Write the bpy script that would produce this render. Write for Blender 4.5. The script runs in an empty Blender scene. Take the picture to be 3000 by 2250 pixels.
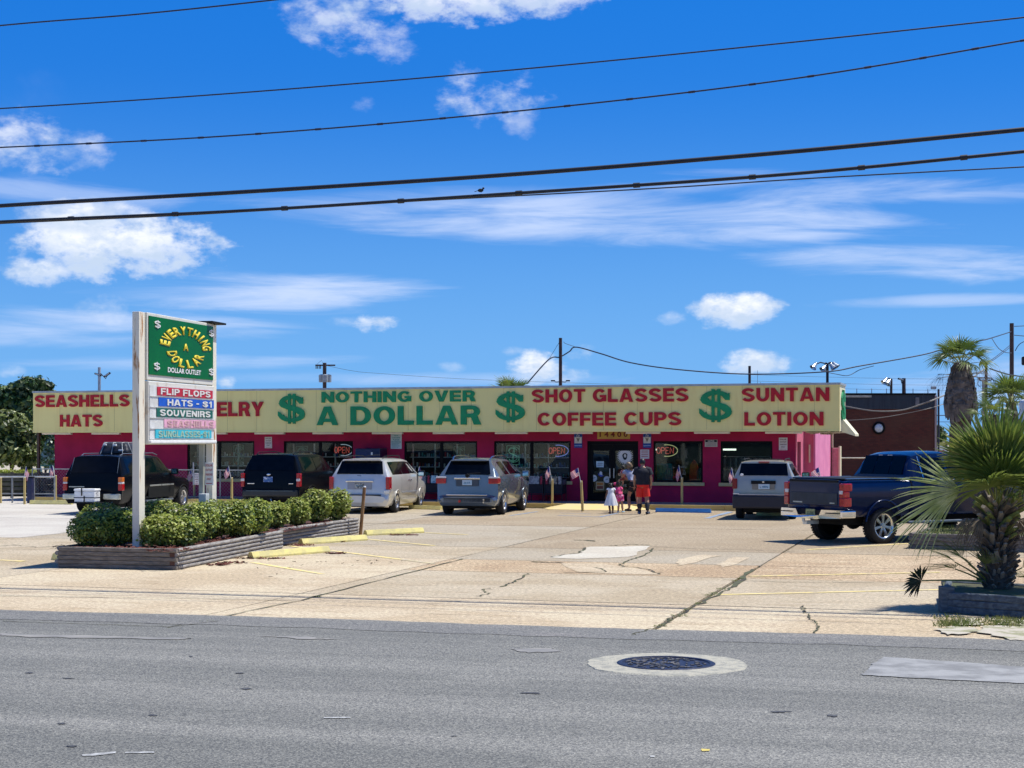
import bpy, bmesh, math, random
from mathutils import Vector, Matrix
import numpy as np
R = math.radians
sin, cos, pi = math.sin, math.cos, math.pi
SC = bpy.context.scene
COL = SC.collection

# ------------------------------------------------------------------ camera, sky, sun
F, HY, H = 4600.0, 1290.0, 2.35          # focal length in photo pixels, horizon row, eye height
cam = bpy.data.cameras.new('camera')
camo = bpy.data.objects.new('camera', cam)
COL.objects.link(camo)
camo.location = (0, 0, H)
camo.rotation_euler = (R(90), 0, 0)
cam.sensor_width = 36
cam.lens = 36 * F / 3000
cam.shift_y = (HY - 1125) / 3000
cam.clip_end = 6000
SC.camera = camo
SC.view_settings.view_transform = 'Standard'
SC.view_settings.look = 'None'
SC.view_settings.gamma = 1
SC.view_settings.exposure = 0.2
SC.view_settings.use_curve_mapping = False

SUN_EL, SUN_AZ = 65.0, 22.0                # azimuth measured from +X towards +Y
S = Vector((cos(R(SUN_EL)) * cos(R(SUN_AZ)), cos(R(SUN_EL)) * sin(R(SUN_AZ)), sin(R(SUN_EL))))
sl = bpy.data.lights.new('sun', 'SUN')
sl.energy = 4.8
sl.angle = R(0.45)
sl.color = (1.0, 0.97, 0.91)
so = bpy.data.objects.new('sun', sl)
COL.objects.link(so)
so.rotation_euler = S.to_track_quat('Z', 'Y').to_euler()

W = bpy.data.worlds.new('World')
SC.world = W
W.use_nodes = True
nt = W.node_tree
nt.nodes.clear()


class NG:
    """tiny helper for node graphs"""
    def __init__(self, tree):
        self.t = tree
    def n(self, typ, **kw):
        nd = self.t.nodes.new(typ)
        for k, v in kw.items():
            setattr(nd, k, v)
        return nd
    def l(self, a, b):
        self.t.links.new(a, b)
    def val(self, sock, v):
        if isinstance(v, (int, float, tuple, list)):
            sock.default_value = v
        else:
            self.l(v, sock)
    def m(self, op, a, b=None, c=None, clamp=False):
        nd = self.n('ShaderNodeMath', operation=op, use_clamp=clamp)
        self.val(nd.inputs[0], a)
        if b is not None:
            self.val(nd.inputs[1], b)
        if c is not None:
            self.val(nd.inputs[2], c)
        return nd.outputs[0]
    def mix(self, f, a, b, mode='MIX'):
        nd = self.n('ShaderNodeMix', data_type='RGBA', blend_type=mode)
        self.val(nd.inputs[0], f)
        self.val(nd.inputs[6], a)
        self.val(nd.inputs[7], b)
        return nd.outputs[2]
    def ss(self, v, a, b):
        nd = self.n('ShaderNodeMapRange', interpolation_type='SMOOTHSTEP')
        self.val(nd.inputs[0], v)
        nd.inputs[1].default_value = a
        nd.inputs[2].default_value = b
        return nd.outputs[0]
    def noise(self, vec, scale, detail=4, rough=.5, dist=0.0):
        nd = self.n('ShaderNodeTexNoise')
        if vec is not None:
            self.l(vec, nd.inputs['Vector'])
        nd.inputs['Scale'].default_value = scale
        nd.inputs['Detail'].default_value = detail
        nd.inputs['Roughness'].default_value = rough
        nd.inputs['Distortion'].default_value = dist
        return nd.outputs['Fac']
    def comb(self, x, y, z=0.0):
        nd = self.n('ShaderNodeCombineXYZ')
        self.val(nd.inputs[0], x); self.val(nd.inputs[1], y); self.val(nd.inputs[2], z)
        return nd.outputs[0]
    def sep(self, v):
        nd = self.n('ShaderNodeSeparateXYZ')
        self.l(v, nd.inputs[0])
        return nd.outputs
    def map(self, vec, sc=(1, 1, 1), loc=(0, 0, 0), rot=(0, 0, 0)):
        nd = self.n('ShaderNodeMapping')
        self.l(vec, nd.inputs[0])
        nd.inputs['Scale'].default_value = sc
        nd.inputs['Location'].default_value = loc
        nd.inputs['Rotation'].default_value = rot
        return nd.outputs[0]


g = NG(nt)
out = g.n('ShaderNodeOutputWorld')
bg = g.n('ShaderNodeBackground')
g.l(bg.outputs[0], out.inputs[0])
sky = g.n('ShaderNodeTexSky', sky_type='NISHITA', sun_disc=False)
sky.sun_elevation = R(SUN_EL)
sky.sun_rotation = R(90 - SUN_AZ)
sky.air_density = 1.0
sky.dust_density = 0.0
sky.ozone_density = 3.0
sky.altitude = 0
hs = g.n('ShaderNodeHueSaturation')
hs.inputs['Saturation'].default_value = 1.45
hs.inputs['Value'].default_value = 1.0
g.l(sky.outputs[0], hs.inputs['Color'])
skyc = g.mix(1.0, hs.outputs[0], (0.80, 0.96, 1.0, 1), 'MULTIPLY')
tc = g.n('ShaderNodeTexCoord')
x, y, z = g.sep(tc.outputs['Generated'])
az = g.m('ARCTAN2', x, y)
el = g.m('ARCSINE', z)
# the clear sky over this coast stays deep blue low down: tint by height above the horizon
lowmix = g.m('SUBTRACT', 1.0, g.ss(el, -.03, 0.235))
# and deepens steadily towards the zenith
skyc = g.mix(.75, skyc, g.mix(g.ss(el, .25, 1.0), (.03, 1.08, 4.9, 1), (.08, .5, 2.1, 1)))
skyc = g.mix(g.m('MULTIPLY', lowmix, 0.85), skyc, (1.25, 3.35, 6.4, 1))
ae = g.comb(az, el)
n1 = g.noise(g.map(ae, (1, 1.5, 1)), 16, 7, .62, .15)
n2 = g.noise(g.map(ae, (1, 1.7, 1), (3, 1, 0)), 60, 5, .6)
nn = g.m('ADD', g.m('MULTIPLY', n1, .58), g.m('MULTIPLY', n2, .42))


def azel(px, py):
    a = math.atan((px - 1500) / F)
    return a, math.atan((HY - py) / F * cos(a))


# clouds where they hang over the place: (px, py, half width, half height, density, softness)
CL = [(350, 715, 330, 115, 1.0, .16), (270, 640, 230, 60, .8, .22), (105, 795, 130, 55, .9, .2), (1300, 5, 300, 70, .9, .28),
      (1580, -5, 230, 55, .85, .3), (1010, 50, 190, 100, .85, .45), (1150, 120, 90, 60, .7, .5), (1450, 290, 170, 75, .85, .45), (1370, 230, 70, 60, .8, .45),
      (1520, 350, 60, 60, .4, .5), (2165, 905, 165, 62, 1.0, .18), (2220, 1065, 130, 42, .9, .22), (1570, 1078, 95, 58, 1.0, .2),
      (1620, 1105, 80, 30, .6, .4), (1705, 1032, 66, 30, .7, .4), (1680, 1098, 60, 22, .5, .4), (1105, 948, 82, 32, .8, .3), (660, 1125, 45, 28, .8, .3),
      (60, 420, 200, 90, .85, .45), (230, 440, 130, 60, .6, .5), (310, 930, 90, 60, .4, .5), (1965, 930, 60, 25, .45, .5),
      (1000, 940, 60, 20, .4, .5), (1500, 1030, 40, 16, .4, .5), (1325, 1075, 50, 18, .3, .5), (2110, 1180, 90, 20, .4, .5), (20, 1085, 60, 22, .45, .5),
      (1540, 210, 60, 25, .4, .5), (1060, 310, 40, 30, .25, .5)]
mask = None
grey = None
for (px, py, rx, ry, den, soft) in CL:
    a0, e0 = azel(px, py)
    da = g.m('MULTIPLY', g.m('SUBTRACT', az, a0), F / rx)
    de = g.m('MULTIPLY', g.m('SUBTRACT', el, e0), F / ry)
    r2 = g.m('ADD', g.m('MULTIPLY', da, da), g.m('MULTIPLY', de, de))
    v = g.m('SUBTRACT', 1.0, r2)
    v = g.m('ADD', v, g.m('MULTIPLY', g.m('SUBTRACT', nn, .52 if soft < .25 else .51), 4.2 if soft < .25 else 6.5))
    k = g.m('MULTIPLY', g.ss(v, 0.0, soft * 3.2 + .35), den)
    b = g.m('MULTIPLY', k, g.ss(g.m('ADD', g.m('MULTIPLY', de, -1.0), g.m('MULTIPLY', g.m('SUBTRACT', n2, .5), 2.0)), -.4, .5))
    mask = k if mask is None else g.m('MAXIMUM', mask, k)
    grey = b if grey is None else g.m('MAXIMUM', grey, b)
# thin cirrus streaks everywhere low in the sky
CI = [(1900, 640, 1250, 85, .62, -.02), (2500, 560, 700, 60, .5, -.05), (760, 860, 560, 75, .68, .0), (250, 960, 620, 70, .5, .02),
      (2780, 770, 560, 60, .55, -.04), (1250, 600, 700, 60, .35, .03), (150, 560, 420, 60, .35, -.05), (2800, 880, 420, 22, .4, 0),
      (500, 1060, 560, 30, .4, .02), (1150, 1110, 700, 24, .35, 0), (2350, 690, 260, 22, .6, -.02), (2950, 1120, 420, 90, .45, 0)]
cn = g.noise(g.map(ae, (1, 9, 1), (0, 0, 5), (0, 0, R(-3))), 7.0, 7, .6, .6)
cir = None
for (px, py, rx, ry, den, sk) in CI:
    a0, e0 = azel(px, py)
    dx = g.m('SUBTRACT', az, a0)
    da = g.m('MULTIPLY', dx, F / rx)
    de = g.m('MULTIPLY', g.m('SUBTRACT', g.m('SUBTRACT', el, e0), g.m('MULTIPLY', dx, sk)), F / ry)
    r2 = g.m('ADD', g.m('MULTIPLY', da, da), g.m('MULTIPLY', de, de))
    v = g.m('ADD', g.m('SUBTRACT', 1.0, r2), g.m('MULTIPLY', g.m('SUBTRACT', cn, .52), 3.2))
    k = g.m('MULTIPLY', g.ss(v, 0.0, 1.5), den * 1.25)
    cir = k if cir is None else g.m('MAXIMUM', cir, k)
# the same weather continues outside the view
away = g.ss(g.m('ADD', g.m('ABSOLUTE', az), g.m('MULTIPLY', el, 1.2)), .50, .75)
gn = g.noise(tc.outputs['Generated'], 3.2, 7, .58, .2)
gcl = g.m('MULTIPLY', g.m('MULTIPLY', g.ss(gn, .56, .68), away), .8)
gcl = g.m('MULTIPLY', gcl, g.ss(el, .02, .12))
mask = g.m('MAXIMUM', mask, gcl)
ccol = g.mix(g.m('MAXIMUM', g.m('MULTIPLY', grey, .85), g.m('MULTIPLY', g.ss(g.noise(g.map(ae, (1, 1.6, 1), (1, 5, 2)), 34, 4, .6), .62, .38), .75)), (7.2, 7.3, 7.6, 1), (3.5, 4.5, 6.0, 1))
c1 = g.mix(cir, skyc, (4.6, 5.4, 7.2, 1))
c2 = g.mix(g.m('MULTIPLY', mask, .97), c1, ccol)
g.l(c2, bg.inputs[0])
bg.inputs[1].default_value = 0.13

# ------------------------------------------------------------------ helpers
def tag(o, label=None, cat=None, group=None, kind=None):
    if label: o['label'] = label
    if cat: o['category'] = cat
    if group: o['group'] = group
    if kind: o['kind'] = kind
    return o


def empty(name, loc=(0, 0, 0), rz=0.0, label=None, cat=None, group=None, kind=None):
    o = bpy.data.objects.new(name, None)
    COL.objects.link(o)
    o.location = loc
    o.rotation_euler = (0, 0, rz)
    o.empty_display_size = .1
    return tag(o, label, cat, group, kind)


def copy_tree(o, parent=None):
    c = o.copy()
    COL.objects.link(c)
    c.parent = parent
    for ch in list(o.children):
        copy_tree(ch, c)
    return c


MATS = {}


def mat(name, col, rough=.6, metal=0.0, var=0.0, scale=6.0, bump=0.0, bscale=40.0, spec=.5, col2=None, stretch=(1, 1, 1),
        emit=None, estr=0.0, coat=0.0, trans=0.0, sheen=0.0, thr=(.35, .65), world=False, detail=5, sub=0.0):
    if name in MATS:
        return MATS[name]
    m = bpy.data.materials.new(name)
    m.use_nodes = True
    g = NG(m.node_tree)
    p = m.node_tree.nodes['Principled BSDF']
    c = tuple(col) + (1,)
    p.inputs['Roughness'].default_value = rough
    p.inputs['Metallic'].default_value = metal
    p.inputs['Specular IOR Level'].default_value = spec
    p.inputs['Coat Weight'].default_value = coat
    p.inputs['Coat Roughness'].default_value = .04
    if world:
        vec = g.n('ShaderNodeNewGeometry').outputs['Position']
    else:
        vec = g.n('ShaderNodeTexCoord').outputs['Object']
    vec = g.map(vec, stretch)
    n = g.noise(vec, scale, detail, .6)
    f = g.ss(n, thr[0], thr[1])
    if col2 is None:
        a = tuple(min(1, v * (1 + var)) for v in col) + (1,)
        b = tuple(v * (1 - var) for v in col) + (1,)
    else:
        a, b = c, tuple(col2) + (1,)
    g.l(g.mix(f, a, b), p.inputs['Base Color'])
    if bump:
        bn = g.n('ShaderNodeBump')
        bn.inputs['Strength'].default_value = bump
        bn.inputs['Distance'].default_value = .02
        g.l(g.noise(vec, bscale, 3), bn.inputs['Height'])
        g.l(bn.outputs[0], p.inputs['Normal'])
    if emit:
        p.inputs['Emission Color'].default_value = tuple(emit) + (1,)
        p.inputs['Emission Strength'].default_value = estr
    if trans:
        # thin leaves let light through
        t = g.n('ShaderNodeBsdfTranslucent')
        g.l(g.mix(f, tuple(v * 1.6 for v in a[:3]) + (1,), tuple(v * 1.6 for v in b[:3]) + (1,)), t.inputs[0])
        mx = g.n('ShaderNodeMixShader')
        mx.inputs[0].default_value = trans
        g.l(p.outputs[0], mx.inputs[1])
        g.l(t.outputs[0], mx.inputs[2])
        g.l(mx.outputs[0], m.node_tree.nodes['Material Output'].inputs[0])
    MATS[name] = m
    return m


class MB:
    """collects shapes into one mesh"""
    def __init__(self):
        self.v, self.f, self.mi = [], [], []
        self.cur = 0
        self.smooth = set()
    def add(self, vs, fs, M=None, smooth=False):
        o = len(self.v)
        for p in vs:
            p = Vector(p)
            self.v.append(tuple(M @ p) if M else tuple(p))
        for f in fs:
            if smooth:
                self.smooth.add(len(self.f))
            self.f.append(tuple(i + o for i in f))
            self.mi.append(self.cur)
        return self
    def box(self, x0, x1, y0, y1, z0, z1, M=None):
        v = [(x0, y0, z0), (x1, y0, z0), (x1, y1, z0), (x0, y1, z0), (x0, y0, z1), (x1, y0, z1), (x1, y1, z1), (x0, y1, z1)]
        return self.add(v, [(0, 3, 2, 1), (4, 5, 6, 7), (0, 1, 5, 4), (1, 2, 6, 5), (2, 3, 7, 6), (3, 0, 4, 7)], M)
    def cbox(self, c, s, M=None):
        return self.box(c[0] - s[0] / 2, c[0] + s[0] / 2, c[1] - s[1] / 2, c[1] + s[1] / 2, c[2] - s[2] / 2, c[2] + s[2] / 2, M)
    def bbox(self, x0, x1, y0, y1, z0, z1, b=.01, M=None):
        """box with chamfered edges"""
        v, f = [], []
        xs, ys, zs = (x0, x1), (y0, y1), (z0, z1)
        bm = bmesh.new()
        bmesh.ops.create_cube(bm, size=1)
        for q in bm.verts:
            q.co = (xs[q.co.x > 0], ys[q.co.y > 0], zs[q.co.z > 0])
        bmesh.ops.bevel(bm, geom=bm.edges[:], offset=b, segments=2, affect='EDGES', profile=.5)
        bm.verts.index_update()
        v = [tuple(q.co) for q in bm.verts]
        f = [tuple(q.index for q in fc.verts) for fc in bm.faces]
        bm.free()
        return self.add(v, f, M)
    def cyl(self, p0, p1, r0, r1=None, n=12, caps=True, smooth=True):
        p0, p1 = Vector(p0), Vector(p1)
        if r1 is None: r1 = r0
        d = (p1 - p0)
        if d.length < 1e-6: return self
        q = d.normalized().to_track_quat('Z', 'Y')
        v = []
        for p, r in ((p0, r0), (p1, r1)):
            for i in range(n):
                a = 2 * pi * i / n
                v.append(tuple(p + q @ Vector((r * cos(a), r * sin(a), 0))))
        self.add(v, [(i, (i + 1) % n, n + (i + 1) % n, n + i) for i in range(n)], None, smooth)
        if caps:
            self.add(v[:n], [tuple(reversed(range(n)))])
            self.add(v[n:], [tuple(range(n))])
        return self
    def tube(self, pts, r, n=6, caps=True):
        pts = [Vector(p) for p in pts]
        rs = r if isinstance(r, (list, tuple)) else [r] * len(pts)
        v = []
        up = Vector((0, 0, 1))
        for i, p in enumerate(pts):
            d = (pts[min(i + 1, len(pts) - 1)] - pts[max(i - 1, 0)])
            if d.length < 1e-9: d = Vector((0, 0, 1))
            d.normalize()
            a = d.cross(up)
            if a.length < .05: a = d.cross(Vector((1, 0, 0)))
            a.normalize()
            b = a.cross(d)
            for k in range(n):
                t = 2 * pi * k / n
                v.append(tuple(p + (a * cos(t) + b * sin(t)) * rs[i]))
        fs = []
        for i in range(len(pts) - 1):
            for k in range(n):
                fs.append((i * n + k, i * n + (k + 1) % n, (i + 1) * n + (k + 1) % n, (i + 1) * n + k))
        self.add(v, fs, None, True)
        if caps:
            self.add(v[:n], [tuple(range(n))])
            self.add(v[-n:], [tuple(reversed(range(n)))])
        return self
    def poly(self, pts, th=0.0, nrm=(0, 0, 1), M=None):
        """flat polygon, extruded by th along nrm"""
        n = len(pts)
        if not th:
            return self.add(pts, [tuple(range(n))], M)
        nv = Vector(nrm) * th
        v = [tuple(p) for p in pts] + [tuple(Vector(p) + nv) for p in pts]
        f = [tuple(reversed(range(n))), tuple(range(n, 2 * n))] + [(i, (i + 1) % n, n + (i + 1) % n, n + i) for i in range(n)]
        return self.add(v, f, M)
    def ball(self, c, r, n=10, m=7, sc=(1, 1, 1)):
        v, f = [], []
        for j in range(m + 1):
            t = pi * j / m
            for i in range(n):
                a = 2 * pi * i / n
                v.append((c[0] + r * sc[0] * sin(t) * cos(a), c[1] + r * sc[1] * sin(t) * sin(a), c[2] + r * sc[2] * cos(t)))
        for j in range(m):
            for i in range(n):
                f.append((j * n + i, (j + 1) * n + i, (j + 1) * n + (i + 1) % n, j * n + (i + 1) % n))
        return self.add(v, f, None, True)
    def mesh(self, name, mats):
        me = bpy.data.meshes.new(name)
        me.from_pydata(self.v, [], self.f)
        for m in (mats if isinstance(mats, (list, tuple)) else [mats]):
            me.materials.append(m)
        me.polygons.foreach_set('material_index', self.mi)
        if self.smooth:
            sm = [i in self.smooth for i in range(len(self.f))]
            me.polygons.foreach_set('use_smooth', sm)
        me.validate()
        me.update()
        return me
    def build(self, name, mats, parent=None, loc=None, rz=None, rot=None):
        o = bpy.data.objects.new(name, self.mesh(name, mats))
        COL.objects.link(o)
        o.parent = parent
        if loc is not None: o.location = loc
        if rz is not None: o.rotation_euler = (0, 0, rz)
        if rot is not None: o.rotation_euler = rot
        return o


def G(px, py, z=0.0):
    """ground point under a photo pixel"""
    Y = F * (H - z) / (py - HY)
    return Vector(((px - 1500) / F * Y, Y, z))


def AT(px, py, Y):
    return Vector(((px - 1500) / F * Y, Y, H + (HY - py) / F * Y))


# ---- lettering: built-in outline font for small print
def txt(body, w, h, m, parent, loc, rot, off=.02, ext=.002, name='lettering', space=1.0, fit=True):
    c = bpy.data.curves.new(name, 'FONT')
    c.body = body
    c.align_x = 'CENTER'
    c.align_y = 'CENTER'
    c.offset = off
    c.resolution_u = 3
    c.space_character = space
    c.extrude = 0
    t = bpy.data.objects.new(name, c)
    me = bpy.data.meshes.new_from_object(t)
    bpy.data.objects.remove(t)
    bpy.data.curves.remove(c)
    n = len(me.vertices)
    if not n:
        return None
    a = np.empty(n * 3, dtype=np.float32)
    me.vertices.foreach_get('co', a)
    a = a.reshape(-1, 3)
    lo, hi = a.min(0), a.max(0)
    a -= (lo + hi) / 2
    sx = w / max(1e-6, hi[0] - lo[0])
    sy = h / max(1e-6, hi[1] - lo[1]) if h else sx
    a[:, 0] *= sx
    a[:, 1] *= sy
    a[:, 2] = 0
    me.vertices.foreach_set('co', a.ravel())
    me.materials.clear()
    me.materials.append(m)
    me.name = name
    me.update()
    o = bpy.data.objects.new(name, me)
    COL.objects.link(o)
    o.parent = parent
    o.location = loc
    o.rotation_euler = rot
    return o


# ---- heavy sign-maker's capitals built from strokes (unit height)
def arc(cx, cy, rx, ry, a0, a1, n=12):
    return [(cx + rx * cos(R(a0 + (a1 - a0) * i / n)), cy + ry * sin(R(a0 + (a1 - a0) * i / n))) for i in range(n + 1)]


def glyph(ch, T=.27, t=.20):
    """returns width and list of ('s', points) strokes or ('p', polygon)"""
    a, b = T / 2, t / 2
    def rect(x0, x1, y0, y1): return ('p', [(x0, y0), (x1, y0), (x1, y1), (x0, y1)])
    if ch == 'I': return T, [rect(0, T, 0, 1)]
    if ch == '1': return .5, [rect(.5 - T, .5, 0, 1), ('p', [(0, .62), (.5 - T, .7), (.5 - T, 1), (.2, .82), (0, .8)])]
    if ch == '-': return .45, [rect(0, .45, .38, .58)]
    if ch == 'H': return .92, [rect(0, T, 0, 1), rect(.92 - T, .92, 0, 1), rect(T, .92 - T, .39, .61)]
    if ch == 'E': return .80, [rect(0, T, 0, 1), rect(T, .80, 0, t + .01), rect(T, .76, .405, .595), rect(T, .79, .99 - t, 1)]
    if ch == 'F': return .77, [rect(0, T, 0, 1), rect(T, .73, .38, .57), rect(T, .77, .99 - t, 1)]
    if ch == 'L': return .74, [rect(0, T, 0, 1), rect(T, .74, 0, t + .02)]
    if ch == 'T': return .86, [rect(.43 - a, .43 + a, 0, 1 - t), rect(0, .86, 1 - t, 1)]
    if ch == 'A':
        w = 1.02
        return w, [('p', [(0, 0), (T, 0), (w / 2 + .02, .82), (w / 2, 1), (w / 2 - .16, 1)]), ('p', [(w, 0), (w / 2 + .16, 1), (w / 2, 1), (w / 2 - .02, .82), (w - T, 0)]), rect(.28, w - .28, .17, .35)]
    if ch == 'V':
        w = .98
        return w, [('p', [(0, 1), (w / 2 - .15, 0), (w / 2, 0), (w / 2 + .02, .22), (T + .02, 1)]), ('p', [(w, 1), (w - T - .02, 1), (w / 2 - .02, .22), (w / 2, 0), (w / 2 + .15, 0)])]
    if ch == 'W':
        w = 1.42
        out = []
        for x0 in (0, .66):
            out += [('p', [(x0, 1), (x0 + .22, 0), (x0 + .38, 0), (x0 + .42, .3), (x0 + .25, 1)]), ('p', [(x0 + .76, 1), (x0 + .51, 1), (x0 + .36, .3), (x0 + .38, 0), (x0 + .54, 0)])]
        return w, out
    if ch == 'N': return .95, [rect(0, T, 0, 1), rect(.95 - T, .95, 0, 1), ('p', [(T, 1), (T, .55), (.95 - T, 0), (.95 - T, .45)])]
    if ch == 'Y':
        w = .98
        return w, [rect(w / 2 - a, w / 2 + a, 0, .42), ('p', [(0, 1), (w / 2 - a, .40), (w / 2, .40), (w / 2, .62), (T + .04, 1)]), ('p', [(w, 1), (w - T - .04, 1), (w / 2, .62), (w / 2, .40), (w / 2 + a, .40)])]
    if ch == 'O': return 1.0, [('s', arc(.5, .5, .5 - a, .5 - b, 90, 450, 28))]
    if ch == '0': return .8, [('s', arc(.4, .5, .4 - a, .5 - b, 90, 450, 28))]
    if ch == 'C': return .98, [('s', arc(.5, .5, .5 - a, .5 - b, 38, 322, 24))]
    if ch == 'G': return 1.0, [('s', arc(.5, .5, .5 - a, .5 - b, 40, 330, 24)), rect(.52, 1.0, .36, .54), rect(.79, 1.0, .06, .36)]
    if ch == 'D': return .96, [rect(0, T, 0, 1), ('s', [(T - .02, 1 - b)] + arc(.46, .5, .5 - a, .5 - b, 90, -90, 18) + [(T - .02, b)])]
    if ch == 'U': return .92, [('s', [(a, 1)] + arc(.46, .42, .46 - a, .42 - b, 180, 360, 16) + [(.92 - a, 1)])]
    if ch == 'J': return .72, [('s', arc(.36, .36, .36 - a, .36 - b, 195, 360, 12) + [(.72 - a, 1)])]
    if ch in 'PR':
        w = .86
        o = [rect(0, T, 0, 1), ('s', [(T - .02, 1 - b)] + arc(.5, .69, .36 - a + .01, .31 - b, 90, -90, 14) + [(T - .02, .38 + b)])]
        if ch == 'R':
            w = .90
            o.append(('p', [(.45, .44), (.60, 0), (.92, 0), (.74, .48)]))
        return w, o
    if ch == 'K': return .95, [rect(0, T, 0, 1), ('p', [(T, .35), (T, .62), (.62, 1), (.94, 1)]), ('p', [(.36, .55), (.62, 0), (.96, 0), (.58, .68)])]
    if ch == 'M': return 1.15, [rect(0, .25, 0, 1), rect(.9, 1.15, 0, 1), ('p', [(.25, 1), (.25, .5), (.5, 0), (.575, 0), (.575, .3)]), ('p', [(.9, 1), (.575, .3), (.575, 0), (.65, 0), (.9, .5)])]
    if ch in 'S$':
        w = .92
        p = arc(w / 2, .695, w / 2 - a, .305 - b, 22, 250, 14)
        p = arc(w / 2, .70, w / 2 - a + .01, .30 - b, 18, 205, 12) + [(w * .34, .565), (w * .5, .505), (w * .66, .445)] + arc(w / 2, .29, w / 2 - a + .01, .29 - b, 25, -162, 12)
        o = [('s', p)]
        return w, o
    return .4, []


def heavy(ch, T=.27, t=.20, depth=.03):
    """mesh builder of one block capital standing in the local xz plane, front face towards -y"""
    mb = MB()
    w, parts = glyph(ch, T, t)
    if ch == '$':
        w = 1.0
        parts = []
        parts.append(('s', [(.83, .86), (.86, .74)] if False else arc(.5, .70, .34, .19, 12, 200, 12)))
        parts.append(('p', [(.04, .68), (.12, .56), (.34, .47), (.62, .40), (.74, .30), (.97, .30), (.93, .42), (.80, .52), (.55, .60), (.34, .66), (.30, .72)]))
        parts.append(('s', arc(.5, .29, .37, .19, 20, -172, 12)))
        parts.append(('p', [(.02, .26), (.02, .40), (.10, .36), (.24, .20), (.10, .16)]))
        parts.append(('p', [(.90, .66), (.90, .88), (.80, .84), (.68, .78), (.78, .66)]))
        parts.append(('p', [(.375, -.02), (.47, -.02), (.47, 1.0), (.375, 1.0)]))
        parts.append(('p', [(.545, -.02), (.64, -.02), (.64, 1.0), (.545, 1.0)]))
        T, t = .20, .13
    for k, (kind, pts) in enumerate(parts):
        d = depth + .0012 * k
        if kind == 'p':
            mb.poly([(x, 0, y) for x, y in pts], d, (0, -1, 0))
        else:
            n = len(pts)
            L, Rr = [], []
            for i, (x, y) in enumerate(pts):
                x0, y0 = pts[max(0, i - 1)]
                x1, y1 = pts[min(n - 1, i + 1)]
                if ch in 'O0' and i in (0, n - 1):
                    x0, y0 = pts[-2]
                    x1, y1 = pts[1]
                dx, dy = x1 - x0, y1 - y0
                l = math.hypot(dx, dy) or 1
                nx, ny = -dy / l, dx / l
                L.append((x + nx * T / 2, y + ny * t / 2))
                Rr.append((x - nx * T / 2, y - ny * t / 2))
            v = [(x, 0, y) for x, y in L] + [(x, 0, y) for x, y in Rr] + [(x, -d, y) for x, y in L] + [(x, -d, y) for x, y in Rr]
            f = []
            for i in range(n - 1):
                f += [(2 * n + i, 2 * n + i + 1, 3 * n + i + 1, 3 * n + i), (i, i + 1, 2 * n + i + 1, 2 * n + i), (n + i, n + i + 1, 3 * n + i + 1, 3 * n + i)]
            f += [(0, n, 3 * n, 2 * n), (n - 1, 2 * n - 1, 4 * n - 1, 3 * n - 1)]
            mb.add(v, f)
    return w, mb


HV = {}


def word(s, x0, x1, z0, z1, y, m, parent, gap=.13, T=.27, t=.20, depth=.03, name='letter', key=''):
    """block letters between x0 and x1, between heights z0 and z1; each letter its own object"""
    tot = 0
    items = []
    for ch in s:
        if ch == ' ':
            tot += .46
            continue
        k = (ch, key)
        if k not in HV:
            w, mb = heavy(ch, T, t, depth)
            HV[k] = (w, mb.mesh('letter', m))
        items.append((tot, ch, k))
        tot += HV[k][0] + gap
    tot -= gap
    sx = (x1 - x0) / tot
    sz = z1 - z0
    outl = []
    for (p, ch, k) in items:
        o = bpy.data.objects.new(name, HV[k][1])
        COL.objects.link(o)
        o.parent = parent
        o.location = (x0 + p * sx, y, z0)
        o.scale = (sx, 1, sz)
        outl.append(o)
    return outl

# ------------------------------------------------------------------ ground, road, slabs
rnd = random.Random(7)
SA = R(16.3)
SU, SV = Vector((cos(SA), -sin(SA), 0)), Vector((sin(SA), cos(SA), 0))


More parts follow.
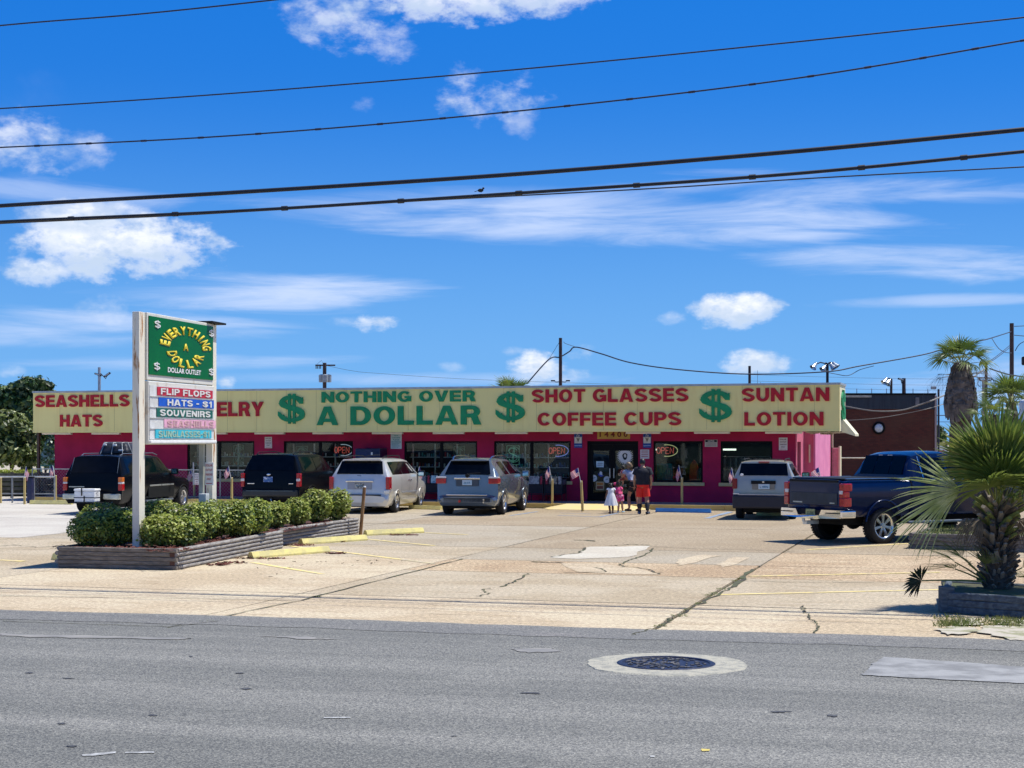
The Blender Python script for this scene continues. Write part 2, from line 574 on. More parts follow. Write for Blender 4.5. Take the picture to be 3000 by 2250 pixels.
def concrete(name, c1, c2, stain, agg=.25, rough=.85, st=.5):
    m = bpy.data.materials.new(name)
    m.use_nodes = True
    g = NG(m.node_tree)
    p = m.node_tree.nodes['Principled BSDF']
    p.inputs['Roughness'].default_value = rough
    p.inputs['Specular IOR Level'].default_value = .25
    pos = g.n('ShaderNodeNewGeometry').outputs['Position']
    rp = g.map(pos, (1, 1, 1), (0, 0, 0), (0, 0, SA))
    big = g.noise(rp, .35, 5, .6, .3)
    mid = g.noise(g.map(rp, (.45, 1.7, 1)), 1.6, 6, .65)
    fine = g.noise(pos, 16, 4, .7)
    vf = g.noise(pos, 70, 2, .7)
    c = g.mix(g.ss(big, .40, .60), tuple(c1) + (1,), tuple(c2) + (1,))
    c = g.mix(g.m('MULTIPLY', g.ss(mid, .5, .78), st), c, tuple(stain) + (1,))
    c = g.mix(g.m('MULTIPLY', g.ss(g.noise(g.map(rp, (.6, 2.2, 1), (9, 4, 0)), 2.6, 6, .7), .56, .74), .55), c, tuple(min(1, v * 1.35) for v in c1) + (1,))
    edge_ = g.noise(g.map(rp, (.25, 2.6, 1), (2, 7, 0)), 2.2, 7, .72)
    c = g.mix(g.m('MULTIPLY', g.ss(edge_, .58, .70), .5), c, (.25, .215, .165, 1))
    spot = g.noise(g.map(rp, (1, 1.4, 1), (5, 1, 0)), 5.5, 3, .5)
    c = g.mix(g.m('MULTIPLY', g.ss(spot, .70, .76), .6), c, (.14, .12, .09, 1))
    c = g.mix(agg, c, g.mix(g.ss(fine, .3, .7), (.16, .12, .085, 1), (.80, .72, .6, 1)), 'OVERLAY')
    c = g.mix(agg * .9, c, g.mix(g.ss(vf, .25, .75), (.12, .1, .08, 1), (.85, .8, .7, 1)), 'OVERLAY')
    g.l(c, p.inputs['Base Color'])
    bn = g.n('ShaderNodeBump')
    bn.inputs['Strength'].default_value = .5
    bn.inputs['Distance'].default_value = .012
    g.l(g.m('ADD', fine, vf), bn.inputs['Height'])
    g.l(bn.outputs[0], p.inputs['Normal'])
    return m


c_sand = concrete('concrete_sand', (.58, .53, .425), (.50, .435, .33), (.35, .28, .19), .5, st=.8)
c_tan = concrete('concrete_tan', (.50, .46, .375), (.43, .38, .29), (.32, .265, .19), .5, st=.8)
c_agg = concrete('aggregate_brown', (.40, .36, .29), (.355, .31, .24), (.27, .22, .165), .6)
c_worn = concrete('aggregate_worn', (.51, .455, .37), (.42, .35, .27), (.64, .60, .51), .8, st=.95)
c_grey = concrete('concrete_grey', (.43, .405, .345), (.39, .355, .285), (.30, .26, .2), .5)
c_pale = concrete('concrete_pale', (.56, .54, .49), (.50, .475, .43), (.38, .36, .32), .2)
c_white = concrete('concrete_white', (.60, .58, .52), (.55, .52, .45), (.42, .38, .31), .3)
c_dirt = mat('joint_dirt', (.13, .105, .07), .95, col2=(.085, .09, .04), scale=2, world=True)

gd = MB().poly([(-2500, -1200, -.06), (2500, -1200, -.06), (2500, 4000, -.06), (-2500, 4000, -.06)])
ground = gd.build('ground', concrete('far_ground', (.48, .45, .38), (.42, .39, .30), (.2, .22, .1), .3))
tag(ground, kind='structure')

vrow = lambda py: F * H / (py - HY) * cos(SA)
rows = [13.0, vrow(1757), vrow(1677), vrow(1641), vrow(1604), 41.5, 47.6, 53.7, 59.5, 66, 72]
cu0 = G(1920, 1841).dot(SU)
lot = MB().poly([tuple(SU * a + SV * b + Vector((0, 0, -.035))) for a, b in ((-60, 10), (55, 10), (55, 74), (-60, 74))]).build('parking_lot', c_dirt)
tag(lot, kind='structure')
for ri in range(len(rows) - 1):
    for ci in range(-7, 6):
        u0 = cu0 + 6.1 * ci
        u1 = u0 + 6.1
        v0, v1 = rows[ri], rows[ri + 1]
        gp = .018 if ri < 4 else .026
        if ri == 2 and ci < -1: continue          # one long row there
        if ri == 1 and ci < -1: v1 = rows[3]
        ga = .035 if ci == 0 and ri < 3 else gp
        gb = .035 if ci == -1 and ri < 3 else gp
        if ri == 0: mm = c_sand
        elif ri == 1: mm = c_tan if ci >= -1 else (c_sand if ci == -2 else c_tan)
        elif ri == 2: mm = c_worn if ci >= -1 else c_tan
        elif ri == 3: mm = c_grey if ci == -1 else (c_worn if ci >= 0 else c_tan)
        else:
            mm = c_agg if ci >= -2 else (c_grey if ci == -3 else c_pale)
            if ri == 4 and ci in (-2, -3): mm = c_grey
            if ri == 4 and ci >= -1: mm = c_agg
        mb = MB()
        # gently uneven slab: corners differ by a few millimetres, edges nibbled
        def edge(a, b, k=7):
            o = []
            for i in range(k):
                t = i / k
                q = a.lerp(b, t)
                if i: q = q + Vector((rnd.uniform(-.008, .008), rnd.uniform(-.008, .008), 0))
                o.append(q)
            return o
        cs = [SU * (u0 + ga) + SV * (v0 + gp), SU * (u1 - gb) + SV * (v0 + gp), SU * (u1 - gb) + SV * (v1 - gp), SU * (u0 + ga) + SV * (v1 - gp)]
        ring = []
        for i in range(4):
            ring += edge(cs[i], cs[(i + 1) % 4])
        mb.poly([tuple(q + Vector((0, 0, -.03))) for q in ring], .03 - rnd.uniform(0, .003), (0, 0, 1))
        mb.build('concrete_slab', mm, lot)

# road
def asphalt(name, c1, c2, dark, light):
    m = bpy.data.materials.new(name)
    m.use_nodes = True
    g = NG(m.node_tree)
    p = m.node_tree.nodes['Principled BSDF']
    p.inputs['Roughness'].default_value = .8
    p.inputs['Specular IOR Level'].default_value = .3
    pos = g.n('ShaderNodeNewGeometry').outputs['Position']
    rp = g.map(pos, (1, 1, 1), (0, 0, 0), (0, 0, R(14.4)))
    lane = g.noise(g.map(rp, (.05, 1.0, 1)), .8, 5, .6)
    blot = g.noise(g.map(rp, (.5, 1.5, 1)), 1.1, 6, .65)
    c = g.mix(g.ss(lane, .35, .65), tuple(c1) + (1,), tuple(c2) + (1,))
    c = g.mix(g.m('MULTIPLY', g.ss(blot, .52, .8), .5), c, tuple(light) + (1,))
    sp = g.noise(g.map(rp, (.45, 2.4, 1), (4, 0, 0)), 3.5, 3, .5)
    c = g.mix(g.m('MULTIPLY', g.ss(sp, .70, .78), .7), c, tuple(dark) + (1,))
    v = g.n('ShaderNodeTexVoronoi')
    v.inputs['Scale'].default_value = 85
    g.l(pos, v.inputs['Vector'])
    st = g.sep(v.outputs['Color'])[0]
    c = g.mix(.42, c, g.mix(g.ss(st, .05, .95), (.05, .05, .055, 1), (.93, .9, .83, 1)), 'OVERLAY')
    f2 = g.noise(pos, 42, 3, .7)
    c = g.mix(.6, c, g.mix(g.ss(f2, .3, .7), (.16, .16, .18, 1), (.82, .8, .74, 1)), 'OVERLAY')
    g.l(c, p.inputs['Base Color'])
    bn = g.n('ShaderNodeBump')
    bn.inputs['Strength'].default_value = .55
    bn.inputs['Distance'].default_value = .008
    g.l(v.outputs['Distance'], bn.inputs['Height'])
    g.l(bn.outputs[0], p.inputs['Normal'])
    return m


asp = asphalt('asphalt', (.155, .158, .150), (.225, .225, .212), (.06, .06, .06), (.31, .305, .285))
asp2 = asphalt('asphalt_edge', (.17, .172, .17), (.205, .205, .195), (.05, .05, .055), (.30, .28, .27))
EA, EB = G(0, 1787), G(2600, 1866)
ED = (EB - EA).normalized()
EN = Vector((-ED.y, ED.x, 0))      # away from the camera
if EN.y < 0: EN = -EN
rp = []
for i in range(-120, 121):
    q = EA + ED * (i * .45 + 10)
    rp.append(q + EN * (rnd.uniform(-.03, .03) + .05 * sin(i * .37)))
far = [EA + ED * 300, EA - ED * 300]
pts = [tuple(Vector((q.x, q.y, .006))) for q in rp]
pts = [tuple((EA - ED * 300) + Vector((0, 0, .006)))] + pts + [tuple((EA + ED * 300) + Vector((0, 0, .006)))]
bk = [EA + ED * 300 - EN * 34, EA - ED * 300 - EN * 34]
rb = MB()
n = len(pts)
vv = pts + [tuple(Vector(q) - EN * 34) for q in pts]
rb.add(vv, [(i, n + i, n + i + 1, i + 1) for i in range(n - 1)])
road = rb.build('road', asp)
tag(road, kind='structure')
# darker band of newer asphalt along its edge
sb = MB()
vv = []
for q in rp:
    vv.append((q.x, q.y, .010))
for q in rp:
    d = q - EN * (1.0 + rnd.uniform(-.05, .05))
    vv.append((d.x, d.y, .010))
n = len(rp)
sb.add(vv, [(i, n + i, n + i + 1, i + 1) for i in range(n - 1)])
tag(sb.build('road_edge', asp2), kind='structure')


def flat(name, pts, m, z=.014, jit=0.0, kind='structure', sub=1, parent=None):
    q = []
    for i, p in enumerate(pts):
        a, b = G(*p), G(*pts[(i + 1) % len(pts)])
        for k in range(sub):
            c = a.lerp(b, k / sub)
            q.append((c.x + rnd.uniform(-jit, jit), c.y + rnd.uniform(-jit, jit), z))
    o = MB().poly(q).build(name, m, parent)
    return tag(o, kind=kind) if kind else o


worn_white = mat('worn_light_asphalt', (.33, .33, .32), .8, col2=(.20, .20, .195), scale=2.5, world=True, bump=.4, bscale=60)
flat('road_patch', [(2524, 1981), (2545, 1962), (2558, 1947), (2590, 1928), (2800, 1942), (3010, 1958), (3010, 2006), (2760, 1994)], worn_white, .014, .018, sub=9)
pw = mat('worn_white_paint', (.50, .50, .48), .8, col2=(.25, .25, .24), scale=16, world=True)
flat('paint_mark', [(240, 2215), (290, 2210), (340, 2206), (338, 2211), (280, 2218), (242, 2219)], pw, .012)
flat('paint_mark', [(368, 2207), (452, 2206), (452, 2210), (366, 2211)], pw, .012)
flat('paint_mark', [(948, 2105), (1025, 2104), (1028, 2107), (950, 2108)], pw, .012)
dust = mat('road_dust', (.30, .285, .255), .9, col2=(.21, .205, .195), scale=4, stretch=(.4, 2, 1), world=True, thr=(.4, .6))
for q_ in ([(0, 1858), (300, 1866), (560, 1872), (520, 1876), (260, 1872), (0, 1866)], [(760, 1866), (900, 1868), (1010, 1876), (880, 1874)], [(1500, 1905), (1620, 1902), (1640, 1912), (1530, 1914)]):
    flat('road_dust', q_, dust, .0125, .05, sub=6)
tar = mat('tar_spot', (.06, .06, .062), .7, var=.3, scale=30)
for (px, py, w, h) in [(1560, 2034, 55, 4), (558, 925, 0, 0), (560, 1926, 9, 2), (447, 2099, 22, 4), (180, 2123, 22, 3), (87, 1974, 18, 2.5), (2290, 2088, 40, 4),
                       (2440, 2100, 30, 4), (720, 2021, 24, 3), (210, 2190, 24, 3), (1330, 2160, 18, 2), (700, 1975, 20, 2), (200, 1990, 24, 2)]:
    if w == 0: continue
    flat('tar_spot', [(px + w * .8 * cos(a) * rnd.uniform(.4, 1.2), py + h * .8 * sin(a) * rnd.uniform(.3, 1.3)) for a in [2 * pi * k / 13 for k in range(13)]], tar, .012)
flat('paint_mark', [(2054, 2198), (2080, 2199), (2078, 2204), (2056, 2205)], mat('yellow_mark', (.6, .48, .12), .7, var=.1), .012)
flat('paint_mark', [(1905, 2218), (1918, 2218), (1918, 2222), (1905, 2222)], pw, .012)

# patch of white concrete and seams on the lot
flat('concrete_patch', [(1612, 1633), (1625, 1629), (1695, 1622), (1712, 1606), (1730, 1602), (1830, 1602), (1868, 1600), (1905, 1600), (1895, 1610), (1868, 1616), (1866, 1626),
                        (1840, 1632), (1790, 1634), (1700, 1638), (1640, 1636)], c_white, .005, .02, sub=2)
flat('concrete_patch', [(1980, 1640), (2060, 1626), (2110, 1628), (2030, 1650), (1990, 1658)], c_sand, .006, .05, sub=4)
flat('concrete_patch', [(2100, 1655), (2150, 1632), (2190, 1634), (2160, 1652), (2120, 1664)], c_sand, .006, .05, sub=4)
flat('concrete_patch', [(1640, 1650), (1760, 1652), (1880, 1668), (1935, 1684), (1860, 1683), (1760, 1680), (1690, 1676)], c_sand, .005, .03, sub=3)
crk = mat('crack_dark', (.06, .05, .035), .95, col2=(.10, .11, .045), scale=3, world=True)


def crack(pts, w=.02, z=.008, n=10, jit=.04, name='crack', m=crk):
    pp = [G(*p) for p in pts]
    line = []
    for a, b in zip(pp[:-1], pp[1:]):
        for k in range(n):
            q = a.lerp(b, k / n)
            line.append(q + Vector((rnd.uniform(-jit, jit), rnd.uniform(-jit, jit), 0)))
    line.append(pp[-1])
    v = []
    for i, q in enumerate(line):
        d = (line[min(i + 1, len(line) - 1)] - line[max(i - 1, 0)]).normalized()
        s = Vector((-d.y, d.x, 0)) * w * rnd.uniform(.4, 1.3)
        v += [(q.x - s.x, q.y - s.y, z), (q.x + s.x, q.y + s.y, z)]
    mb = MB().add(v, [(2 * i, 2 * i + 1, 2 * i + 3, 2 * i + 2) for i in range(len(line) - 1)])
    return tag(mb.build(name, m), kind='structure')


crack([(1550, 1681), (1505, 1705), (1465, 1720)], .02)
crack([(1440, 1725), (1408, 1728), (1436, 1739), (1395, 1748)], .015)
crack([(2350, 1776), (2355, 1790), (2380, 1820), (2402, 1838), (2390, 1855)], .014)
crack([(1920, 1841), (1880, 1852), (1850, 1862)], .015, .013)
crack([(0, 1822), (180, 1828), (500, 1838), (640, 1822)], .012, .013)
crack([(1810, 1657), (1850, 1640), (1890, 1628), (1915, 1607)], .02)
crack([(1615, 1632), (1700, 1620), (1715, 1605)], .03)
crack([(1680, 1583), (1720, 1583), (1740, 1586)], .06)
crack([(1790, 1600), (1850, 1595), (1905, 1598)], .03)
crack([(1905, 1602), (2040, 1608), (2200, 1612), (2330, 1616)], .02)
crack([(1555, 1646), (1600, 1648), (1650, 1649)], .05)
crack([(1810, 1657), (1900, 1668), (1935, 1683)], .02)
crack([(1750, 1663), (1775, 1677), (1650, 1678)], .02)
crack([(0, 1600), (40, 1597), (110, 1604), (170, 1601)], .02)
crack([(0, 1747), (420, 1752), (860, 1760)], .012)
crack([(1700, 1562), (1560, 1566), (1400, 1564)], .01)
crack([(2120, 1700), (2300, 1706), (2560, 1708)], .015, n=6)
crack([(2150, 1720), (1990, 1800), (1925, 1841)], .022, .009, 16, .05)
crack([(2205, 1668), (2150, 1720)], .045, .009, 8, .06)
crack([(488, 1841), (880, 1760), (1356, 1638)], .02, .009, 14, .02)

# painted bay lines
yl = mat('faded_yellow_paint', (.84, .68, .26), .8, col2=(.60, .50, .32), scale=5, world=True, thr=(.45, .7))
yl2 = mat('very_faded_yellow_paint', (.58, .49, .26), .85, col2=(.50, .44, .33), scale=5, world=True)
bl = mat('faded_blue_paint', (.16, .26, .42), .8, col2=(.32, .34, .36), scale=3, world=True, thr=(.4, .6))


def line(p, q, w=.06, m=yl, z=.006, name='bay_line'):
    a, b = G(*p), G(*q)
    d = (b - a).normalized()
    s = Vector((-d.y, d.x, 0)) * w
    k = max(2, int((b - a).length / .5))
    v = []
    for i in range(k + 1):
        c = a.lerp(b, i / k)
        e = rnd.uniform(.85, 1.1)
        v += [(c.x - s.x * e, c.y - s.y * e, z), (c.x + s.x * e, c.y + s.y * e, z)]
    return tag(MB().add(v, [(2 * i, 2 * i + 1, 2 * i + 3, 2 * i + 2) for i in range(k)]).build(name, m), kind='structure')


line((738, 1648), (944, 1682))
line((967, 1613), (1180, 1640)); line((1180, 1640), (1272, 1652), m=yl2)
line((1076, 1580), (1272, 1599))
line((850, 1600), (905, 1608))
line((1245, 1561), (1370, 1567))
line((0, 1641), (70, 1645), .09)
line((2103, 1743), (2754, 1728))
line((2198, 1689), (2754, 1677))
line((2361, 1611), (2690, 1591))
line((1635, 1510), (1757, 1515), .05, bl); line((1757, 1515), (1812, 1503), .05, bl)
line((1640, 1503), (1730, 1506), .04, bl)
line((2070, 1519), (2140, 1500), .10, bl)
line((1494, 1511), (1575, 1499), .06, bl)
line((1272, 1493), (1330, 1487), .05, yl2)
line((180, 1560), (420, 1550), .04, yl2)

# manhole
mc = G(1951, 1948)
mh = empty('manhole', (mc.x, mc.y, .008), R(10), 'round perforated iron manhole cover in a pale concrete collar in the asphalt road', 'manhole')
collar = MB()
N = 40
r0, r1 = .50, .83
rr = [r1 * (1 + .02 * sin(i * .9) + .015 * sin(i * 2.3 + 1)) for i in range(N)]
vv = [(r0 * cos(2 * pi * i / N), r0 * sin(2 * pi * i / N), .012) for i in range(N)] + [(rr[i] * cos(2 * pi * i / N), rr[i] * sin(2 * pi * i / N) * .97, .008) for i in range(N)] + \
     [(rr[i] * 1.01 * cos(2 * pi * i / N), rr[i] * sin(2 * pi * i / N), -.004) for i in range(N)]
collar.add(vv, [(i, (i + 1) % N, N + (i + 1) % N, N + i) for i in range(N)] + [(N + i, N + (i + 1) % N, 2 * N + (i + 1) % N, 2 * N + i) for i in range(N)])
collar.build('collar', mat('manhole_concrete', (.43, .405, .32), .85, col2=(.31, .30, .25), scale=7, bump=.8, bscale=50, thr=(.45, .6)), mh)
iron = mat('cast_iron', (.03, .032, .055), .45, .5, var=.3, scale=14)
ring = MB()
for i in range(N):
    pass
ring.add([(r * cos(2 * pi * i / N), r * sin(2 * pi * i / N), zz) for r, zz in ((.52, .010), (.50, .020), (.46, .020), (.45, .005)) for i in range(N)],
         [(k * N + i, k * N + (i + 1) % N, (k + 1) * N + (i + 1) % N, (k + 1) * N + i) for k in range(3) for i in range(N)])
ring.build('rim', iron, mh)
cv = MB()
cv.poly([(.455 * cos(2 * pi * i / N), .455 * sin(2 * pi * i / N), .006) for i in range(N)])
cv.build('cover', iron, mh)
kb = MB()
for i in range(170):
    a, d_ = rnd.uniform(0, 6.283), .42 * math.sqrt(rnd.random())
    x, y, e = d_ * cos(a), d_ * sin(a), rnd.uniform(.006, .017)
    kb.bbox(x - e * 1.4, x + e * 1.4, y - e, y + e, .004, .016, .003)
tag(kb.build('raised_studs', mat('worn_iron', (.10, .095, .09), .4, .6, col2=(.32, .27, .2), scale=20, thr=(.45, .6)), mh), kind='stuff')


# small growth in joints
def tufts(name, spots, m, h=.09, seed=3, per=26, label=None):
    r = random.Random(seed)
    mb = MB()
    for (px, py, rad) in spots:
        c = G(px, py)
        for k in range(per):
            a, d = r.uniform(0, 6.28), rad * math.sqrt(r.random())
            x, y = c.x + d * cos(a) * 1.0, c.y + d * sin(a)
            hh = h * r.uniform(.4, 1.2)
            b = r.uniform(0, 6.28)
            w = .008
            lx, ly = r.uniform(-.06, .06), r.uniform(-.06, .06)
            mb.add([(x - w * cos(b), y - w * sin(b), 0), (x + w * cos(b), y + w * sin(b), 0), (x + lx, y + ly, hh)], [(0, 1, 2)])
    return tag(mb.build(name, m), label, 'grass', kind='stuff')


gr = mat('weed_green', (.10, .14, .03), .7, col2=(.20, .20, .06), scale=4, world=True, trans=.3)
sp = []
for i in range(26):
    t = i / 25
    sp.append((1925 + (2178 - 1925) * t + rnd.uniform(-6, 6), 1840 + (1690 - 1840) * t, rnd.uniform(.04, .13)))
tufts('grass', [q for q in sp if rnd.random() < .45] + [(608, 1821, .12), (930, 1749, .07)], gr, .022, per=30, label='low green weeds growing in the open joint between apron slabs')
tufts('grass', [(2800 + rnd.uniform(-30, 60), 1822 + rnd.uniform(-12, 14), .2) for _ in range(12)] + [(2935 + rnd.uniform(-35, 60), 1826 + rnd.uniform(-10, 12), .22) for _ in range(12)],
      gr, .07, 5, 50, label='patchy green weeds on the white sand below the right timber bed')
sandm = mat('white_sand', (.50, .45, .36), .9, col2=(.30, .29, .17), scale=3.5, thr=(.45, .6), world=True, bump=.8, bscale=30)
for q_ in ([(2740, 1850), (2790, 1838), (2860, 1842), (2850, 1858), (2780, 1862)], [(2790, 1822), (2840, 1812), (2880, 1822), (2870, 1834), (2815, 1836)], [(2850, 1850), (2900, 1836), (3060, 1838), (3060, 1884), (2950, 1878)], [(2900, 1815), (3060, 1822), (3060, 1838), (2930, 1832)]):
    flat('sand_verge', q_, sandm, .016 + rnd.uniform(0, .003), .07, sub=5)

# mulch spilled beside the planter
mul = mat('red_mulch', (.16, .035, .022), .9, col2=(.09, .03, .02), scale=20, world=True)


def chips(name, spots, m, z0=0.0, seed=1, per=60, size=.05, flatz=.02, label=None, cat='mulch', parent=None):
    r = random.Random(seed)
    mb = MB()
    for (x0, y0, ax, ay) in spots:
        for k in range(per):
            a, d = r.uniform(0, 6.28), math.sqrt(r.random())
            x, y = x0 + ax * d * cos(a), y0 + ay * d * sin(a)
            l, w, b = size * r.uniform(.5, 1.4), size * .3, r.uniform(0, 6.28)
            dz = r.uniform(-.3, .3) * size
            ca, sa = cos(b), sin(b)
            z = z0 + r.uniform(.003, flatz)
            mb.add([(x - ca * l + sa * w, y - sa * l - ca * w, z - dz), (x + ca * l + sa * w, y + sa * l - ca * w, z + dz), (x + ca * l - sa * w, y + sa * l + ca * w, z + dz + .008), (x - ca * l - sa * w, y - sa * l + ca * w, z - dz + .008)], [(0, 1, 2, 3)])
    o = mb.build(name, m, parent)
    return tag(o, label, cat, kind='stuff')


def gs(px, py, ax, ay):
    p = G(px, py)
    return (p.x, p.y, ax, ay)


chips('mulch', [gs(640, 1655, .22, .3), (gs(690, 1650, .3, .2)), gs(985, 1622, .22, .12), gs(955, 1588, .45, .15), gs(1180, 1568, .4, .12), gs(760, 1637, .5, .1), gs(870, 1598, .4, .2)], mul, per=60, label='reddish mulch spilled on the concrete beside the left timber planter')
chips('leaf_litter', [gs(900 + rnd.uniform(-200, 300), 1640 + rnd.uniform(-25, 60), .8, .8) for _ in range(8)], mat('dry_leaf', (.09, .07, .04), .9, var=.3), per=6, size=.03, label='scattered dry leaf bits on the tan slabs', cat='leaf litter')

# ------------------------------------------------------------------ the shop
BA = R(17.5)
C0 = Vector((-3.89, 55.9, 0))
BU, BN = Vector((cos(BA), -sin(BA), 0)), Vector((sin(BA), cos(BA), 0))


def SX(px, d):
    k = (px - 1500) / F
    return (k * (C0.y + BN.y * d) - C0.x - BN.x * d) / (BU.x - k * BU.y)


def SZ(px, py, d):
    Y = C0.y + BU.y * SX(px, d) + BN.y * d
    return H + (HY - py) / F * Y


def SW(lx, d, z=0.0):
    return C0 + BU * lx + BN * d + Vector((0, 0, z))


def sobj(name, lx, d, z, label, cat, group=None):
    return empty(name, SW(lx, d, z), -BA, label, cat, group)


WD, FD = 2.35, 1.3          # wall plane and fascia plane, metres behind the kerb face
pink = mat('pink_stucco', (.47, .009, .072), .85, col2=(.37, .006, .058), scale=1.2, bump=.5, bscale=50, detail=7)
pinkl = mat('sunlit_pink_stucco', (.86, .28, .46), .85, col2=(.76, .22, .40), scale=1.3, bump=.5, bscale=50, detail=7)  # same wall paint, with the sunlight on the side put into its colour
cream = mat('cream_fascia', (.98, .82, .31), .7, col2=(.90, .72, .26), scale=1.1, stretch=(3, 1, .35), bump=.12, bscale=5, detail=8, thr=(.46, .78))
creaml = mat('cream_trim', (.80, .74, .46), .7, var=.06, scale=3)
capm = mat('metal_cap', (.42, .45, .46), .45, .3, var=.12, scale=3)
black = mat('black_frame', (.005, .005, .006), .5, var=.2, spec=.12)
walk = mat('walkway_concrete', (.20, .18, .21), .85, var=.15, scale=3, bump=.3)
ykerb = mat('yellow_kerb_paint', (.60, .44, .13), .75, col2=(.50, .37, .13), scale=2, bump=.3)
soff = mat('soffit_white', (.70, .64, .52), .8, col2=(.5, .4, .28), scale=2)
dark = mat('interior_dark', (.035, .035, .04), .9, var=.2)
lx_wl, lx_wr = SX(160, WD), SX(2330, WD)
lx_fl, lx_fr = SX(97, FD), SX(2460, FD)
zt_l, zt_r = SZ(97, 1147, FD), SZ(2460, 1123, FD)
zb = (SZ(97, 1265, FD) + SZ(2460, 1265, FD)) / 2
zt = (zt_l + zt_r) / 2
print('fascia top', zt_l, zt_r, 'bottom', SZ(97, 1265, FD), SZ(2460, 1265, FD), 'len', lx_fr - lx_fl)
ZW = .17
store = empty('souvenir_shop', C0, -BA, 'long low magenta shop under a cream fascia with big red and green words', 'shop')

# door recess at the right end: wall returns
lx_a = lx_wr
d1 = 4.85
lx_b = SX(2385, d1)
D2 = 7.0
while SX(2432, D2) > lx_b: D2 += .05
print('D2', D2)
wins = [('w', 548, 745, 1293, 1402, 641), ('w', 831, 1034, 1293, 1404, 937), ('w', 1184, 1398, 1292, 1407, 1292), ('w', 1447, 1672, 1292, 1409, 1557),
        ('d', 1720, 1870, 1291, 1466, 1792), ('w', 1914, 2059, 1292, 1413, None), ('w', 2111, 2263, 1292, 1415, None)]
op = []
zwt = 2.34
for k, a, b, yt, yb, mu in wins:
    zz = SZ((a + b) / 2, yb, WD)
    op.append((k, SX(a, WD), SX(b, WD), zz if k == 'w' else ZW, None if mu is None else SX(mu, WD)))
print('win sills', [round(o[3], 2) for o in op], 'top', [round(SZ(w[1], w[3], WD), 2) for w in wins])
zwt = sum(SZ(w[1], w[3], WD) for w in wins) / len(wins)
wb = MB()
xs = lx_wl
TH = .25
for (k, a, b, s, mu) in op:
    wb.box(xs, a, WD, WD + TH, 0, zwt)
    if k == 'w':
        wb.box(a, b, WD, WD + TH, 0, s)
    xs = b
wb.box(xs, lx_a, WD, WD + TH, 0, zwt)
wb.box(lx_wl, lx_a, WD, WD + TH, zwt, 3.6)
wb.build('wall', pink, store)
wb = MB()
wb.box(lx_wl, lx_wl + .2, WD + TH, D2, 0, 3.6)
wb.box(lx_wl, lx_b, D2, D2 + .2, 0, 3.6)
wb.build('wall', pink, store)
# returns at the right: shaded lobby face and sunlit side
wb = MB()
dz = 2.30
# lobby side wall with door hole
wb.box(lx_a - .2, lx_a - .002, WD + TH, WD + .55, 0, 3.6)
wb.box(lx_a - .2, lx_a - .002, WD + 1.55, d1, 0, 3.6)
wb.box(lx_a - .2, lx_a - .002, WD + .55, WD + 1.55, dz, 3.6)
wb.build('wall', mat('bounce_lit_lobby_pink', (.72, .16, .24), .85, var=.08, scale=2, bump=.4), store, None)  # wall pink lightened here to include the bounced light
dm = MB().box(lx_a - .15, lx_a - .10, WD + .56, WD + 1.54, ZW, dz - .01)
dd = dm.build('door', black, store)
MB().box(lx_a - .10, lx_a - .095, WD + .70, WD + 1.4, ZW + .2, dz - .15).build('pane', mat('dark_pane', (.01, .012, .02), .08), dd)
wb = MB()
wb.box(lx_a - .2, lx_b, d1 + .001, d1 + .2, 0, 3.6)
wb.build('wall', mat('bounce_lit_lobby_pink', (.6, .1, .2)), store)
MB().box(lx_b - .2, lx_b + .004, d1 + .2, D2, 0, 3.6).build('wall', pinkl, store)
MB().bbox(lx_a + .16, lx_a + .22, d1 - .07, d1, 1.55, 2.2, .015).build('wall_light', creaml, store)
MB().box(lx_b - .02, lx_b + .05, d1 - .03, d1 + .06, 0, 3.3).build('corner_strip', pinkl, store)
# service box and pipes beyond the bright wall
lx_c = SX(2447, 6.0)
MB().bbox(lx_b + .03, lx_b + .30, D2 + .25, D2 + .55, .9, 2.05, .02).build('meter_box', mat('dusty_pink_box', (.62, .24, .26), .8, var=.1), store)
MB().box(lx_b + .302, lx_b + .37, D2 + .2, D2 + .6, .8, 2.12).box(lx_b + .03, lx_b + .09, D2 + .22, D2 + .27, 2.06, 3.3).build('box_trim', creaml, store)

# roof and fascia
rf = MB()
rf.box(lx_fl + .02, lx_b, FD + .12, D2 + .2, 3.62, 3.8).box(lx_b + .001, lx_fr - .02, FD + .12, FD + 1.88, 3.62, 3.8)
rf.build('roof', mat('roof_membrane', (.35, .34, .33), .9, var=.1), store)
fa = MB()
fa.box(lx_fl, lx_fr, FD, FD + .12, zb, zt - .05)
fa.box(lx_fl, lx_fl + .12, FD + .12, 5.0, zb, zt - .05)
fascia = fa.build('fascia', cream, store)
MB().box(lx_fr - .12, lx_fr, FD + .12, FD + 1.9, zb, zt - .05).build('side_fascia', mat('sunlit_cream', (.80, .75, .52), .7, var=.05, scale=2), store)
cp = MB()
cp.box(lx_fl - .03, lx_fr + .03, FD - .03, FD + .16, zt - .052, zt + .02)
cp.box(lx_fr - .14, lx_fr + .03, FD + .16, FD + 1.95, zt - .052, zt + .02)
cp.build('cap_flashing', capm, store)
# bottom drip edge, a little proud of the face
MB().box(lx_fl, lx_fr, FD - .02, FD + .0, zb - .01, zb + .05).build('drip_edge', cream, store)
# vertical sheet joints
jx = lx_fl + 1.22
jb = MB()
while jx < lx_fr - .3:
    jb.box(jx - .004, jx + .004, FD - .003, FD + .001, zb + .05, zt - .052)
    jx += 1.22
tag(jb.build('panel_joint', mat('joint_cream', (.46, .38, .17), .8, var=.1), store), kind='stuff')
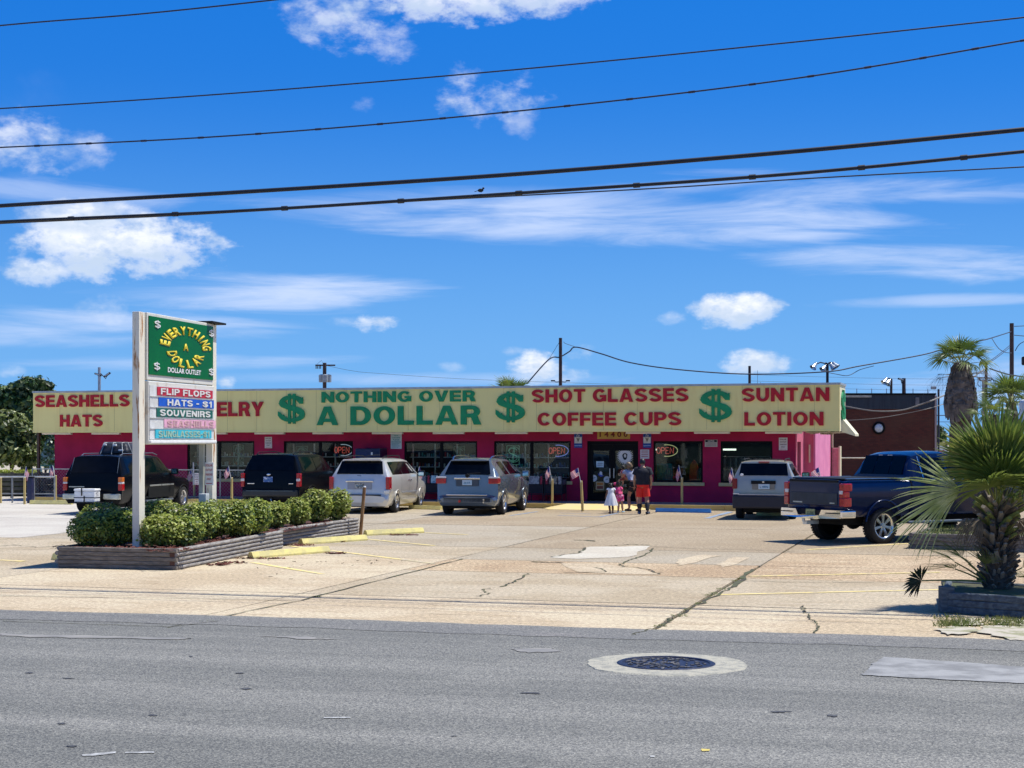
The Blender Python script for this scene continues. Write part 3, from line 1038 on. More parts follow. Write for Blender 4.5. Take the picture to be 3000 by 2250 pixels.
# soffit under the canopy, with the broken diagonal edge at the right
sm_ = MB()
sm_.poly([(lx_fl + .12, FD + .12, zb + .02), (lx_fr - .12, FD + .12, zb + .02), (lx_fr - .12, FD + 1.9, zb + .02), (lx_a + .3, WD + .1, zb + .02), (lx_a, WD + .0, zb + .02), (lx_fl + .12, WD, zb + .02)], .08, (0, 0, 1))
sm_.build('soffit', soff, store)
sl_ = MB()
for k in range(9):
    t = k / 9
    sl_.bbox(lx_a + .35 + t * 1.0, lx_a + .52 + t * 1.0, FD + 1.2 + rnd.uniform(-.1, .1) + t * .7, FD + 1.5 + t * .7, zb - .05 - rnd.uniform(0, .07), zb + .04, .01)
tag(sl_.build('rotten_edge', mat('peeling_soffit', (.55, .47, .33), .9, col2=(.25, .2, .12), scale=8, thr=(.4, .6)), store), 'broken peeling edge of the soffit')
# slanted side awning
aw = MB()
x0 = lx_fr
prof = [(x0 + .003, zb + .46), (x0 + .46, zb - .10), (x0 + .46, zb - .17), (x0 + .003, zb - .02)]
aw.poly([(x, FD + .55, z_) for x, z_ in prof], 1.3, (0, 1, 0))
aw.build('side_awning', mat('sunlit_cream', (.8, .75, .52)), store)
MB().box(x0 - 1.2, x0 + .40, FD + .6, FD + 1.8, zb - .06, zb - .03).build('soffit', soff, store)

# words on the fascia
redm = mat('red_letters', (.52, .003, .014), .6, var=.12, scale=3)
grn = mat('green_letters', (.0, .28, .095), .6, var=.12, scale=3)
cap = lambda px, py: SZ(px, py, FD)


def fw(s, p0, p1, y0, y1, m, key):
    pm = (p0 + p1) / 2
    return word(s, SX(p0, FD), SX(p1, FD), cap(pm, y1), cap(pm, y0), FD - .003, m, fascia, key=key, depth=.05)


fw('SEASHELLS', 104, 380, 1157, 1192, redm, 'r')
fw('HATS', 177, 301, 1215, 1250, redm, 'r')
fw('JEWELRY', 520, 773, 1178, 1220, redm, 'r')
fw('$', 814, 897, 1154, 1240, grn, 'g')
fw('NOTHING OVER', 943, 1393, 1146, 1178, grn, 'g')
fw('A DOLLAR', 929, 1409, 1190, 1245, grn, 'g')
fw('$', 1451, 1542, 1147, 1236, grn, 'g')
fw('SHOT GLASSES', 1559, 2017, 1139, 1178, redm, 'r')
fw('COFFEE CUPS', 1576, 1996, 1208, 1247, redm, 'r')
fw('$', 2047, 2148, 1140, 1235, grn, 'g')
fw('SUNTAN', 2174, 2430, 1136, 1176, redm, 'r')
fw('LOTION', 2181, 2413, 1207, 1247, redm, 'r')
sd = bpy.data.objects.new('letter', HV[('$', 'g')][1])
COL.objects.link(sd)
sd.parent = fascia
sd.location = (lx_fr + .004, FD + .35, zb + .25)
sd.rotation_euler = (0, 0, R(90))
sd.scale = (1.2, 1, 1.15)

# fluorescent battens under the fascia edge
tubes = [(125, 209), (270, 351), (430, 515), (590, 664), (747, 833), (917, 1004), (1091, 1179), (1269, 1360), (1451, 1545), (1640, 1736), (1834, 1934), (2034, 2138), (2242, 2350)]
for a, b in tubes:
    xa, xb = SX(a, FD + .2), SX(b, FD + .2)
    MB().bbox(xa, xb, FD + .14, FD + .30, zb - .085, zb - .012, .012).build('light_batten', mat('batten_cream', (.80, .72, .60), .6, var=.05), store)

# walkway, kerb and ramp
wk = MB()
wxl, wxr = SX(84, 0), lx_a + 4.0
rx0, rx1 = SX(1660, 0), SX(1838, 0)
wk.box(wxl, wxr, .10, WD + 4, -.02, ZW)
walkway = wk.build('walkway', walk)
walkway.location = C0
walkway.rotation_euler = (0, 0, -BA)
tag(walkway, kind='structure')
kb = MB()
q = wxl
while q < wxr - .1:
    kb.bbox(q, min(wxr, q + 3.0) - .01, 0, .098, -.02, ZW + .003, .012)
    q += 3.0
kerb = kb.build('kerb', ykerb)
kerb.location = C0
kerb.rotation_euler = (0, 0, -BA)
tag(kerb, kind='structure')
rm = MB()
ro0, ro1 = SX(1607, -.95), SX(1872, -.95)
rm.add([(rx0, -.004, ZW), (rx1, -.004, ZW), (rx1 + .35, -1.0, .008), (rx0 - .35, -1.0, .008), (rx0 - .85, -.004, .008), (rx1 + .85, -.004, .008)],
       [(0, 3, 2, 1), (0, 4, 3), (1, 2, 5)])
ramp = rm.build('ramp', mat('yellow_ramp_paint', (.74, .56, .22), .8, col2=(.66, .53, .28), scale=2, bump=.3))
ramp.location = C0
ramp.rotation_euler = (0, 0, -BA)
tag(ramp, kind='structure')

# windows
def glassmat():
    m = bpy.data.materials.new('shop_glass')
    m.use_nodes = True
    g = NG(m.node_tree)
    o = m.node_tree.nodes['Material Output']
    m.node_tree.nodes.remove(m.node_tree.nodes['Principled BSDF'])
    t = g.n('ShaderNodeBsdfTransparent')
    t.inputs[0].default_value = (.62, .70, .70, 1)
    gl = g.n('ShaderNodeBsdfGlossy')
    gl.inputs['Roughness'].default_value = .02
    gl.inputs[0].default_value = (.9, 1, 1, 1)
    fr = g.n('ShaderNodeFresnel')
    fr.inputs[0].default_value = 1.6
    bn = g.n('ShaderNodeBump')
    bn.inputs['Strength'].default_value = .03
    g.l(g.noise(g.n('ShaderNodeTexCoord').outputs['Object'], 1.3, 2), bn.inputs['Height'])
    g.l(bn.outputs[0], gl.inputs['Normal'])
    mx = g.n('ShaderNodeMixShader')
    g.l(g.m('ADD', g.m('MULTIPLY', fr.outputs[0], .62), .0), mx.inputs[0])
    g.l(t.outputs[0], mx.inputs[1])
    g.l(gl.outputs[0], mx.inputs[2])
    g.l(mx.outputs[0], o.inputs[0])
    return m


glass = glassmat()
ysill = mat('yellow_sill', (.62, .50, .22), .8, var=.08)
for i, (k, a, b, s, mu) in enumerate(op):
    if k != 'w': continue
    fm = MB()
    y0, y1 = WD + .04, WD + .10
    f_ = .07
    fm.box(a, a + f_, y0, y1, s, zwt).box(b - f_, b, y0, y1, s, zwt).box(a + f_, b - f_, y0, y1, zwt - f_, zwt).box(a + f_, b - f_, y0, y1, s, s + f_)
    w = fm.build('window', black, store)
    cuts = [a + f_] + ([mu] if mu is not None else []) + [b - f_]
    for c0, c1 in zip(cuts[:-1], cuts[1:]):
        MB().box(c0 + (.06 if c0 == mu else 0), c1 - (.06 if c1 == mu else 0), WD + .065, WD + .071, s + f_, zwt - f_).build('pane', glass, w)
    if mu is not None:
        MB().box(mu - .06, mu + .06, y0 + .004, y1 - .004, s + f_, zwt - f_).build('mullion', black, w)
    MB().bbox(a - .06, b + .06, WD - .06, WD + .04, s - .12, s - .001, .01).build('sill', ysill, w)

# doors
k, a, b, s, mu = op[4]
frm = MB()
frm.box(a, a + .09, WD + .06, WD + .16, ZW, zwt).box(b - .09, b, WD + .06, WD + .16, ZW, zwt).box(a + .09, b - .09, WD + .06, WD + .16, zwt - .12, zwt)
df = frm.build('door_frame', black, store)
for (c0, c1) in ((a + .095, mu - .004), (mu + .004, b - .095)):
    lf = MB()
    st = .11
    lf.box(c0, c0 + st, WD + .08, WD + .13, ZW + .02, zwt - .125).box(c1 - st, c1, WD + .08, WD + .13, ZW + .02, zwt - .125)
    lf.box(c0 + st, c1 - st, WD + .08, WD + .13, zwt - .34, zwt - .125).box(c0 + st, c1 - st, WD + .08, WD + .13, ZW + .02, ZW + .28)
    dl = lf.build('door', black, store)
    MB().box(c0 + st, c1 - st, WD + .10, WD + .106, ZW + .28, zwt - .34).build('pane', glass, dl)
    hx = c1 - .07 if c0 < mu - .5 else c0 + .07
    MB().bbox(hx - .015, hx + .015, WD + .02, WD + .05, 1.0, 1.35, .006).build('handle', mat('steel', (.6, .6, .58), .3, .9, var=.1), dl)
# things stuck on the doors
white = mat('white_paint', (.78, .78, .76), .6, var=.05, scale=5)
dull = mat('dull_white', (.70, .70, .66), .7, var=.08, scale=8)


def plate(name, p0, p1, y0, y1, d, m, label=None, cat=None, group=None, th=.012, r=.01):
    """upright plate on a plane d behind the kerb face, between photo columns and rows"""
    xa, xb = SX(p0, d), SX(p1, d)
    pm = (p0 + p1) / 2
    za, zb_ = SZ(pm, y1, d), SZ(pm, y0, d)
    root = sobj(name, (xa + xb) / 2, d, (za + zb_) / 2, label, cat, group)
    w, h = xb - xa, zb_ - za
    MB().bbox(-w / 2, w / 2, -th, 0, -h / 2, h / 2, min(.004, th / 3)).build('board', m, root)
    return root, w, h


XR = (R(90), 0, 0)
dg = WD + .095
rs = sobj('sun_sticker', (SX(1831, dg)), dg, SZ(1831, 1337, dg), 'round white scalloped sticker with a dark head on the right door leaf', 'sticker')
pt = []
for i in range(56):
    r_ = .31 if i % 2 else .21
    pt.append((r_ * cos(2 * pi * i / 56), 0, r_ * sin(2 * pi * i / 56)))
MB().poly(pt, .004, (0, -1, 0)).build('rosette', white, rs)
blk = mat('black_print', (.015, .015, .02), .6, var=.2)
MB().poly([(.10 * cos(t) * (1 if sin(t) > 0 else .85), -.0045, .02 + .10 * sin(t) * (1 if sin(t) > 0 else 1.5)) for t in [2 * pi * k / 16 for k in range(16)]], .001, (0, -1, 0)).build('head_print', blk, rs)
MB().poly([(.045 * cos(t) + .005, -.0060, .02 + .065 * sin(t)) for t in [2 * pi * k / 12 for k in range(12)]], .001, (0, -1, 0)).build('face_print', dull, rs)
p, w, h = plate('door_notice', 1747, 1769, 1351, 1369, dg, mat('pale_blue_card', (.55, .74, .80), .7, var=.1), 'pale blue notice taped high on the left door leaf', 'notice', th=.004)
for k in range(2):
    MB().box(-w * .35, w * .35, -.006, -.0042, h * (.12 - .3 * k), h * (.2 - .3 * k)).build('print', blk, p)
for (px, py, rr_, lab) in ((1740, 1401, .12, 'left of the two round white stickers low on the left door leaf'), (1778, 1405, .12, 'right of the two round white stickers low on the left door leaf')):
    o = sobj('round_sticker', SX(px, dg), dg, SZ(px, py, dg), lab, 'sticker', 'round white stickers on the left door leaf')
    MB().poly([(rr_ * 1.0 * cos(2 * pi * i / 20), 0, rr_ * sin(2 * pi * i / 20)) for i in range(20)], .004, (0, -1, 0)).build('disc', dull, o)
    MB().poly([(-.06, -.0045, -.02), (.04, -.0045, .0), (.07, -.0045, .04), (-.03, -.0045, .03)], .001, (0, -1, 0)).build('print', mat('grey_green_print', (.25, .35, .28), .7, var=.1), o)
o = sobj('cap_sticker', SX(1760, dg), dg, SZ(1760, 1388, dg), 'white and blue cap shaped sticker on the left door leaf', 'sticker')
MB().poly([(-.05, 0, -.02), (.06, 0, -.05), (.05, 0, .06), (0, 0, .09), (-.04, 0, .06)], .004, (0, -1, 0)).build('crown', white, o)
MB().poly([(-.10, -.001, .02), (-.05, -.001, -.02), (.06, -.001, -.05), (.12, -.001, -.07), (.0, -.001, -.11), (-.08, -.001, -.05)], .004, (0, -1, 0)).build('brim', mat('blue_print', (.04, .10, .5), .6, var=.1), o)
p, w, h = plate('poster', 1746, 1770, 1411, 1436, dg, mat('tan_card', (.62, .46, .24), .7, var=.08), 'small tan and orange poster at the foot of the left door leaf', 'poster', th=.004)
MB().box(-w * .38, w * .38, -.0062, -.0042, h * .1, h * .38).build('print', mat('orange_print', (.62, .22, .03), .7, var=.1), p)
MB().box(-w * .38, w * .38, -.0062, -.0042, -h * .35, -h * .0).build('print', mat('brown_red_print', (.30, .07, .03), .7, var=.2, scale=30), p)
goldm = mat('gold_print', (.62, .52, .28), .5, var=.1)
o = sobj('gold_lettering', SX(1825, dg), dg - .001, SZ(1825, 1400, dg), 'gold opening words painted on the right door leaf', 'lettering')
for k, s_ in enumerate(('OPEN', '7', 'DAYS')):
    txt(s_, .30 if len(s_) > 1 else .08, .10, goldm, o, (-.02, -.004, .12 - .2 * k), XR, .03)

# ---- signs on the wall
signw = mat('sign_white', (.72, .68, .66), .6, var=.05)
redp = mat('red_print', (.45, .02, .03), .6, var=.1)
tealp = mat('teal_print', (.02, .28, .28), .6, var=.1)


def parking(p0, p1, y0, y1, d, label):
    p, w, h = plate('parking_sign', p0, p1, y0, y1, d, signw, label, 'sign', 'small white parking signs')
    for k, s_ in enumerate(('DOLLAR', 'OUTLET', 'PARKING', 'ONLY')):
        txt(s_, w * (.78 if k < 3 else .5), h * .11, mat('brown_print', (.16, .05, .05), .6, var=.1), p, (0, -.0135, h * (.36 - .2 * k)), XR, .03)
    for k in range(2):
        MB().box(-w * .36, w * .36, -.0145, -.0125, -h * (.40 + .05 * k), -h * (.385 + .05 * k)).build('fine_print', redp, p)
    return p


parking(776, 797, 1280, 1313, WD - .003, 'small white parking sign high on the wall between the first two windows from the left')
parking(194, 214, 1388, 1422, .2, 'small white parking sign low on the wall left of the black car with roof bag')
parking(570, 583, 1386, 1420, .2, 'small white parking sign low on the fence right of the black car with roof bag')
parking(2282, 2307, 1282, 1319, WD - .003, 'small white parking sign right of the rightmost window')
p, w, h = plate('rules_sign', 1145, 1177, 1271, 1315, WD - .003, mat('sign_pale', (.62, .72, .70), .6, var=.05), 'pale sign of teal print above the grey minivan', 'sign')
for k in range(4):
    txt(('HOT', 'CONCRETE', 'PLEASE', 'NO PARKING')[k], w * (.4, .74, .6, .86)[k], h * .085, tealp, p, (0, -.0135, h * (.38 - .14 * k)), XR, .035)
for k in range(4):
    MB().box(-w * .42, w * (.3 - .1 * (k % 2)), -.0145, -.0125, -h * (.16 + .08 * k), -h * (.135 + .08 * k)).build('fine_print', tealp, p)
bluep = mat('sign_blue', (.01, .055, .33), .5, var=.08)
for (a_, b_, lab) in ((1682, 1706, 'tall blue and white disabled parking sign left of the doors'), (1884, 1908, 'tall blue and white disabled parking sign right of the doors')):
    p, w, h = plate('disabled_parking_sign', a_, b_, 1268, 1312, WD - .02, bluep, lab, 'sign', 'blue disabled parking signs beside the doors', th=.015)
    MB().box(-w * .44, w * .44, -.0185, -.0155, -h * .20, h * .20).build('white_panel', dull, p)
    MB().poly([(-w * .22, -.0187, h * .14), (w * .22, -.0187, h * .14), (0, -.0187, -h * .12)], .001, (0, -1, 0)).build('triangle_print', mat('grey_print', (.2, .2, .16), .6, var=.1), p)
    # wheelchair emblem: head, back, seat and wheel
    wc = MB()
    wc.tube([(.05 * cos(t) - .01, -.017, h * .32 + .05 * sin(t)) for t in [R(150 + 20 * i) for i in range(12)]], .007, 5)
    wc.cyl((-.02, -.018, h * .45), (-.02, -.014, h * .45), .014)
    wc.tube([(-.02, -.017, h * .43), (-.02, -.017, h * .34), (.035, -.017, h * .34), (.05, -.017, h * .27)], .009, 5)
    wc.build('wheelchair_emblem', white, p)
    txt('$250 FINE', w * .86, h * .07, mat('pale_blue_print', (.5, .65, .85), .6, var=.05), p, (0, -.0165, -h * .36), XR, .03)
    MB().box(-w * .5, w * .5, -.018, -.0155, h * .21, h * .225).build('white_line', white, p)
p, w, h = plate('house_number_sign', 1750, 1846, 1256, 1286, WD - .003, mat('amber_board', (.62, .40, .08), .7, col2=(.52, .33, .08), scale=4), 'amber board with the number 14400 above the doors', 'sign')
txt('1 4 4 0 0', w * .86, h * .52, mat('maroon_print', (.16, .008, .01), .6, var=.1), p, (0, -.0135, -.02), XR, .035)
p, w, h = plate('shop_rules_sign', 1876, 1902, 1317, 1344, WD - .003, signw, 'small pale sign with red print right of the doors under the blue sign', 'sign')
for k in range(4):
    MB().box(-w * .38, w * .38, -.0145, -.0125, h * (.30 - .2 * k), h * (.37 - .2 * k)).build('fine_print', redp, p)
p, w, h = plate('notice_sign', 2065, 2102, 1288, 1309, WD - .003, mat('notice_pale', (.55, .52, .45), .6, var=.08), 'wide pale notice board with a black heading between the two right windows', 'sign')
MB().box(-w * .46, w * .46, -.0145, -.0125, h * .14, h * .46).build('black_heading', blk, p)
txt('NOTICE', w * .5, h * .22, dull, p, (0, -.016, h * .3), XR, .03)
for k in range(3):
    MB().box(-w * .40, w * .40, -.0145, -.0125, -h * (.02 + .15 * k), -h * (-.02 + .15 * k)).build('fine_print', mat('brown_print', (.16, .05, .05)), p)

# ---- vending machine
vx0, vx1 = SX(1038, WD - .75), SX(1128, WD - .4)
vm = sobj('vending_machine', (vx0 + vx1) / 2, WD - .42, ZW, 'dark navy bottled water vending machine between two windows behind the cars', 'vending machine')
w = 1.0
navy = mat('navy_gloss', (.006, .009, .045), .3, var=.2)
MB().bbox(-w / 2, w / 2, -.36, .36, 0, 1.88, .03).build('cabinet', navy, vm)
MB().box(-w / 2 + .04, w / 2 - .28, -.372, -.361, .25, 1.82).build('front_panel', mat('navy_panel', (.008, .014, .08), .2, var=.3, scale=2), vm)
txt('DASANI', w * .56, .13, mat('pale_blue_print', (.5, .65, .85)), vm, (-.12, -.374, 1.30), XR, .01)
for k in range(5):
    MB().ball((-w / 2 + .14 + k * .13, -.372, 1.02), .035).build('bottle_print', mat('pale_blue_print', (.5, .65, .85)), vm)
MB().box(w / 2 - .24, w / 2 - .06, -.368, -.361, 1.25, 1.30).build('coin_slot', dull, vm)
MB().box(w / 2 - .36, w / 2 - .29, -.376, -.373, 1.64, 1.74).build('label', dull, vm)
MB().box(w / 2 - .24, w / 2 - .06, -.368, -.361, .5, .9).build('hatch', black, vm)

# ---- inside of the shop
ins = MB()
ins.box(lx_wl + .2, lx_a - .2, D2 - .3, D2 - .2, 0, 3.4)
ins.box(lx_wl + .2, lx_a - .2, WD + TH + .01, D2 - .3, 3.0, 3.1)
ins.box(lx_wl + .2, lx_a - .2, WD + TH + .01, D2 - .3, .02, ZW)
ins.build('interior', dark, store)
shelfw = mat('shelf_white', (.78, .80, .78), .5, var=.05)
goods = [mat('goods_white', (.75, .78, .76), .5, var=.1), mat('goods_teal', (.10, .42, .42), .5, var=.2), mat('goods_tan', (.5, .42, .3), .6, var=.2), mat('goods_blue', (.06, .15, .42), .5, var=.2), mat('goods_red', (.5, .05, .05), .5, var=.2)]
names = ['first window from the left', 'second window from the left', 'third window from the left', 'window left of the doors']
r = random.Random(11)
for i in range(4):
    k, a, b, s, mu = op[i]
    y = WD + .62
    root = sobj('display_shelves', (a + b) / 2, y, ZW, 'white display shelves of small goods behind the ' + names[i], 'shelves', 'display shelves behind the shop windows')
    w = b - a
    nu = 4
    for j in range(nu):
        xx = -w / 2 + .12 + (w - .24) * j / (nu - 1)
        MB().box(xx - .025, xx + .025, -.02, .02, 0, 2.05).build('upright', shelfw, root)
    for j, zz in enumerate((.62, .98, 1.34, 1.70)):
        MB().box(-w / 2 + .04, w / 2 - .04, -.16, -.025, zz - ZW, zz - ZW + .035).build('shelf', shelfw, root)
        gb = MB()
        x = -w / 2 + .1
        while x < w / 2 - .15:
            if r.random() < .86:
                ww, hh = r.uniform(.04, .09), r.uniform(.07, .17)
                gb.cur = r.choice([0, 0, 0, 1, 2, 3, 4] if i != 3 else [0, 1, 1, 1, 3])
                gb.cyl((x, -.10, zz - ZW + .036), (x, -.10, zz - ZW + .036 + hh), ww / 2, n=8)
            x += r.uniform(.07, .13)
        tag(gb.build('goods', goods, root), kind='stuff')
# swimwear racks and floats in the right windows
k, a, b, s, mu = op[5]
fl = sobj('pool_float', a + (b - a) * .77, WD + .5, ZW, 'bright orange swim board standing upright in the window right of the doors', 'float')
MB().poly([(.0 + .17 * cos(t), 0, .95 + .52 * sin(t)) for t in [2 * pi * i / 24 for i in range(24)]], .06, (0, 1, 0)).build('board', mat('orange_foam', (.85, .10, .015), .5, var=.1), fl)
fl = sobj('pool_float', a + (b - a) * .88, WD + .5, ZW, 'smaller green swim board beside the orange one in the window', 'float')
MB().poly([(.10 * cos(t), 0, .85 + .36 * sin(t)) for t in [2 * pi * i / 20 for i in range(20)]], .06, (0, 1, 0)).build('board', mat('green_foam', (.02, .22, .10), .5, var=.1), fl)
fl = sobj('beach_towel', a + (b - a) * .14, WD + .6, ZW, 'teal towel hanging at the left side of the window right of the doors', 'towel')
gm = MB()
for i in range(8):
    x = -.25 + .07 * i
    gm.box(x, x + .068, .02 * (i % 2), .03 + .02 * (i % 2), .55 + .02 * (i % 3), 1.35)
gm.build('cloth', mat('teal_cloth', (.02, .34, .40), .7, var=.1), fl)
k, a, b, s, mu = op[6]
for j, (fx, cc, lab) in enumerate(((.12, (.12, .12, .14), 'grey clothing rack at the left of the rightmost window'), (.62, (.25, .27, .22), 'pale draped clothes in the rightmost window behind the silver car'))):
    rk = sobj('clothes_rack', a + (b - a) * fx, WD + .8, ZW, lab, 'clothes rack')
    gm = MB()
    for i in range(14):
        x = -.45 + .065 * i
        gm.cur = i % 3
        gm.box(x, x + .045, -.2, .2, .5 + r.uniform(0, .2), 1.55)
    gm.build('clothes', [mat('clothes_%d' % j, cc, .8, var=.3), mat('clothes_pale', (.42, .45, .4), .8, var=.3), mat('clothes_dark', (.04, .05, .08), .8, var=.3)], rk)
    MB().cyl((-.5, 0, 1.6), (.5, 0, 1.6), .015).cyl((-.5, 0, 0), (-.5, 0, 1.6), .015).cyl((.5, 0, 0), (.5, 0, 1.6), .015).build('rail', mat('steel', (.6, .6, .58)), rk)
# ceiling lamps that are on
lampm = mat('lit_tube', (1, 1, .9), .5, emit=(1, .97, .82), estr=3.0)
for (px0, px1, py, d) in ((1755, 1782, 1317, 5.5), (2114, 2156, 1317, 6.0), (1917, 1923, 1317, 6.0)):
    xa, xb = SX(px0, d), SX(px1, d)
    zz = SZ((px0 + px1) / 2, py, d)
    o = sobj('ceiling_lamp', (xa + xb) / 2, d, zz, {1755: 'lit tube lamp seen through the left door leaf', 2114: 'long lit tube lamp seen through the rightmost window', 1917: 'short piece of lit tube lamp behind the open sign right of the doors'}[px0], 'lamp')
    MB().cbox((0, 0, 0), (xb - xa, .12, .06)).build('tube', lampm, o)

hid = mat('unseen_fill_tube', (1, 1, .9), .5, emit=(1, .97, .85), estr=9.0)  # unseen tubes added to brighten the shelves behind the glass
for i in range(9):
    xc_ = lx_wl + 2.6 + i * 2.95
    MB().box(xc_ - .75, xc_ + .75, 3.48, 3.62, 2.83, 2.89).build('unseen_fill_tube', hid, store)

# ---- neon signs
nred = mat('neon_red', (.6, .1, .1), .4, emit=(1, .16, .12), estr=.75)
nwh = mat('neon_white', (.7, .7, .7), .4, emit=(.7, .75, .9), estr=.55)
nbl = mat('neon_blue', (.3, .3, .7), .4, emit=(.30, .34, 1.0), estr=.7)
nye = mat('neon_yellow', (.7, .6, .3), .4, emit=(.95, .85, .4), estr=.6)
ngr = mat('neon_green', (.25, .5, .4), .4, emit=(.25, .62, .45), estr=.34)
ngl = mat('neon_dim', (.16, .30, .26), .4, emit=(.12, .3, .24), estr=.12)
dneon = WD + .16


def opensign(px0, px1, y0, y1, mo, lab):
    xa, xb = SX(px0, dneon), SX(px1, dneon)
    pm = (px0 + px1) / 2
    z0, z1 = SZ(pm, y1, dneon), SZ(pm, y0, dneon)
    o = sobj('open_sign', (xa + xb) / 2, dneon, (z0 + z1) / 2, lab, 'neon sign', 'neon open signs in the windows')
    w, h = (xb - xa), (z1 - z0)
    def N(pts): return [(-w * .47 + x_ * w * .80, 0, (y_ - .5) * h * .52) for x_, y_ in pts]
    L = MB()
    L.tube(N(arc(.11, .5, .10, .5, 0, 360, 14)), .013, 5)
    L.tube(N([(.27, 0), (.27, 1)]), .013, 5).tube(N([(.27, 1)] + arc(.36, .74, .10, .26, 90, -90, 8) + [(.27, .48)]), .013, 5)
    L.tube(N([(.70, 0), (.53, 0), (.53, 1), (.70, 1)]), .013, 5).tube(N([(.53, .5), (.67, .5)]), .013, 5)
    L.tube(N([(.78, 0), (.78, 1), (.98, 0), (.98, 1)]), .013, 5)
    L.build('letters', nred, o)
    MB().tube([(w * .5 * cos(t), 0, h * .5 * sin(t)) for t in [R(-105 + 10 * i) for i in range(22)]], .014, 5).build('ring', mo, o)
    MB().tube([(w * .5 * cos(t), .0, h * .5 * sin(t)) for t in [R(105 + 10 * i) for i in range(16)]], .006, 5).build('unlit_ring', blk, o)
    return o


opensign(978, 1033, 1302, 1335, nwh, 'red neon open sign with white ring in the second window from the left')
opensign(1606, 1665, 1304, 1337, nbl, 'red neon open sign with blue ring in the window left of the doors')
opensign(1922, 1985, 1303, 1337, nye, 'red neon open sign with yellow ring in the window right of the doors')


def dollar_sign(px0, px1, y0, y1, m, lab):
    xa, xb = SX(px0, dneon), SX(px1, dneon)
    pm = (px0 + px1) / 2
    z0, z1 = SZ(pm, y1, dneon), SZ(pm, y0, dneon)
    o = sobj('dollar_sign', (xa + xb) / 2, dneon, (z0 + z1) / 2, lab, 'neon sign', 'neon dollar signs in the windows')
    w, h = xb - xa, z1 - z0
    f = MB()
    f.tube([(-w / 2, 0, -h / 2), (w / 2, 0, -h / 2), (w / 2, 0, h / 2), (-w / 2, 0, h / 2), (-w / 2, 0, -h / 2)], .010, 5)
    f.build('outline', m, o)
    s_ = MB()
    pts = arc(0, .2, .30, .17, 20, 210, 10) + arc(0, -.14, .30, .17, 30, -165, 10)
    s_.tube([(x_ * w * 1.1, 0, y_ * h) for x_, y_ in pts], .011, 5)
    s_.tube([(x_ * w * 1.4 + .03, 0, y_ * h * 1.2) for x_, y_ in pts], .008, 5)
    for q_ in (-.05, .05):
        s_.tube([(q_ * w - .02, 0, -h * .42), (q_ * w + .05, 0, h * .42)], .009, 5)
    s_.build('dollar', m, o)


dollar_sign(1485, 1521, 1306, 1361, ngr, 'green neon dollar sign glowing in the window left of the doors')
dollar_sign(1330, 1361, 1308, 1365, ngl, 'unlit neon dollar sign in the third window from the left')
dollar_sign(684, 714, 1305, 1362, ngl, 'unlit neon dollar sign in the first window from the left')
dollar_sign(867, 900, 1308, 1362, ngl, 'unlit neon dollar sign in the second window from the left')

# ---- bins of goods on the walkway under the windows
def bin_(px0, px1, lab, panels):
    d = WD - .75
    xa, xb = SX(px0, d), SX(px1, d)
    o = sobj('sale_bin', (xa + xb) / 2, d, ZW, lab, 'sale bin', 'dark sale bins under the windows')
    w = xb - xa
    fr = MB()
    for sx in (-1, 1):
        for yy in (0, .55):
            fr.cyl((sx * (w / 2 - .02), yy, 0), (sx * (w / 2 - .02), yy, .95), .018, n=6)
    for zz in (.25, .62, .95):
        fr.cyl((-w / 2, 0, zz), (w / 2, 0, zz), .014, n=6)
    fr.build('frame', mat('dark_steel', (.03, .03, .04), .5, .5, var=.2), o)
    MB().box(-w / 2 + .02, w / 2 - .02, .01, .54, .28, .60).build('basket', mat('bin_dark', (.012, .012, .02), .7, var=.3), o)
    g_ = MB()
    for k in range(int(w / .11)):
        g_.cur = r.choice([0, 1, 2])
        g_.bbox(-w / 2 + .06 + k * .11, -w / 2 + .15 + k * .11, .05, .4, .60, .70 + r.uniform(0, .16), .01)
    tag(g_.build('goods', [mat('clothes_dark', (.04, .05, .08)), mat('bin_goods', (.12, .05, .10), .7, var=.3), mat('bin_goods_b', (.08, .08, .12), .7, var=.3)], o), kind='stuff')
    for (x_, w_, m_) in panels:
        MB().box(x_ * w - w_ / 2, x_ * w + w_ / 2, -.03, -.018, .62, .90).build('price_card', m_, o)


cardp = mat('pale_card', (.42, .44, .44), .6, col2=(.2, .2, .22), scale=14, thr=(.45, .55))
redc = mat('red_card', (.42, .03, .06), .6, var=.2)
tealc = mat('pale_teal_card', (.52, .72, .74), .6, col2=(.10, .30, .42), scale=10, thr=(.42, .6))
bin_(1225, 1290, 'dark sale bin with a pale blue card right of the grey minivan', [(-.3, .25, cardp), (-.02, .07, redc), (.24, .26, tealc)])
bin_(1543, 1592, 'dark sale bin with a grey card just right of the grey suv', [(-.05, .38, cardp), (.38, .07, redc)])
bin_(1594, 1648, 'dark sale bin with mottled cards left of the flag posts by the ramp', [(-.36, .07, redc), (.0, .30, mat('mottled_card', (.40, .34, .25), .6, col2=(.1, .1, .08), scale=14, thr=(.45, .55))), (.36, .12, cardp)])

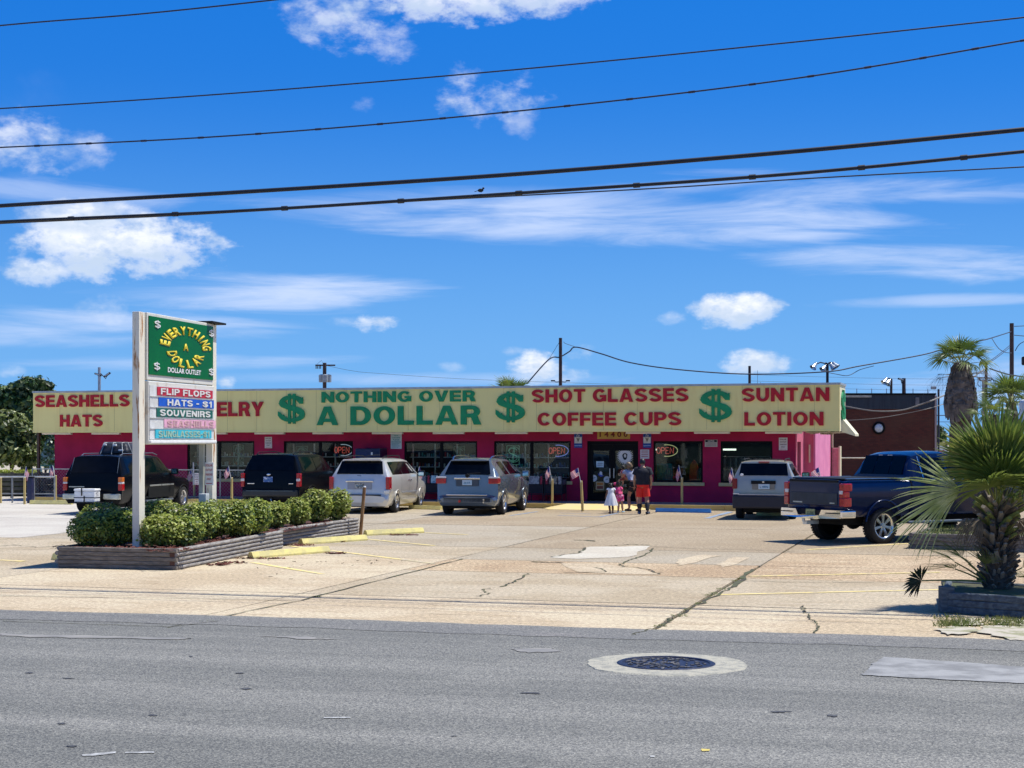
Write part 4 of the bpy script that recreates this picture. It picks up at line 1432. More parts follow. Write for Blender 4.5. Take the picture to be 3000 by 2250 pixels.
# ---- chain link fence along the walkway at the left
cf = sobj('chain_link_fence', SX(95, .35), .35, ZW, 'grey chain link fence on the walkway edge in front of the magenta wall', 'fence')
L_ = SX(790, .35) - SX(95, .35)
galv = mat('galvanised', (.34, .36, .36), .5, .5, var=.15)
q = 0
while q <= L_ + .01:
    MB().cyl((q, 0, 0), (q, 0, 1.08), .025, n=8).build('post', galv, cf)
    q += L_ / 5
MB().cyl((0, 0, 1.07), (L_, 0, 1.07), .020, n=8).build('top_rail', galv, cf)
MB().cyl((0, 0, .08), (L_, 0, .08), .010, n=6).build('bottom_rail', galv, cf)
ml = MB()
step = .13
nst = int(L_ / step)
for i in range(-8, nst + 1):
    for sgn in (1, -1):
        x0_, x1_ = i * step, i * step + .98
        z0_, z1_ = (.08, 1.06) if sgn == 1 else (1.06, .08)
        a0 = max(x0_, 0); a1 = min(x1_, L_)
        if a1 <= a0: continue
        f0, f1 = (a0 - x0_) / .98, (a1 - x0_) / .98
        ml.cyl((a0, sgn * .004, z0_ + (z1_ - z0_) * f0), (a1, sgn * .004, z0_ + (z1_ - z0_) * f1), .0028, n=3, caps=False)
tag(ml.build('wire_mesh', galv, cf), kind='stuff')

# ------------------------------------------------------------------ vehicles
def paint(name, col, rough=.28, metal=.0, coat=.8):
    return mat(name, col, rough, metal, var=.06, scale=1.5, coat=coat)


tint = mat('tinted_glass', (.002, .003, .006), .06, 0, spec=.18, var=.3)
rubber = mat('rubber', (.012, .012, .013), .85, var=.3, scale=20)
chrome = mat('chrome', (.78, .78, .78), .12, 1.0, var=.05)
alloy = mat('alloy', (.62, .62, .62), .25, .9, var=.08)
blackpl = mat('black_plastic', (.010, .011, .012), .6, var=.2, spec=.2)
seam = mat('seam_black', (.004, .004, .005), .8, var=.2)
redl = mat('red_lens', (.42, .008, .012), .18, var=.15, scale=20, coat=.6)
amber = mat('amber_lens', (.65, .16, .02), .2, var=.1, scale=20, coat=.6)
clearl = mat('clear_lens', (.70, .66, .64), .15, var=.1, scale=20, coat=.6)
under = mat('underbody', (.006, .006, .006), .9, var=.2)


def interp(st, y):
    if y <= st[0][0]: return st[0][1:]
    for a, b in zip(st[:-1], st[1:]):
        if y <= b[0]:
            t = (y - a[0]) / max(1e-9, b[0] - a[0])
            return tuple(a[i] + (b[i] - a[i]) * t for i in range(1, len(a)))
    return st[-1][1:]


def section(zt, wt, zb, wb, zl, wl):
    """right half of a body cross-section from the roof centre to the floor"""
    zb_ = min(zb, zt - .07)
    wt_ = min(wt, wb - .02)
    zm = zl + (zb_ - zl) * .52
    return [(0, zt + .025), (wt_ * .55, zt + .018), (wt_ * .86, zt - .005), (wt_ * .97, zt - .03), (wt_, zt - min(.07, (zt - zb_) * .5)),
            (wb - .012, zb_), (wb, zb_ - .03), (wb + .012, zb_ - (zb_ - zm) * .45), (wb + .004, zm), (wl, zl + .08), (wl - .05, zl), (0, zl)]


def loft(st, name, m, parent, cuts=()):
    mb = MB()
    rows_ = []
    for s in st:
        y = s[0]
        h = section(*s[1:])
        ring = [(x, y, z) for x, z in h] + [(-x, y, z) for x, z in reversed(h[1:-1])]
        rows_.append(ring)
    n = len(rows_[0])
    vs = [p for r_ in rows_ for p in r_]
    fs = []
    for i in range(len(rows_) - 1):
        for k in range(n):
            fs.append((i * n + k, i * n + (k + 1) % n, (i + 1) * n + (k + 1) % n, (i + 1) * n + k))
    fs.append(tuple(reversed(range(n))))
    fs.append(tuple((len(rows_) - 1) * n + k for k in range(n)))
    mb.add(vs, fs)
    o = mb.build(name, m, parent)
    bm = bmesh.new()
    bm.from_mesh(o.data)
    bmesh.ops.recalc_face_normals(bm, faces=bm.faces)
    bm.to_mesh(o.data)
    bm.free()
    if cuts:
        cb = MB()
        for (cy, r_, zc, w) in cuts:
            for sx in (-1, 1):
                n_ = 28
                v = [(sx * (w - .30), cy + r_ * cos(2 * pi * i / n_), zc + r_ * sin(2 * pi * i / n_)) for i in range(n_)] + [(sx * (w + .2), cy + r_ * cos(2 * pi * i / n_), zc + r_ * sin(2 * pi * i / n_)) for i in range(n_)]
                cb.add(v, [(i, (i + 1) % n_, n_ + (i + 1) % n_, n_ + i) for i in range(n_)] + [tuple(reversed(range(n_))), tuple(range(n_, 2 * n_))])
        co = cb.build('cut', under)
        bm = bmesh.new(); bm.from_mesh(co.data); bmesh.ops.recalc_face_normals(bm, faces=bm.faces); bm.to_mesh(co.data); bm.free()
        o.data.materials.append(under)
        md = o.modifiers.new('b', 'BOOLEAN')
        md.operation = 'DIFFERENCE'
        md.object = co
        md.solver = 'EXACT'
        try: md.material_mode = 'TRANSFER'
        except Exception: pass
        dg_ = bpy.context.evaluated_depsgraph_get()
        me = bpy.data.meshes.new_from_object(o.evaluated_get(dg_))
        o.modifiers.clear()
        o.data = me
        bpy.data.objects.remove(co)
    me = o.data
    me.polygons.foreach_set('use_smooth', [True] * len(me.polygons))
    me.set_sharp_from_angle(angle=R(32))
    return o


def side_pt(st, y, f, sx=1, off=.006):
    """point on the body side between roof edge (f=0) and belt (f=1)"""
    s = interp(st, y)
    h = section(*s)
    a, b = h[4], h[5]
    x, z = a[0] + (b[0] - a[0]) * f, a[1] + (b[1] - a[1]) * f
    nx, nz = (a[1] - b[1]), (b[0] - a[0])
    l = math.hypot(nx, nz) or 1
    return (sx * (x + off * nx / l), y, z + off * nz / l)


def side_glass(st, yt0, yt1, yb0, yb1, parent, f0=.06, f1=.96, name='side_window', m=None, sides=(1, -1)):
    for sx in sides:
        mb = MB()
        nu, nv = 8, 5
        v = []
        for j in range(nv):
            f = f0 + (f1 - f0) * j / (nv - 1)
            t = j / (nv - 1)
            ya, yb = yt0 + (yb0 - yt0) * t, yt1 + (yb1 - yt1) * t
            for i in range(nu):
                v.append(side_pt(st, ya + (yb - ya) * i / (nu - 1), f, sx))
        mb.add(v, [(j * nu + i, j * nu + i + 1, (j + 1) * nu + i + 1, (j + 1) * nu + i) for j in range(nv - 1) for i in range(nu - 1)])
        mb.build(name, m or tint, parent)


def wheel(parent, x, y, r, w, spokes, sx, rim_r, name='wheel', knobs=False, rimm=None):
    o = empty(name, (x, y, r), 0)
    o.parent = parent
    n = 32
    prof = [(rim_r, -w / 2 + .01), (r * .80, -w / 2), (r * .93, -w / 2 + .005), (r, -w / 2 + .035), (r, w / 2 - .035), (r * .93, w / 2 - .005), (r * .80, w / 2), (rim_r, w / 2 - .01)]
    t = MB()
    t.add([(xx, rr_ * cos(2 * pi * i / n), rr_ * sin(2 * pi * i / n)) for rr_, xx in prof for i in range(n)],
          [(k * n + i, k * n + (i + 1) % n, (k + 1) * n + (i + 1) % n, (k + 1) * n + i) for k in range(len(prof) - 1) for i in range(n)], None, True)
    if knobs:
        for i in range(40):
            a = 2 * pi * i / 40
            M = Matrix.Rotation(a, 4, 'X')
            for xx in (-w / 2 + .045, 0, w / 2 - .045):
                t.box(xx - .035, xx + .035, -.022, .022, r - .005, r + .010, M)
    t.build('tyre', rubber, o)
    rm_ = MB()
    xo = sx * (w / 2 - .03)
    # barrel, back plate and spokes
    rm_.add([(xx, rr_ * cos(2 * pi * i / n), rr_ * sin(2 * pi * i / n)) for rr_, xx in ((rim_r + .004, sx * (w / 2 - .008)), (rim_r - .022, sx * (w / 2 - .012)), (rim_r - .03, sx * (w / 2 - .11))) for i in range(n)],
            [(k * n + i, k * n + (i + 1) % n, (k + 1) * n + (i + 1) % n, (k + 1) * n + i) for k in range(2) for i in range(n)], None, True)
    for s in range(spokes):
        a = 2 * pi * s / spokes
        M = Matrix.Rotation(a, 4, 'X')
        ww = .9 * pi * rim_r / spokes * .62
        x0, x1 = sorted((xo - sx * .035, xo))
        v = [(x0, -ww * .35, .04), (x0, ww * .35, .04), (x0, ww * .62, rim_r - .012), (x0, -ww * .62, rim_r - .012), (x1 - .012 * sx, -ww * .32, .04), (x1 - .012 * sx, ww * .32, .04), (x1, ww * .5, rim_r - .012), (x1, -ww * .5, rim_r - .012)]
        rm_.add(v, [(0, 3, 2, 1), (4, 5, 6, 7), (0, 1, 5, 4), (1, 2, 6, 5), (2, 3, 7, 6), (3, 0, 4, 7)], M)
    rm_.cyl((xo - sx * .05, 0, 0), (xo + sx * .004, 0, 0), .062, n=14)
    rm_.build('rim', rimm or alloy, o)
    bk = MB()
    bk.cyl((sx * (w / 2 - .12), 0, 0), (sx * (w / 2 - .10), 0, 0), rim_r - .03, n=20)
    bk.build('brake_disc', under, o)
    return o


def place(px, py, hdg, track, yax):
    """root position so that the near (right) rear wheel stands at the pixel"""
    P = G(px, py)
    h = R(hdg)
    fwd = Vector((sin(h), cos(h), 0))
    rt = Vector((cos(h), -sin(h), 0))
    return P - rt * track - fwd * yax, -h


def plate_part(parent, x, y, z, w, h, m, text, tm, rx=0):
    p = MB().bbox(-w / 2, w / 2, -.01, 0, -h / 2, h / 2, .004).build('number_plate', m, parent, (x, y, z), rot=(rx, 0, 0))
    txt(text, w * .72, h * .42, tm, p, (0, -.0115, -.005), XR, .02)
    return p


pl_blue = mat('plate_pale', (.60, .68, .70), .5, col2=(.40, .60, .68), scale=10)
pl_txt = mat('plate_text', (.02, .16, .30), .5, var=.1)


def suv(name, label, cat, loc, rz, st, body, wheels, W, zb, extra, group=None):
    root = empty(name, loc, rz, label, cat, group)
    yr, yf, rw, tw, rimr, spk = wheels
    loft(st, 'body', body, root, [(yr, rw + .055, rw + .01, W), (yf, rw + .055, rw + .01, W)])
    for (yy) in (yr, yf):
        for sx in (1, -1):
            wheel(root, sx * (W - .125), yy, rw, tw, spk, sx, rimr)
    MB().bbox(-W + .28, W - .28, .35, st[-1][0] - .4, .20, .5, .04).build('chassis', under, root)
    for sx in (1, -1):
        for yy in (yr, yf):
            pass
    extra(root, st)
    return root


def rear_glass(st, y0, y1, wf0, wf1, root, zoff=.0, z0=.03, z1=.05, m=None):
    """glass between the station y0 (belt) and y1 (roof)"""
    a, b = interp(st, y0), interp(st, y1)
    dy, dz = y1 - y0, b[0] - a[0]
    l = math.hypot(dy, dz)
    ny, nz = -dz / l, dy / l
    def P(t, x): return (x, y0 + dy * t + ny * .02, a[0] + dz * t + nz * .02 + .015)
    v = []
    ts = [z0, .35, .7, 1 - z1]
    for t in ts:
        w = wf0 + (wf1 - wf0) * t
        for i in range(7):
            x = -w + 2 * w * i / 6
            v.append(P(t, x))
    mb = MB().add(v, [(j * 7 + i, j * 7 + i + 1, (j + 1) * 7 + i + 1, (j + 1) * 7 + i) for j in range(3) for i in range(6)])
    return mb.build('rear_window', m or tint, root)


def mirror(root, W, y, z, m, lens=None):
    for sx in (1, -1):
        o = MB().bbox(sx * (W + .02) if sx > 0 else -(W + .26), (W + .26) if sx > 0 else -(W + .02), y, y + .12, z, z + .20, .03).build('mirror', m, root)
        x0, x1 = sorted((sx * (W + .05), sx * (W + .23)))
        MB().box(x0, x1, y - .004, y + .001, z + .03, z + .17).build('mirror_glass', lens or mat('mirror_glass', (.6, .75, .75), .05, 1.0, var=.05), o)


def handles(root, st, ys, zz, m, W):
    for y in ys:
        for sx in (1, -1):
            MB().bbox(sx * (W + .012) - .018, sx * (W + .012) + .018, y, y + .17, zz, zz + .03, .008).build('door_handle', m, root)


def seams(root, st, ys, z0, z1, W):
    for y in ys:
        for sx in (1, -1):
            v = []
            n_ = 7
            for i in range(n_):
                z = z0 + (z1 - z0) * i / (n_ - 1)
                h = section(*interp(st, y))
                # find x at this height
                x = W
                for (xa, za), (xb, zb_) in zip(h[4:-2], h[5:-1]):
                    if zb_ <= z <= za and za > zb_:
                        x = xa + (xb - xa) * (za - z) / (za - zb_)
                v += [(sx * (x + .004), y - .006, z), (sx * (x + .004), y + .006, z)]
            MB().add(v, [(2 * i, 2 * i + 1, 2 * i + 3, 2 * i + 2) for i in range(n_ - 1)]).build('door_seam', seam, root)


def lamp(root, W, y0, y1, z0, z1, w, m, name='tail_light', b=.02, proud=.016):
    out_ = []
    for sx in (1, -1):
        x0, x1 = sorted((sx * (W - w), sx * (W + proud)))
        out_.append(MB().bbox(x0, x1, y0, y1, z0, z1, b).build(name, m, root))
    return out_


def stations(L, zr, zh, zb, W, wr, zlow, yrg=(.12, .40), ywb=(3.3, 4.1), nose=.85, bump_top=.62, rear_w=.93):
    """(y, ztop, w_top, z_belt, w_belt, z_low, w_low)"""
    wl = W - .07
    return [(0.0, bump_top - .06, W * .86, zb, W * rear_w - .05, zlow + .12, W * .84),
            (0.05, bump_top, W * .90, zb, W * rear_w, zlow + .04, W * .88),
            (yrg[0] - .03, bump_top + .02, W * .92, zb, W * .965, zlow, wl - .02),
            (yrg[0], zb + .0, wr + (W - wr) * .75, zb - .02, W * .975, zlow, wl - .01),
            (yrg[0] + (yrg[1] - yrg[0]) * .5, (zb + zr - .05) / 2 + .02, wr + (W - wr) * .40, zb, W * .985, zlow, wl),
            (yrg[1], zr - .035, wr + .0, zb, W * .99, zlow, wl),
            (yrg[1] + .25, zr - .005, wr + .01, zb, W, zlow, wl),
            (1.6, zr, wr + .015, zb, W, zlow, wl),
            (ywb[0] - .6, zr - .01, wr + .01, zb, W, zlow, wl),
            (ywb[0], zr - .06, wr - .02, zb - .01, W, zlow, wl),
            (ywb[0] + (ywb[1] - ywb[0]) * .5, (zr + zh) / 2 + .02, wr + .03, zb - .02, W, zlow, wl),
            (ywb[1], zh + .01, W - .12, zb - .04, W, zlow, wl),
            (L - .55, zh - .05, W - .16, zb - .10, W * .985, zlow, wl),
            (L - .20, zh - .14, W - .22, zb - .16, W * .95, zlow, wl - .04),
            (L - .04, zh * nose - .12, W - .30, zb - .25, W * .86, zlow + .05, wl - .12),
            (L, zh * nose - .2, W - .34, zb - .3, W * .80, zlow + .1, wl - .18)]


# --- silver minivan
def ex_van(root, st):
    rear_glass(st, .10, .42, .78, .66, root, z0=.05, z1=.12)
    side_glass(st, .62, 1.78, .55, 1.72, root)
    side_glass(st, 1.78, 1.84, 1.72, 1.78, root, name='pillar', m=blackpl)
    side_glass(st, 2.72, 2.80, 2.72, 2.78, root, name='pillar', m=blackpl)
    side_glass(st, 1.84, 2.72, 1.78, 2.72, root)
    side_glass(st, 2.80, 3.42, 2.78, 4.0, root, f1=.93)
    lamp(root, .99, .03, .30, .78, 1.18, .12, redl)
    lamp(root, .985, .01, .24, .66, .77, .16, mat('silver_trim', (.75, .75, .75), .2, .6, var=.05), 'reflector')
    MB().bbox(-.46, .46, .030, .12, 1.02, 1.07, .015).build('chrome_bar', chrome, root)
    plate_part(root, 0, .055, .90, .31, .16, mat('plate_cream', (.5, .5, .44), .5, col2=(.12, .13, .11), scale=14, thr=(.45, .55)), 'B41 Q27', pl_txt)
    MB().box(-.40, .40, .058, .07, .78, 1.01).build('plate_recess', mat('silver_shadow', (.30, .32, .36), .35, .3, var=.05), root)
    MB().bbox(-.72, .72, -.015, .06, .585, .62, .01).build('bumper_step', blackpl, root)
    MB().bbox(-.62, .62, .27, .50, 1.70, 1.735, .012).build('spoiler', mat('silver_van', (.64, .63, .58)), root)
    MB().box(-.60, .60, .34, .37, 1.735, 1.745).build('brake_light', redl, root)
    for sx in (1, -1):
        MB().tube([(sx * .62, .60, 1.77), (sx * .63, .75, 1.83), (sx * .63, 1.8, 1.85), (sx * .62, 2.6, 1.83), (sx * .60, 2.75, 1.77)], .016, 6).build('roof_rail', blackpl, root)
    MB().tube([(-.2, 1.0, 1.80), (.1, 1.0, 1.86), (.3, 1.4, 1.87)], .012, 5).build('roof_strap', blackpl, root)
    MB().tube([(.05, .10, 1.21), (-.35, .12, 1.25)], .010, 5).build('wiper', blackpl, root)
    handles(root, st, (2.35, 2.62), 1.02, chrome, .99)
    seams(root, st, (1.55, 2.58, 3.55), .42, 1.15, .99)
    mirror(root, .98, 3.62, 1.12, blackpl)
    for sx in (1, -1):
        x0, x1 = sorted((sx * .99, sx * 1.004))
        MB().bbox(x0, x1, 1.62, 3.5, .62, .655, .006).build('side_trim', mat('silver_shadow', (.30, .32, .36)), root)
        MB().bbox(sx * .995 - .01, sx * .995 + .012, 1.56, 3.55, .40, .43, .006).build('sill_trim', mat('silver_van', (.64, .63, .58)), root)
        for yy in (1.1, 4.18):
            arch(root, .993 * sx, yy, .40, .345, mat('silver_van', (.64, .63, .58)), .30)
    MB().tube([(.95, 3.4, 1.2), (.97, 3.4, 1.45)], .006, 5).build('aerial', white, root)


def arch(root, x, y, r, zc, m, zmin):
    pts = []
    for i in range(13):
        a = R(12 + 156 * i / 12)
        pts.append((x, y + r * cos(a), zc + r * sin(a)))
    MB().tube(pts, .013, 6).build('wheel_arch', m, root)


svan = paint('silver_van', (.66, .65, .60), .3, .25)
loc, rz = place(1195 + 0, 1501.5, 11, .865, 1.1)
stv = stations(5.14, 1.75, 1.05, 1.22, .99, .72, .24, (.10, .42), (3.35, 4.2))
loc, rz = place(1155, 1501.5, 11, .865, 1.1)
suv('minivan', 'silver minivan with red tail lights parked behind the short brown post', 'minivan', loc, rz, stv, svan, (1.1, 4.18, .345, .22, .215, 7), .99, 1.22, ex_van)


# --- grey crossover
def ex_cross(root, st):
    rear_glass(st, .12, .50, .74, .60, root, z0=.02, z1=.10)
    side_glass(st, .95, 1.55, 1.12, 1.70, root, f1=.97)
    side_glass(st, 1.80, 3.10, 1.92, 3.95, root, f1=.95)
    for k in lamp(root, .99, .02, .36, 1.00, 1.16, .30, redl): pass
    lamp(root, .985, .018, .30, 1.165, 1.215, .30, clearl, 'reverse_light')
    MB().bbox(-.42, .42, .045, .13, 1.13, 1.20, .02).build('chrome_bar', chrome, root)
    plate_part(root, 0, .06, 1.03, .31, .16, pl_blue, '284 KVR', pl_txt)
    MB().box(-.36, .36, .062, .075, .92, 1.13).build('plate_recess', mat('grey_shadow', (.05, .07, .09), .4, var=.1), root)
    MB().bbox(-.80, .80, .0, .2, .38, .60, .05).build('lower_bumper', mat('dark_bumper', (.02, .025, .03), .5, var=.1), root)
    MB().bbox(-.66, .66, -.03, .03, .63, .665, .012).build('bumper_chrome', chrome, root)
    for sx in (1, -1):
        MB().tube([(sx * .60, .62, 1.74), (sx * .62, .78, 1.82), (sx * .63, 1.3, 1.855), (sx * .63, 2.2, 1.85), (sx * .61, 2.9, 1.78)], .022, 6).build('roof_rail', chrome, root)
    MB().bbox(-.58, .58, .30, .58, 1.70, 1.74, .015).build('spoiler', mat('grey_blue_car', (.16, .20, .24)), root)
    MB().tube([(.0, .05, 1.26), (.10, .12, 1.31), (.42, .14, 1.33)], .013, 5).build('wiper', blackpl, root)
    MB().cyl((.0, .03, 1.25), (.0, .12, 1.25), .06, n=8).build('wiper_hub', blackpl, root)
    MB().cyl((-.22, -.06, .45), (-.22, .0, .45), .045, n=8).build('hitch_cover', redl, root)
    for sx in (1,):
        for dz_ in (0, .08):
            MB().cyl((.55, -.04, .42 + dz_), (.55, .2, .42 + dz_), .03, n=10).build('exhaust', chrome, root)
    handles(root, st, (1.98, 2.98), 1.06, chrome, .99)
    seams(root, st, (1.75, 2.80, 3.85), .45, 1.2, .99)
    mirror(root, .98, 3.50, 1.14, mat('grey_blue_car', (.16, .20, .24)))
    for sx in (1, -1):
        for yy in (1.05, 4.05):
            arch(root, .992 * sx, yy, .44, .38, mat('grey_blue_car', (.16, .20, .24)), .3)


sgr = paint('grey_blue_car', (.17, .21, .25), .25, .5)
stc = stations(5.10, 1.77, 1.10, 1.25, .99, .68, .30, (.12, .50), (3.2, 4.15))
loc, rz = place(1468, 1507, 12.6, .86, 1.05)
suv('crossover', 'grey blue crossover with chrome roof rails parked left of the ramp', 'suv', loc, rz, stc, sgr, (1.05, 4.05, .38, .25, .25, 6), .99, 1.25, ex_cross)


# --- black suv in the middle
blackp = mat('black_paint', (.004, .005, .007), .25, 0, spec=.12, coat=.03, var=.1)


def ex_blk(root, st):
    rear_glass(st, .10, .32, .80, .70, root, z0=.05, z1=.10)
    side_glass(st, .50, 1.75, .48, 1.75, root)
    side_glass(st, 1.82, 2.72, 1.82, 2.72, root)
    side_glass(st, 2.80, 3.35, 2.80, 3.95, root, f1=.93)
    lamp(root, 1.0, .03, .22, .84, 1.28, .11, redl)
    lamp(root, 1.0, .015, .10, 1.02, 1.11, .11, clearl, 'reverse_light')
    plate_part(root, -.08, .055, 1.08, .32, .17, mat('plate_blue_pattern', (.65, .70, .8), .5, col2=(.04, .12, .35), scale=9, thr=(.42, .5)), 'K 92 L', pl_txt)
    MB().ball((-.06, .05, 1.24), .055, sc=(1.4, .3, .6)).build('emblem', chrome, root)
    MB().bbox(-.80, -.55, .05, .065, .93, .96, .005).bbox(.62, .78, .05, .065, .93, .96, .005).build('badge', chrome, root)
    MB().bbox(-.94, .94, -.06, .2, .52, .74, .05).build('bumper', mat('black_bumper', (.02, .024, .026), .4, var=.1), root)
    MB().bbox(-.80, .80, -.065, -.055, .70, .72, .004).build('bumper_line', mat('grey_line', (.12, .16, .16), .4, var=.1), root)
    for sx in (1, -1):
        MB().tube([(sx * .62, .5, 1.90), (sx * .64, .7, 1.96), (sx * .64, 2.2, 1.97), (sx * .62, 2.9, 1.90)], .018, 6).build('roof_rail', blackpl, root)
    MB().box(-.10, .10, -.05, .1, .40, .50).build('hitch', blackpl, root)
    MB().tube([(.05, -.05, .45), (.1, -.07, .33), (.16, -.05, .24)], .012, 5).build('trailer_chain', chrome, root)
    handles(root, st, (1.9, 2.85), 1.12, blackp, 1.0)
    mirror(root, .99, 3.55, 1.22, blackp)
    for sx in (1, -1):
        arch(root, .998 * sx, 1.25, .46, .41, blackpl, .3)
        MB().bbox(sx * .90 - .1, sx * .90 + .1, 1.9, 3.6, .36, .40, .015).build('running_board', blackpl, root)


stb = stations(5.15, 1.90, 1.18, 1.32, 1.0, .76, .34, (.10, .32), (3.1, 3.95), bump_top=.74)
loc, rz = place(903, 1498, 12, .87, 1.25)
suv('suv', 'black suv with a blue pattern plate, second car from the left', 'suv', loc, rz, stb, blackp, (1.25, 4.2, .40, .27, .26, 6), 1.0, 1.32, ex_blk)


# --- long black suv at the left with cooler and roof bag
def ex_sub(root, st):
    rear_glass(st, .10, .36, .80, .70, root, z0=.03, z1=.10)
    side_glass(st, .52, 1.72, .50, 1.75, root, m=tint)
    side_glass(st, 1.84, 2.86, 1.84, 2.86, root)
    side_glass(st, 2.95, 3.55, 2.95, 4.10, root, f1=.93)
    lamp(root, 1.0, .02, .20, .76, .97, .13, redl)
    lamp(root, 1.0, .02, .20, 1.03, 1.18, .13, amber, 'turn_light')
    lamp(root, 1.0, .02, .20, .97, 1.03, .13, clearl, 'reverse_light')
    for sx in (1, -1):
        x0, x1 = sorted((sx * .42, sx * .97))
        MB().bbox(x0, x1, -.10, .06, .48, .66, .03).build('chrome_bumper', mat('dull_chrome', (.55, .55, .47), .35, .7, var=.15, scale=6), root)
    MB().bbox(-.42, .42, -.08, .06, .50, .68, .03).build('bumper', blackpl, root)
    MB().box(-.82, -.30, .055, .066, .86, .89).build('badge', mat('pale_badge', (.5, .5, .42), .4, .3, var=.1), root)
    MB().box(-.05, .05, -.45, .2, .42, .48).build('hitch', blackpl, root)
    MB().box(-.45, .5, -.62, -.12, .38, .41).build('hitch_rack', blackpl, root)
    for sx in (1, -1):
        x0, x1 = sorted((sx * .995, sx * 1.015))
        MB().bbox(x0, x1, 2.1, 3.0, .84, .89, .006).bbox(x0, x1, 3.05, 4.0, .84, .89, .006).build('side_trim', mat('pale_trim', (.55, .56, .50), .3, .6, var=.1), root)
        MB().bbox(sx * .93 - .12, sx * .93 + .12, 1.8, 3.9, .34, .40, .02).build('running_board', mat('step_grey', (.16, .19, .22), .4, .4, var=.1), root)
        MB().bbox(x0 - .002 * sx, x1 - .01 * sx, 2.0, 4.05, .46, .82, .008).build('cladding', mat('cladding_grey', (.012, .013, .013), .7, var=.1, spec=.15), root)
        MB().tube([(sx * .66, .6, 1.86), (sx * .68, .8, 1.92), (sx * .68, 3.0, 1.93), (sx * .66, 3.4, 1.86)], .016, 6).build('roof_rail', mat('step_grey', (.16, .19, .22)), root)
        arch(root, .998 * sx, 4.85, .45, .385, blackpl, .3)
        MB().tube([(sx * .80, .12, 1.30), (sx * .77, .33, 1.80)], .012, 5).build('pillar_shine', mat('step_grey', (.16, .19, .22)), root)
    handles(root, st, (1.98, 3.1), 1.12, blackp, 1.0)
    mirror(root, .99, 3.75, 1.20, blackp, mat('green_mirror', (.3, .6, .55), .08, .9, var=.3, scale=20))


sts = stations(5.6, 1.87, 1.16, 1.28, 1.0, .78, .34, (.10, .36), (3.35, 4.2), bump_top=.68)
loc, rz = place(395, 1503, 11.5, .87, 1.25)
# push it out so that its front wheel meets the walkway row
sub = suv('suv', 'long black suv with chrome bumper and a bag on its roof, first from the left', 'suv', loc, rz, sts, blackp, (1.25, 4.85, .385, .26, .25, 5), 1.0, 1.28, ex_sub)
SUBM = Matrix.Translation(loc) @ Matrix.Rotation(rz, 4, 'Z')


def at_car(M, x, y, z): return M @ Vector((x, y, z))


# cooler on the hitch rack
cl = empty('cooler_box', at_car(SUBM, .02, -.37, .412), rz, 'white cooler box strapped with black bands behind the black car', 'cooler')
MB().bbox(-.345, .345, -.20, .20, 0, .34, .03).build('body', white, cl)
MB().bbox(-.36, .36, -.215, .215, .342, .42, .03).build('lid', white, cl)
st_ = MB()
for x in (-.06, .03):
    pass
st_.box(-.10, -.06, -.222, -.216, .2, .44).box(-.10, -.06, -.222, .22, .43, .436).box(-.02, .02, -.21, -.203, 0, .2).box(-.348, .348, -.21, -.203, .13, .155).box(.345, .351, -.21, .21, .13, .155)
st_.build('strap', blackpl, cl)
MB().box(.3455, .350, -.12, .08, .18, .33).build('label', mat('grey_label', (.25, .25, .25), .6, col2=(.7, .7, .7), scale=20, thr=(.45, .55)), cl)
# roof bag
rbg = empty('roof_bag', at_car(SUBM, .0, 2.0, 1.90), rz, 'black strapped luggage bag on the roof of the left black car', 'luggage bag')
bgm = MB()
bgm.bbox(-.55, .55, -.6, .65, 0, .36, .10)
bo = bgm.build('bag', mat('bag_fabric', (.016, .018, .026), .55, var=.4, scale=5, bump=1.0, bscale=9), rbg)
for v_ in bo.data.vertices:
    k_ = 1 - .30 * max(0, v_.co.z) / .36
    v_.co.x *= k_; v_.co.y *= k_
    v_.co.z += .03 * sin(v_.co.x * 9) * cos(v_.co.y * 7)
s_ = MB()
for x in (-.3, .0, .3):
    s_.tube([(x * 1.3, -.64, 0), (x, -.49, .37), (x, .5, .38), (x * 1.3, .66, 0)], .014, 5)
s_.tube([(-.58, -.3, 0), (-.42, -.3, .38), (.42, -.3, .38), (.58, -.3, 0)], .014, 5)
s_.build('strap', mat('grey_strap', (.3, .33, .33), .5, var=.2), rbg)
MB().bbox(-.34, -.24, -.55, -.47, .28, .34, .01).bbox(.0, .12, -.56, -.48, .26, .33, .01).bbox(.22, .38, -.60, -.56, .10, .15, .01).build('buckle', white, rbg)


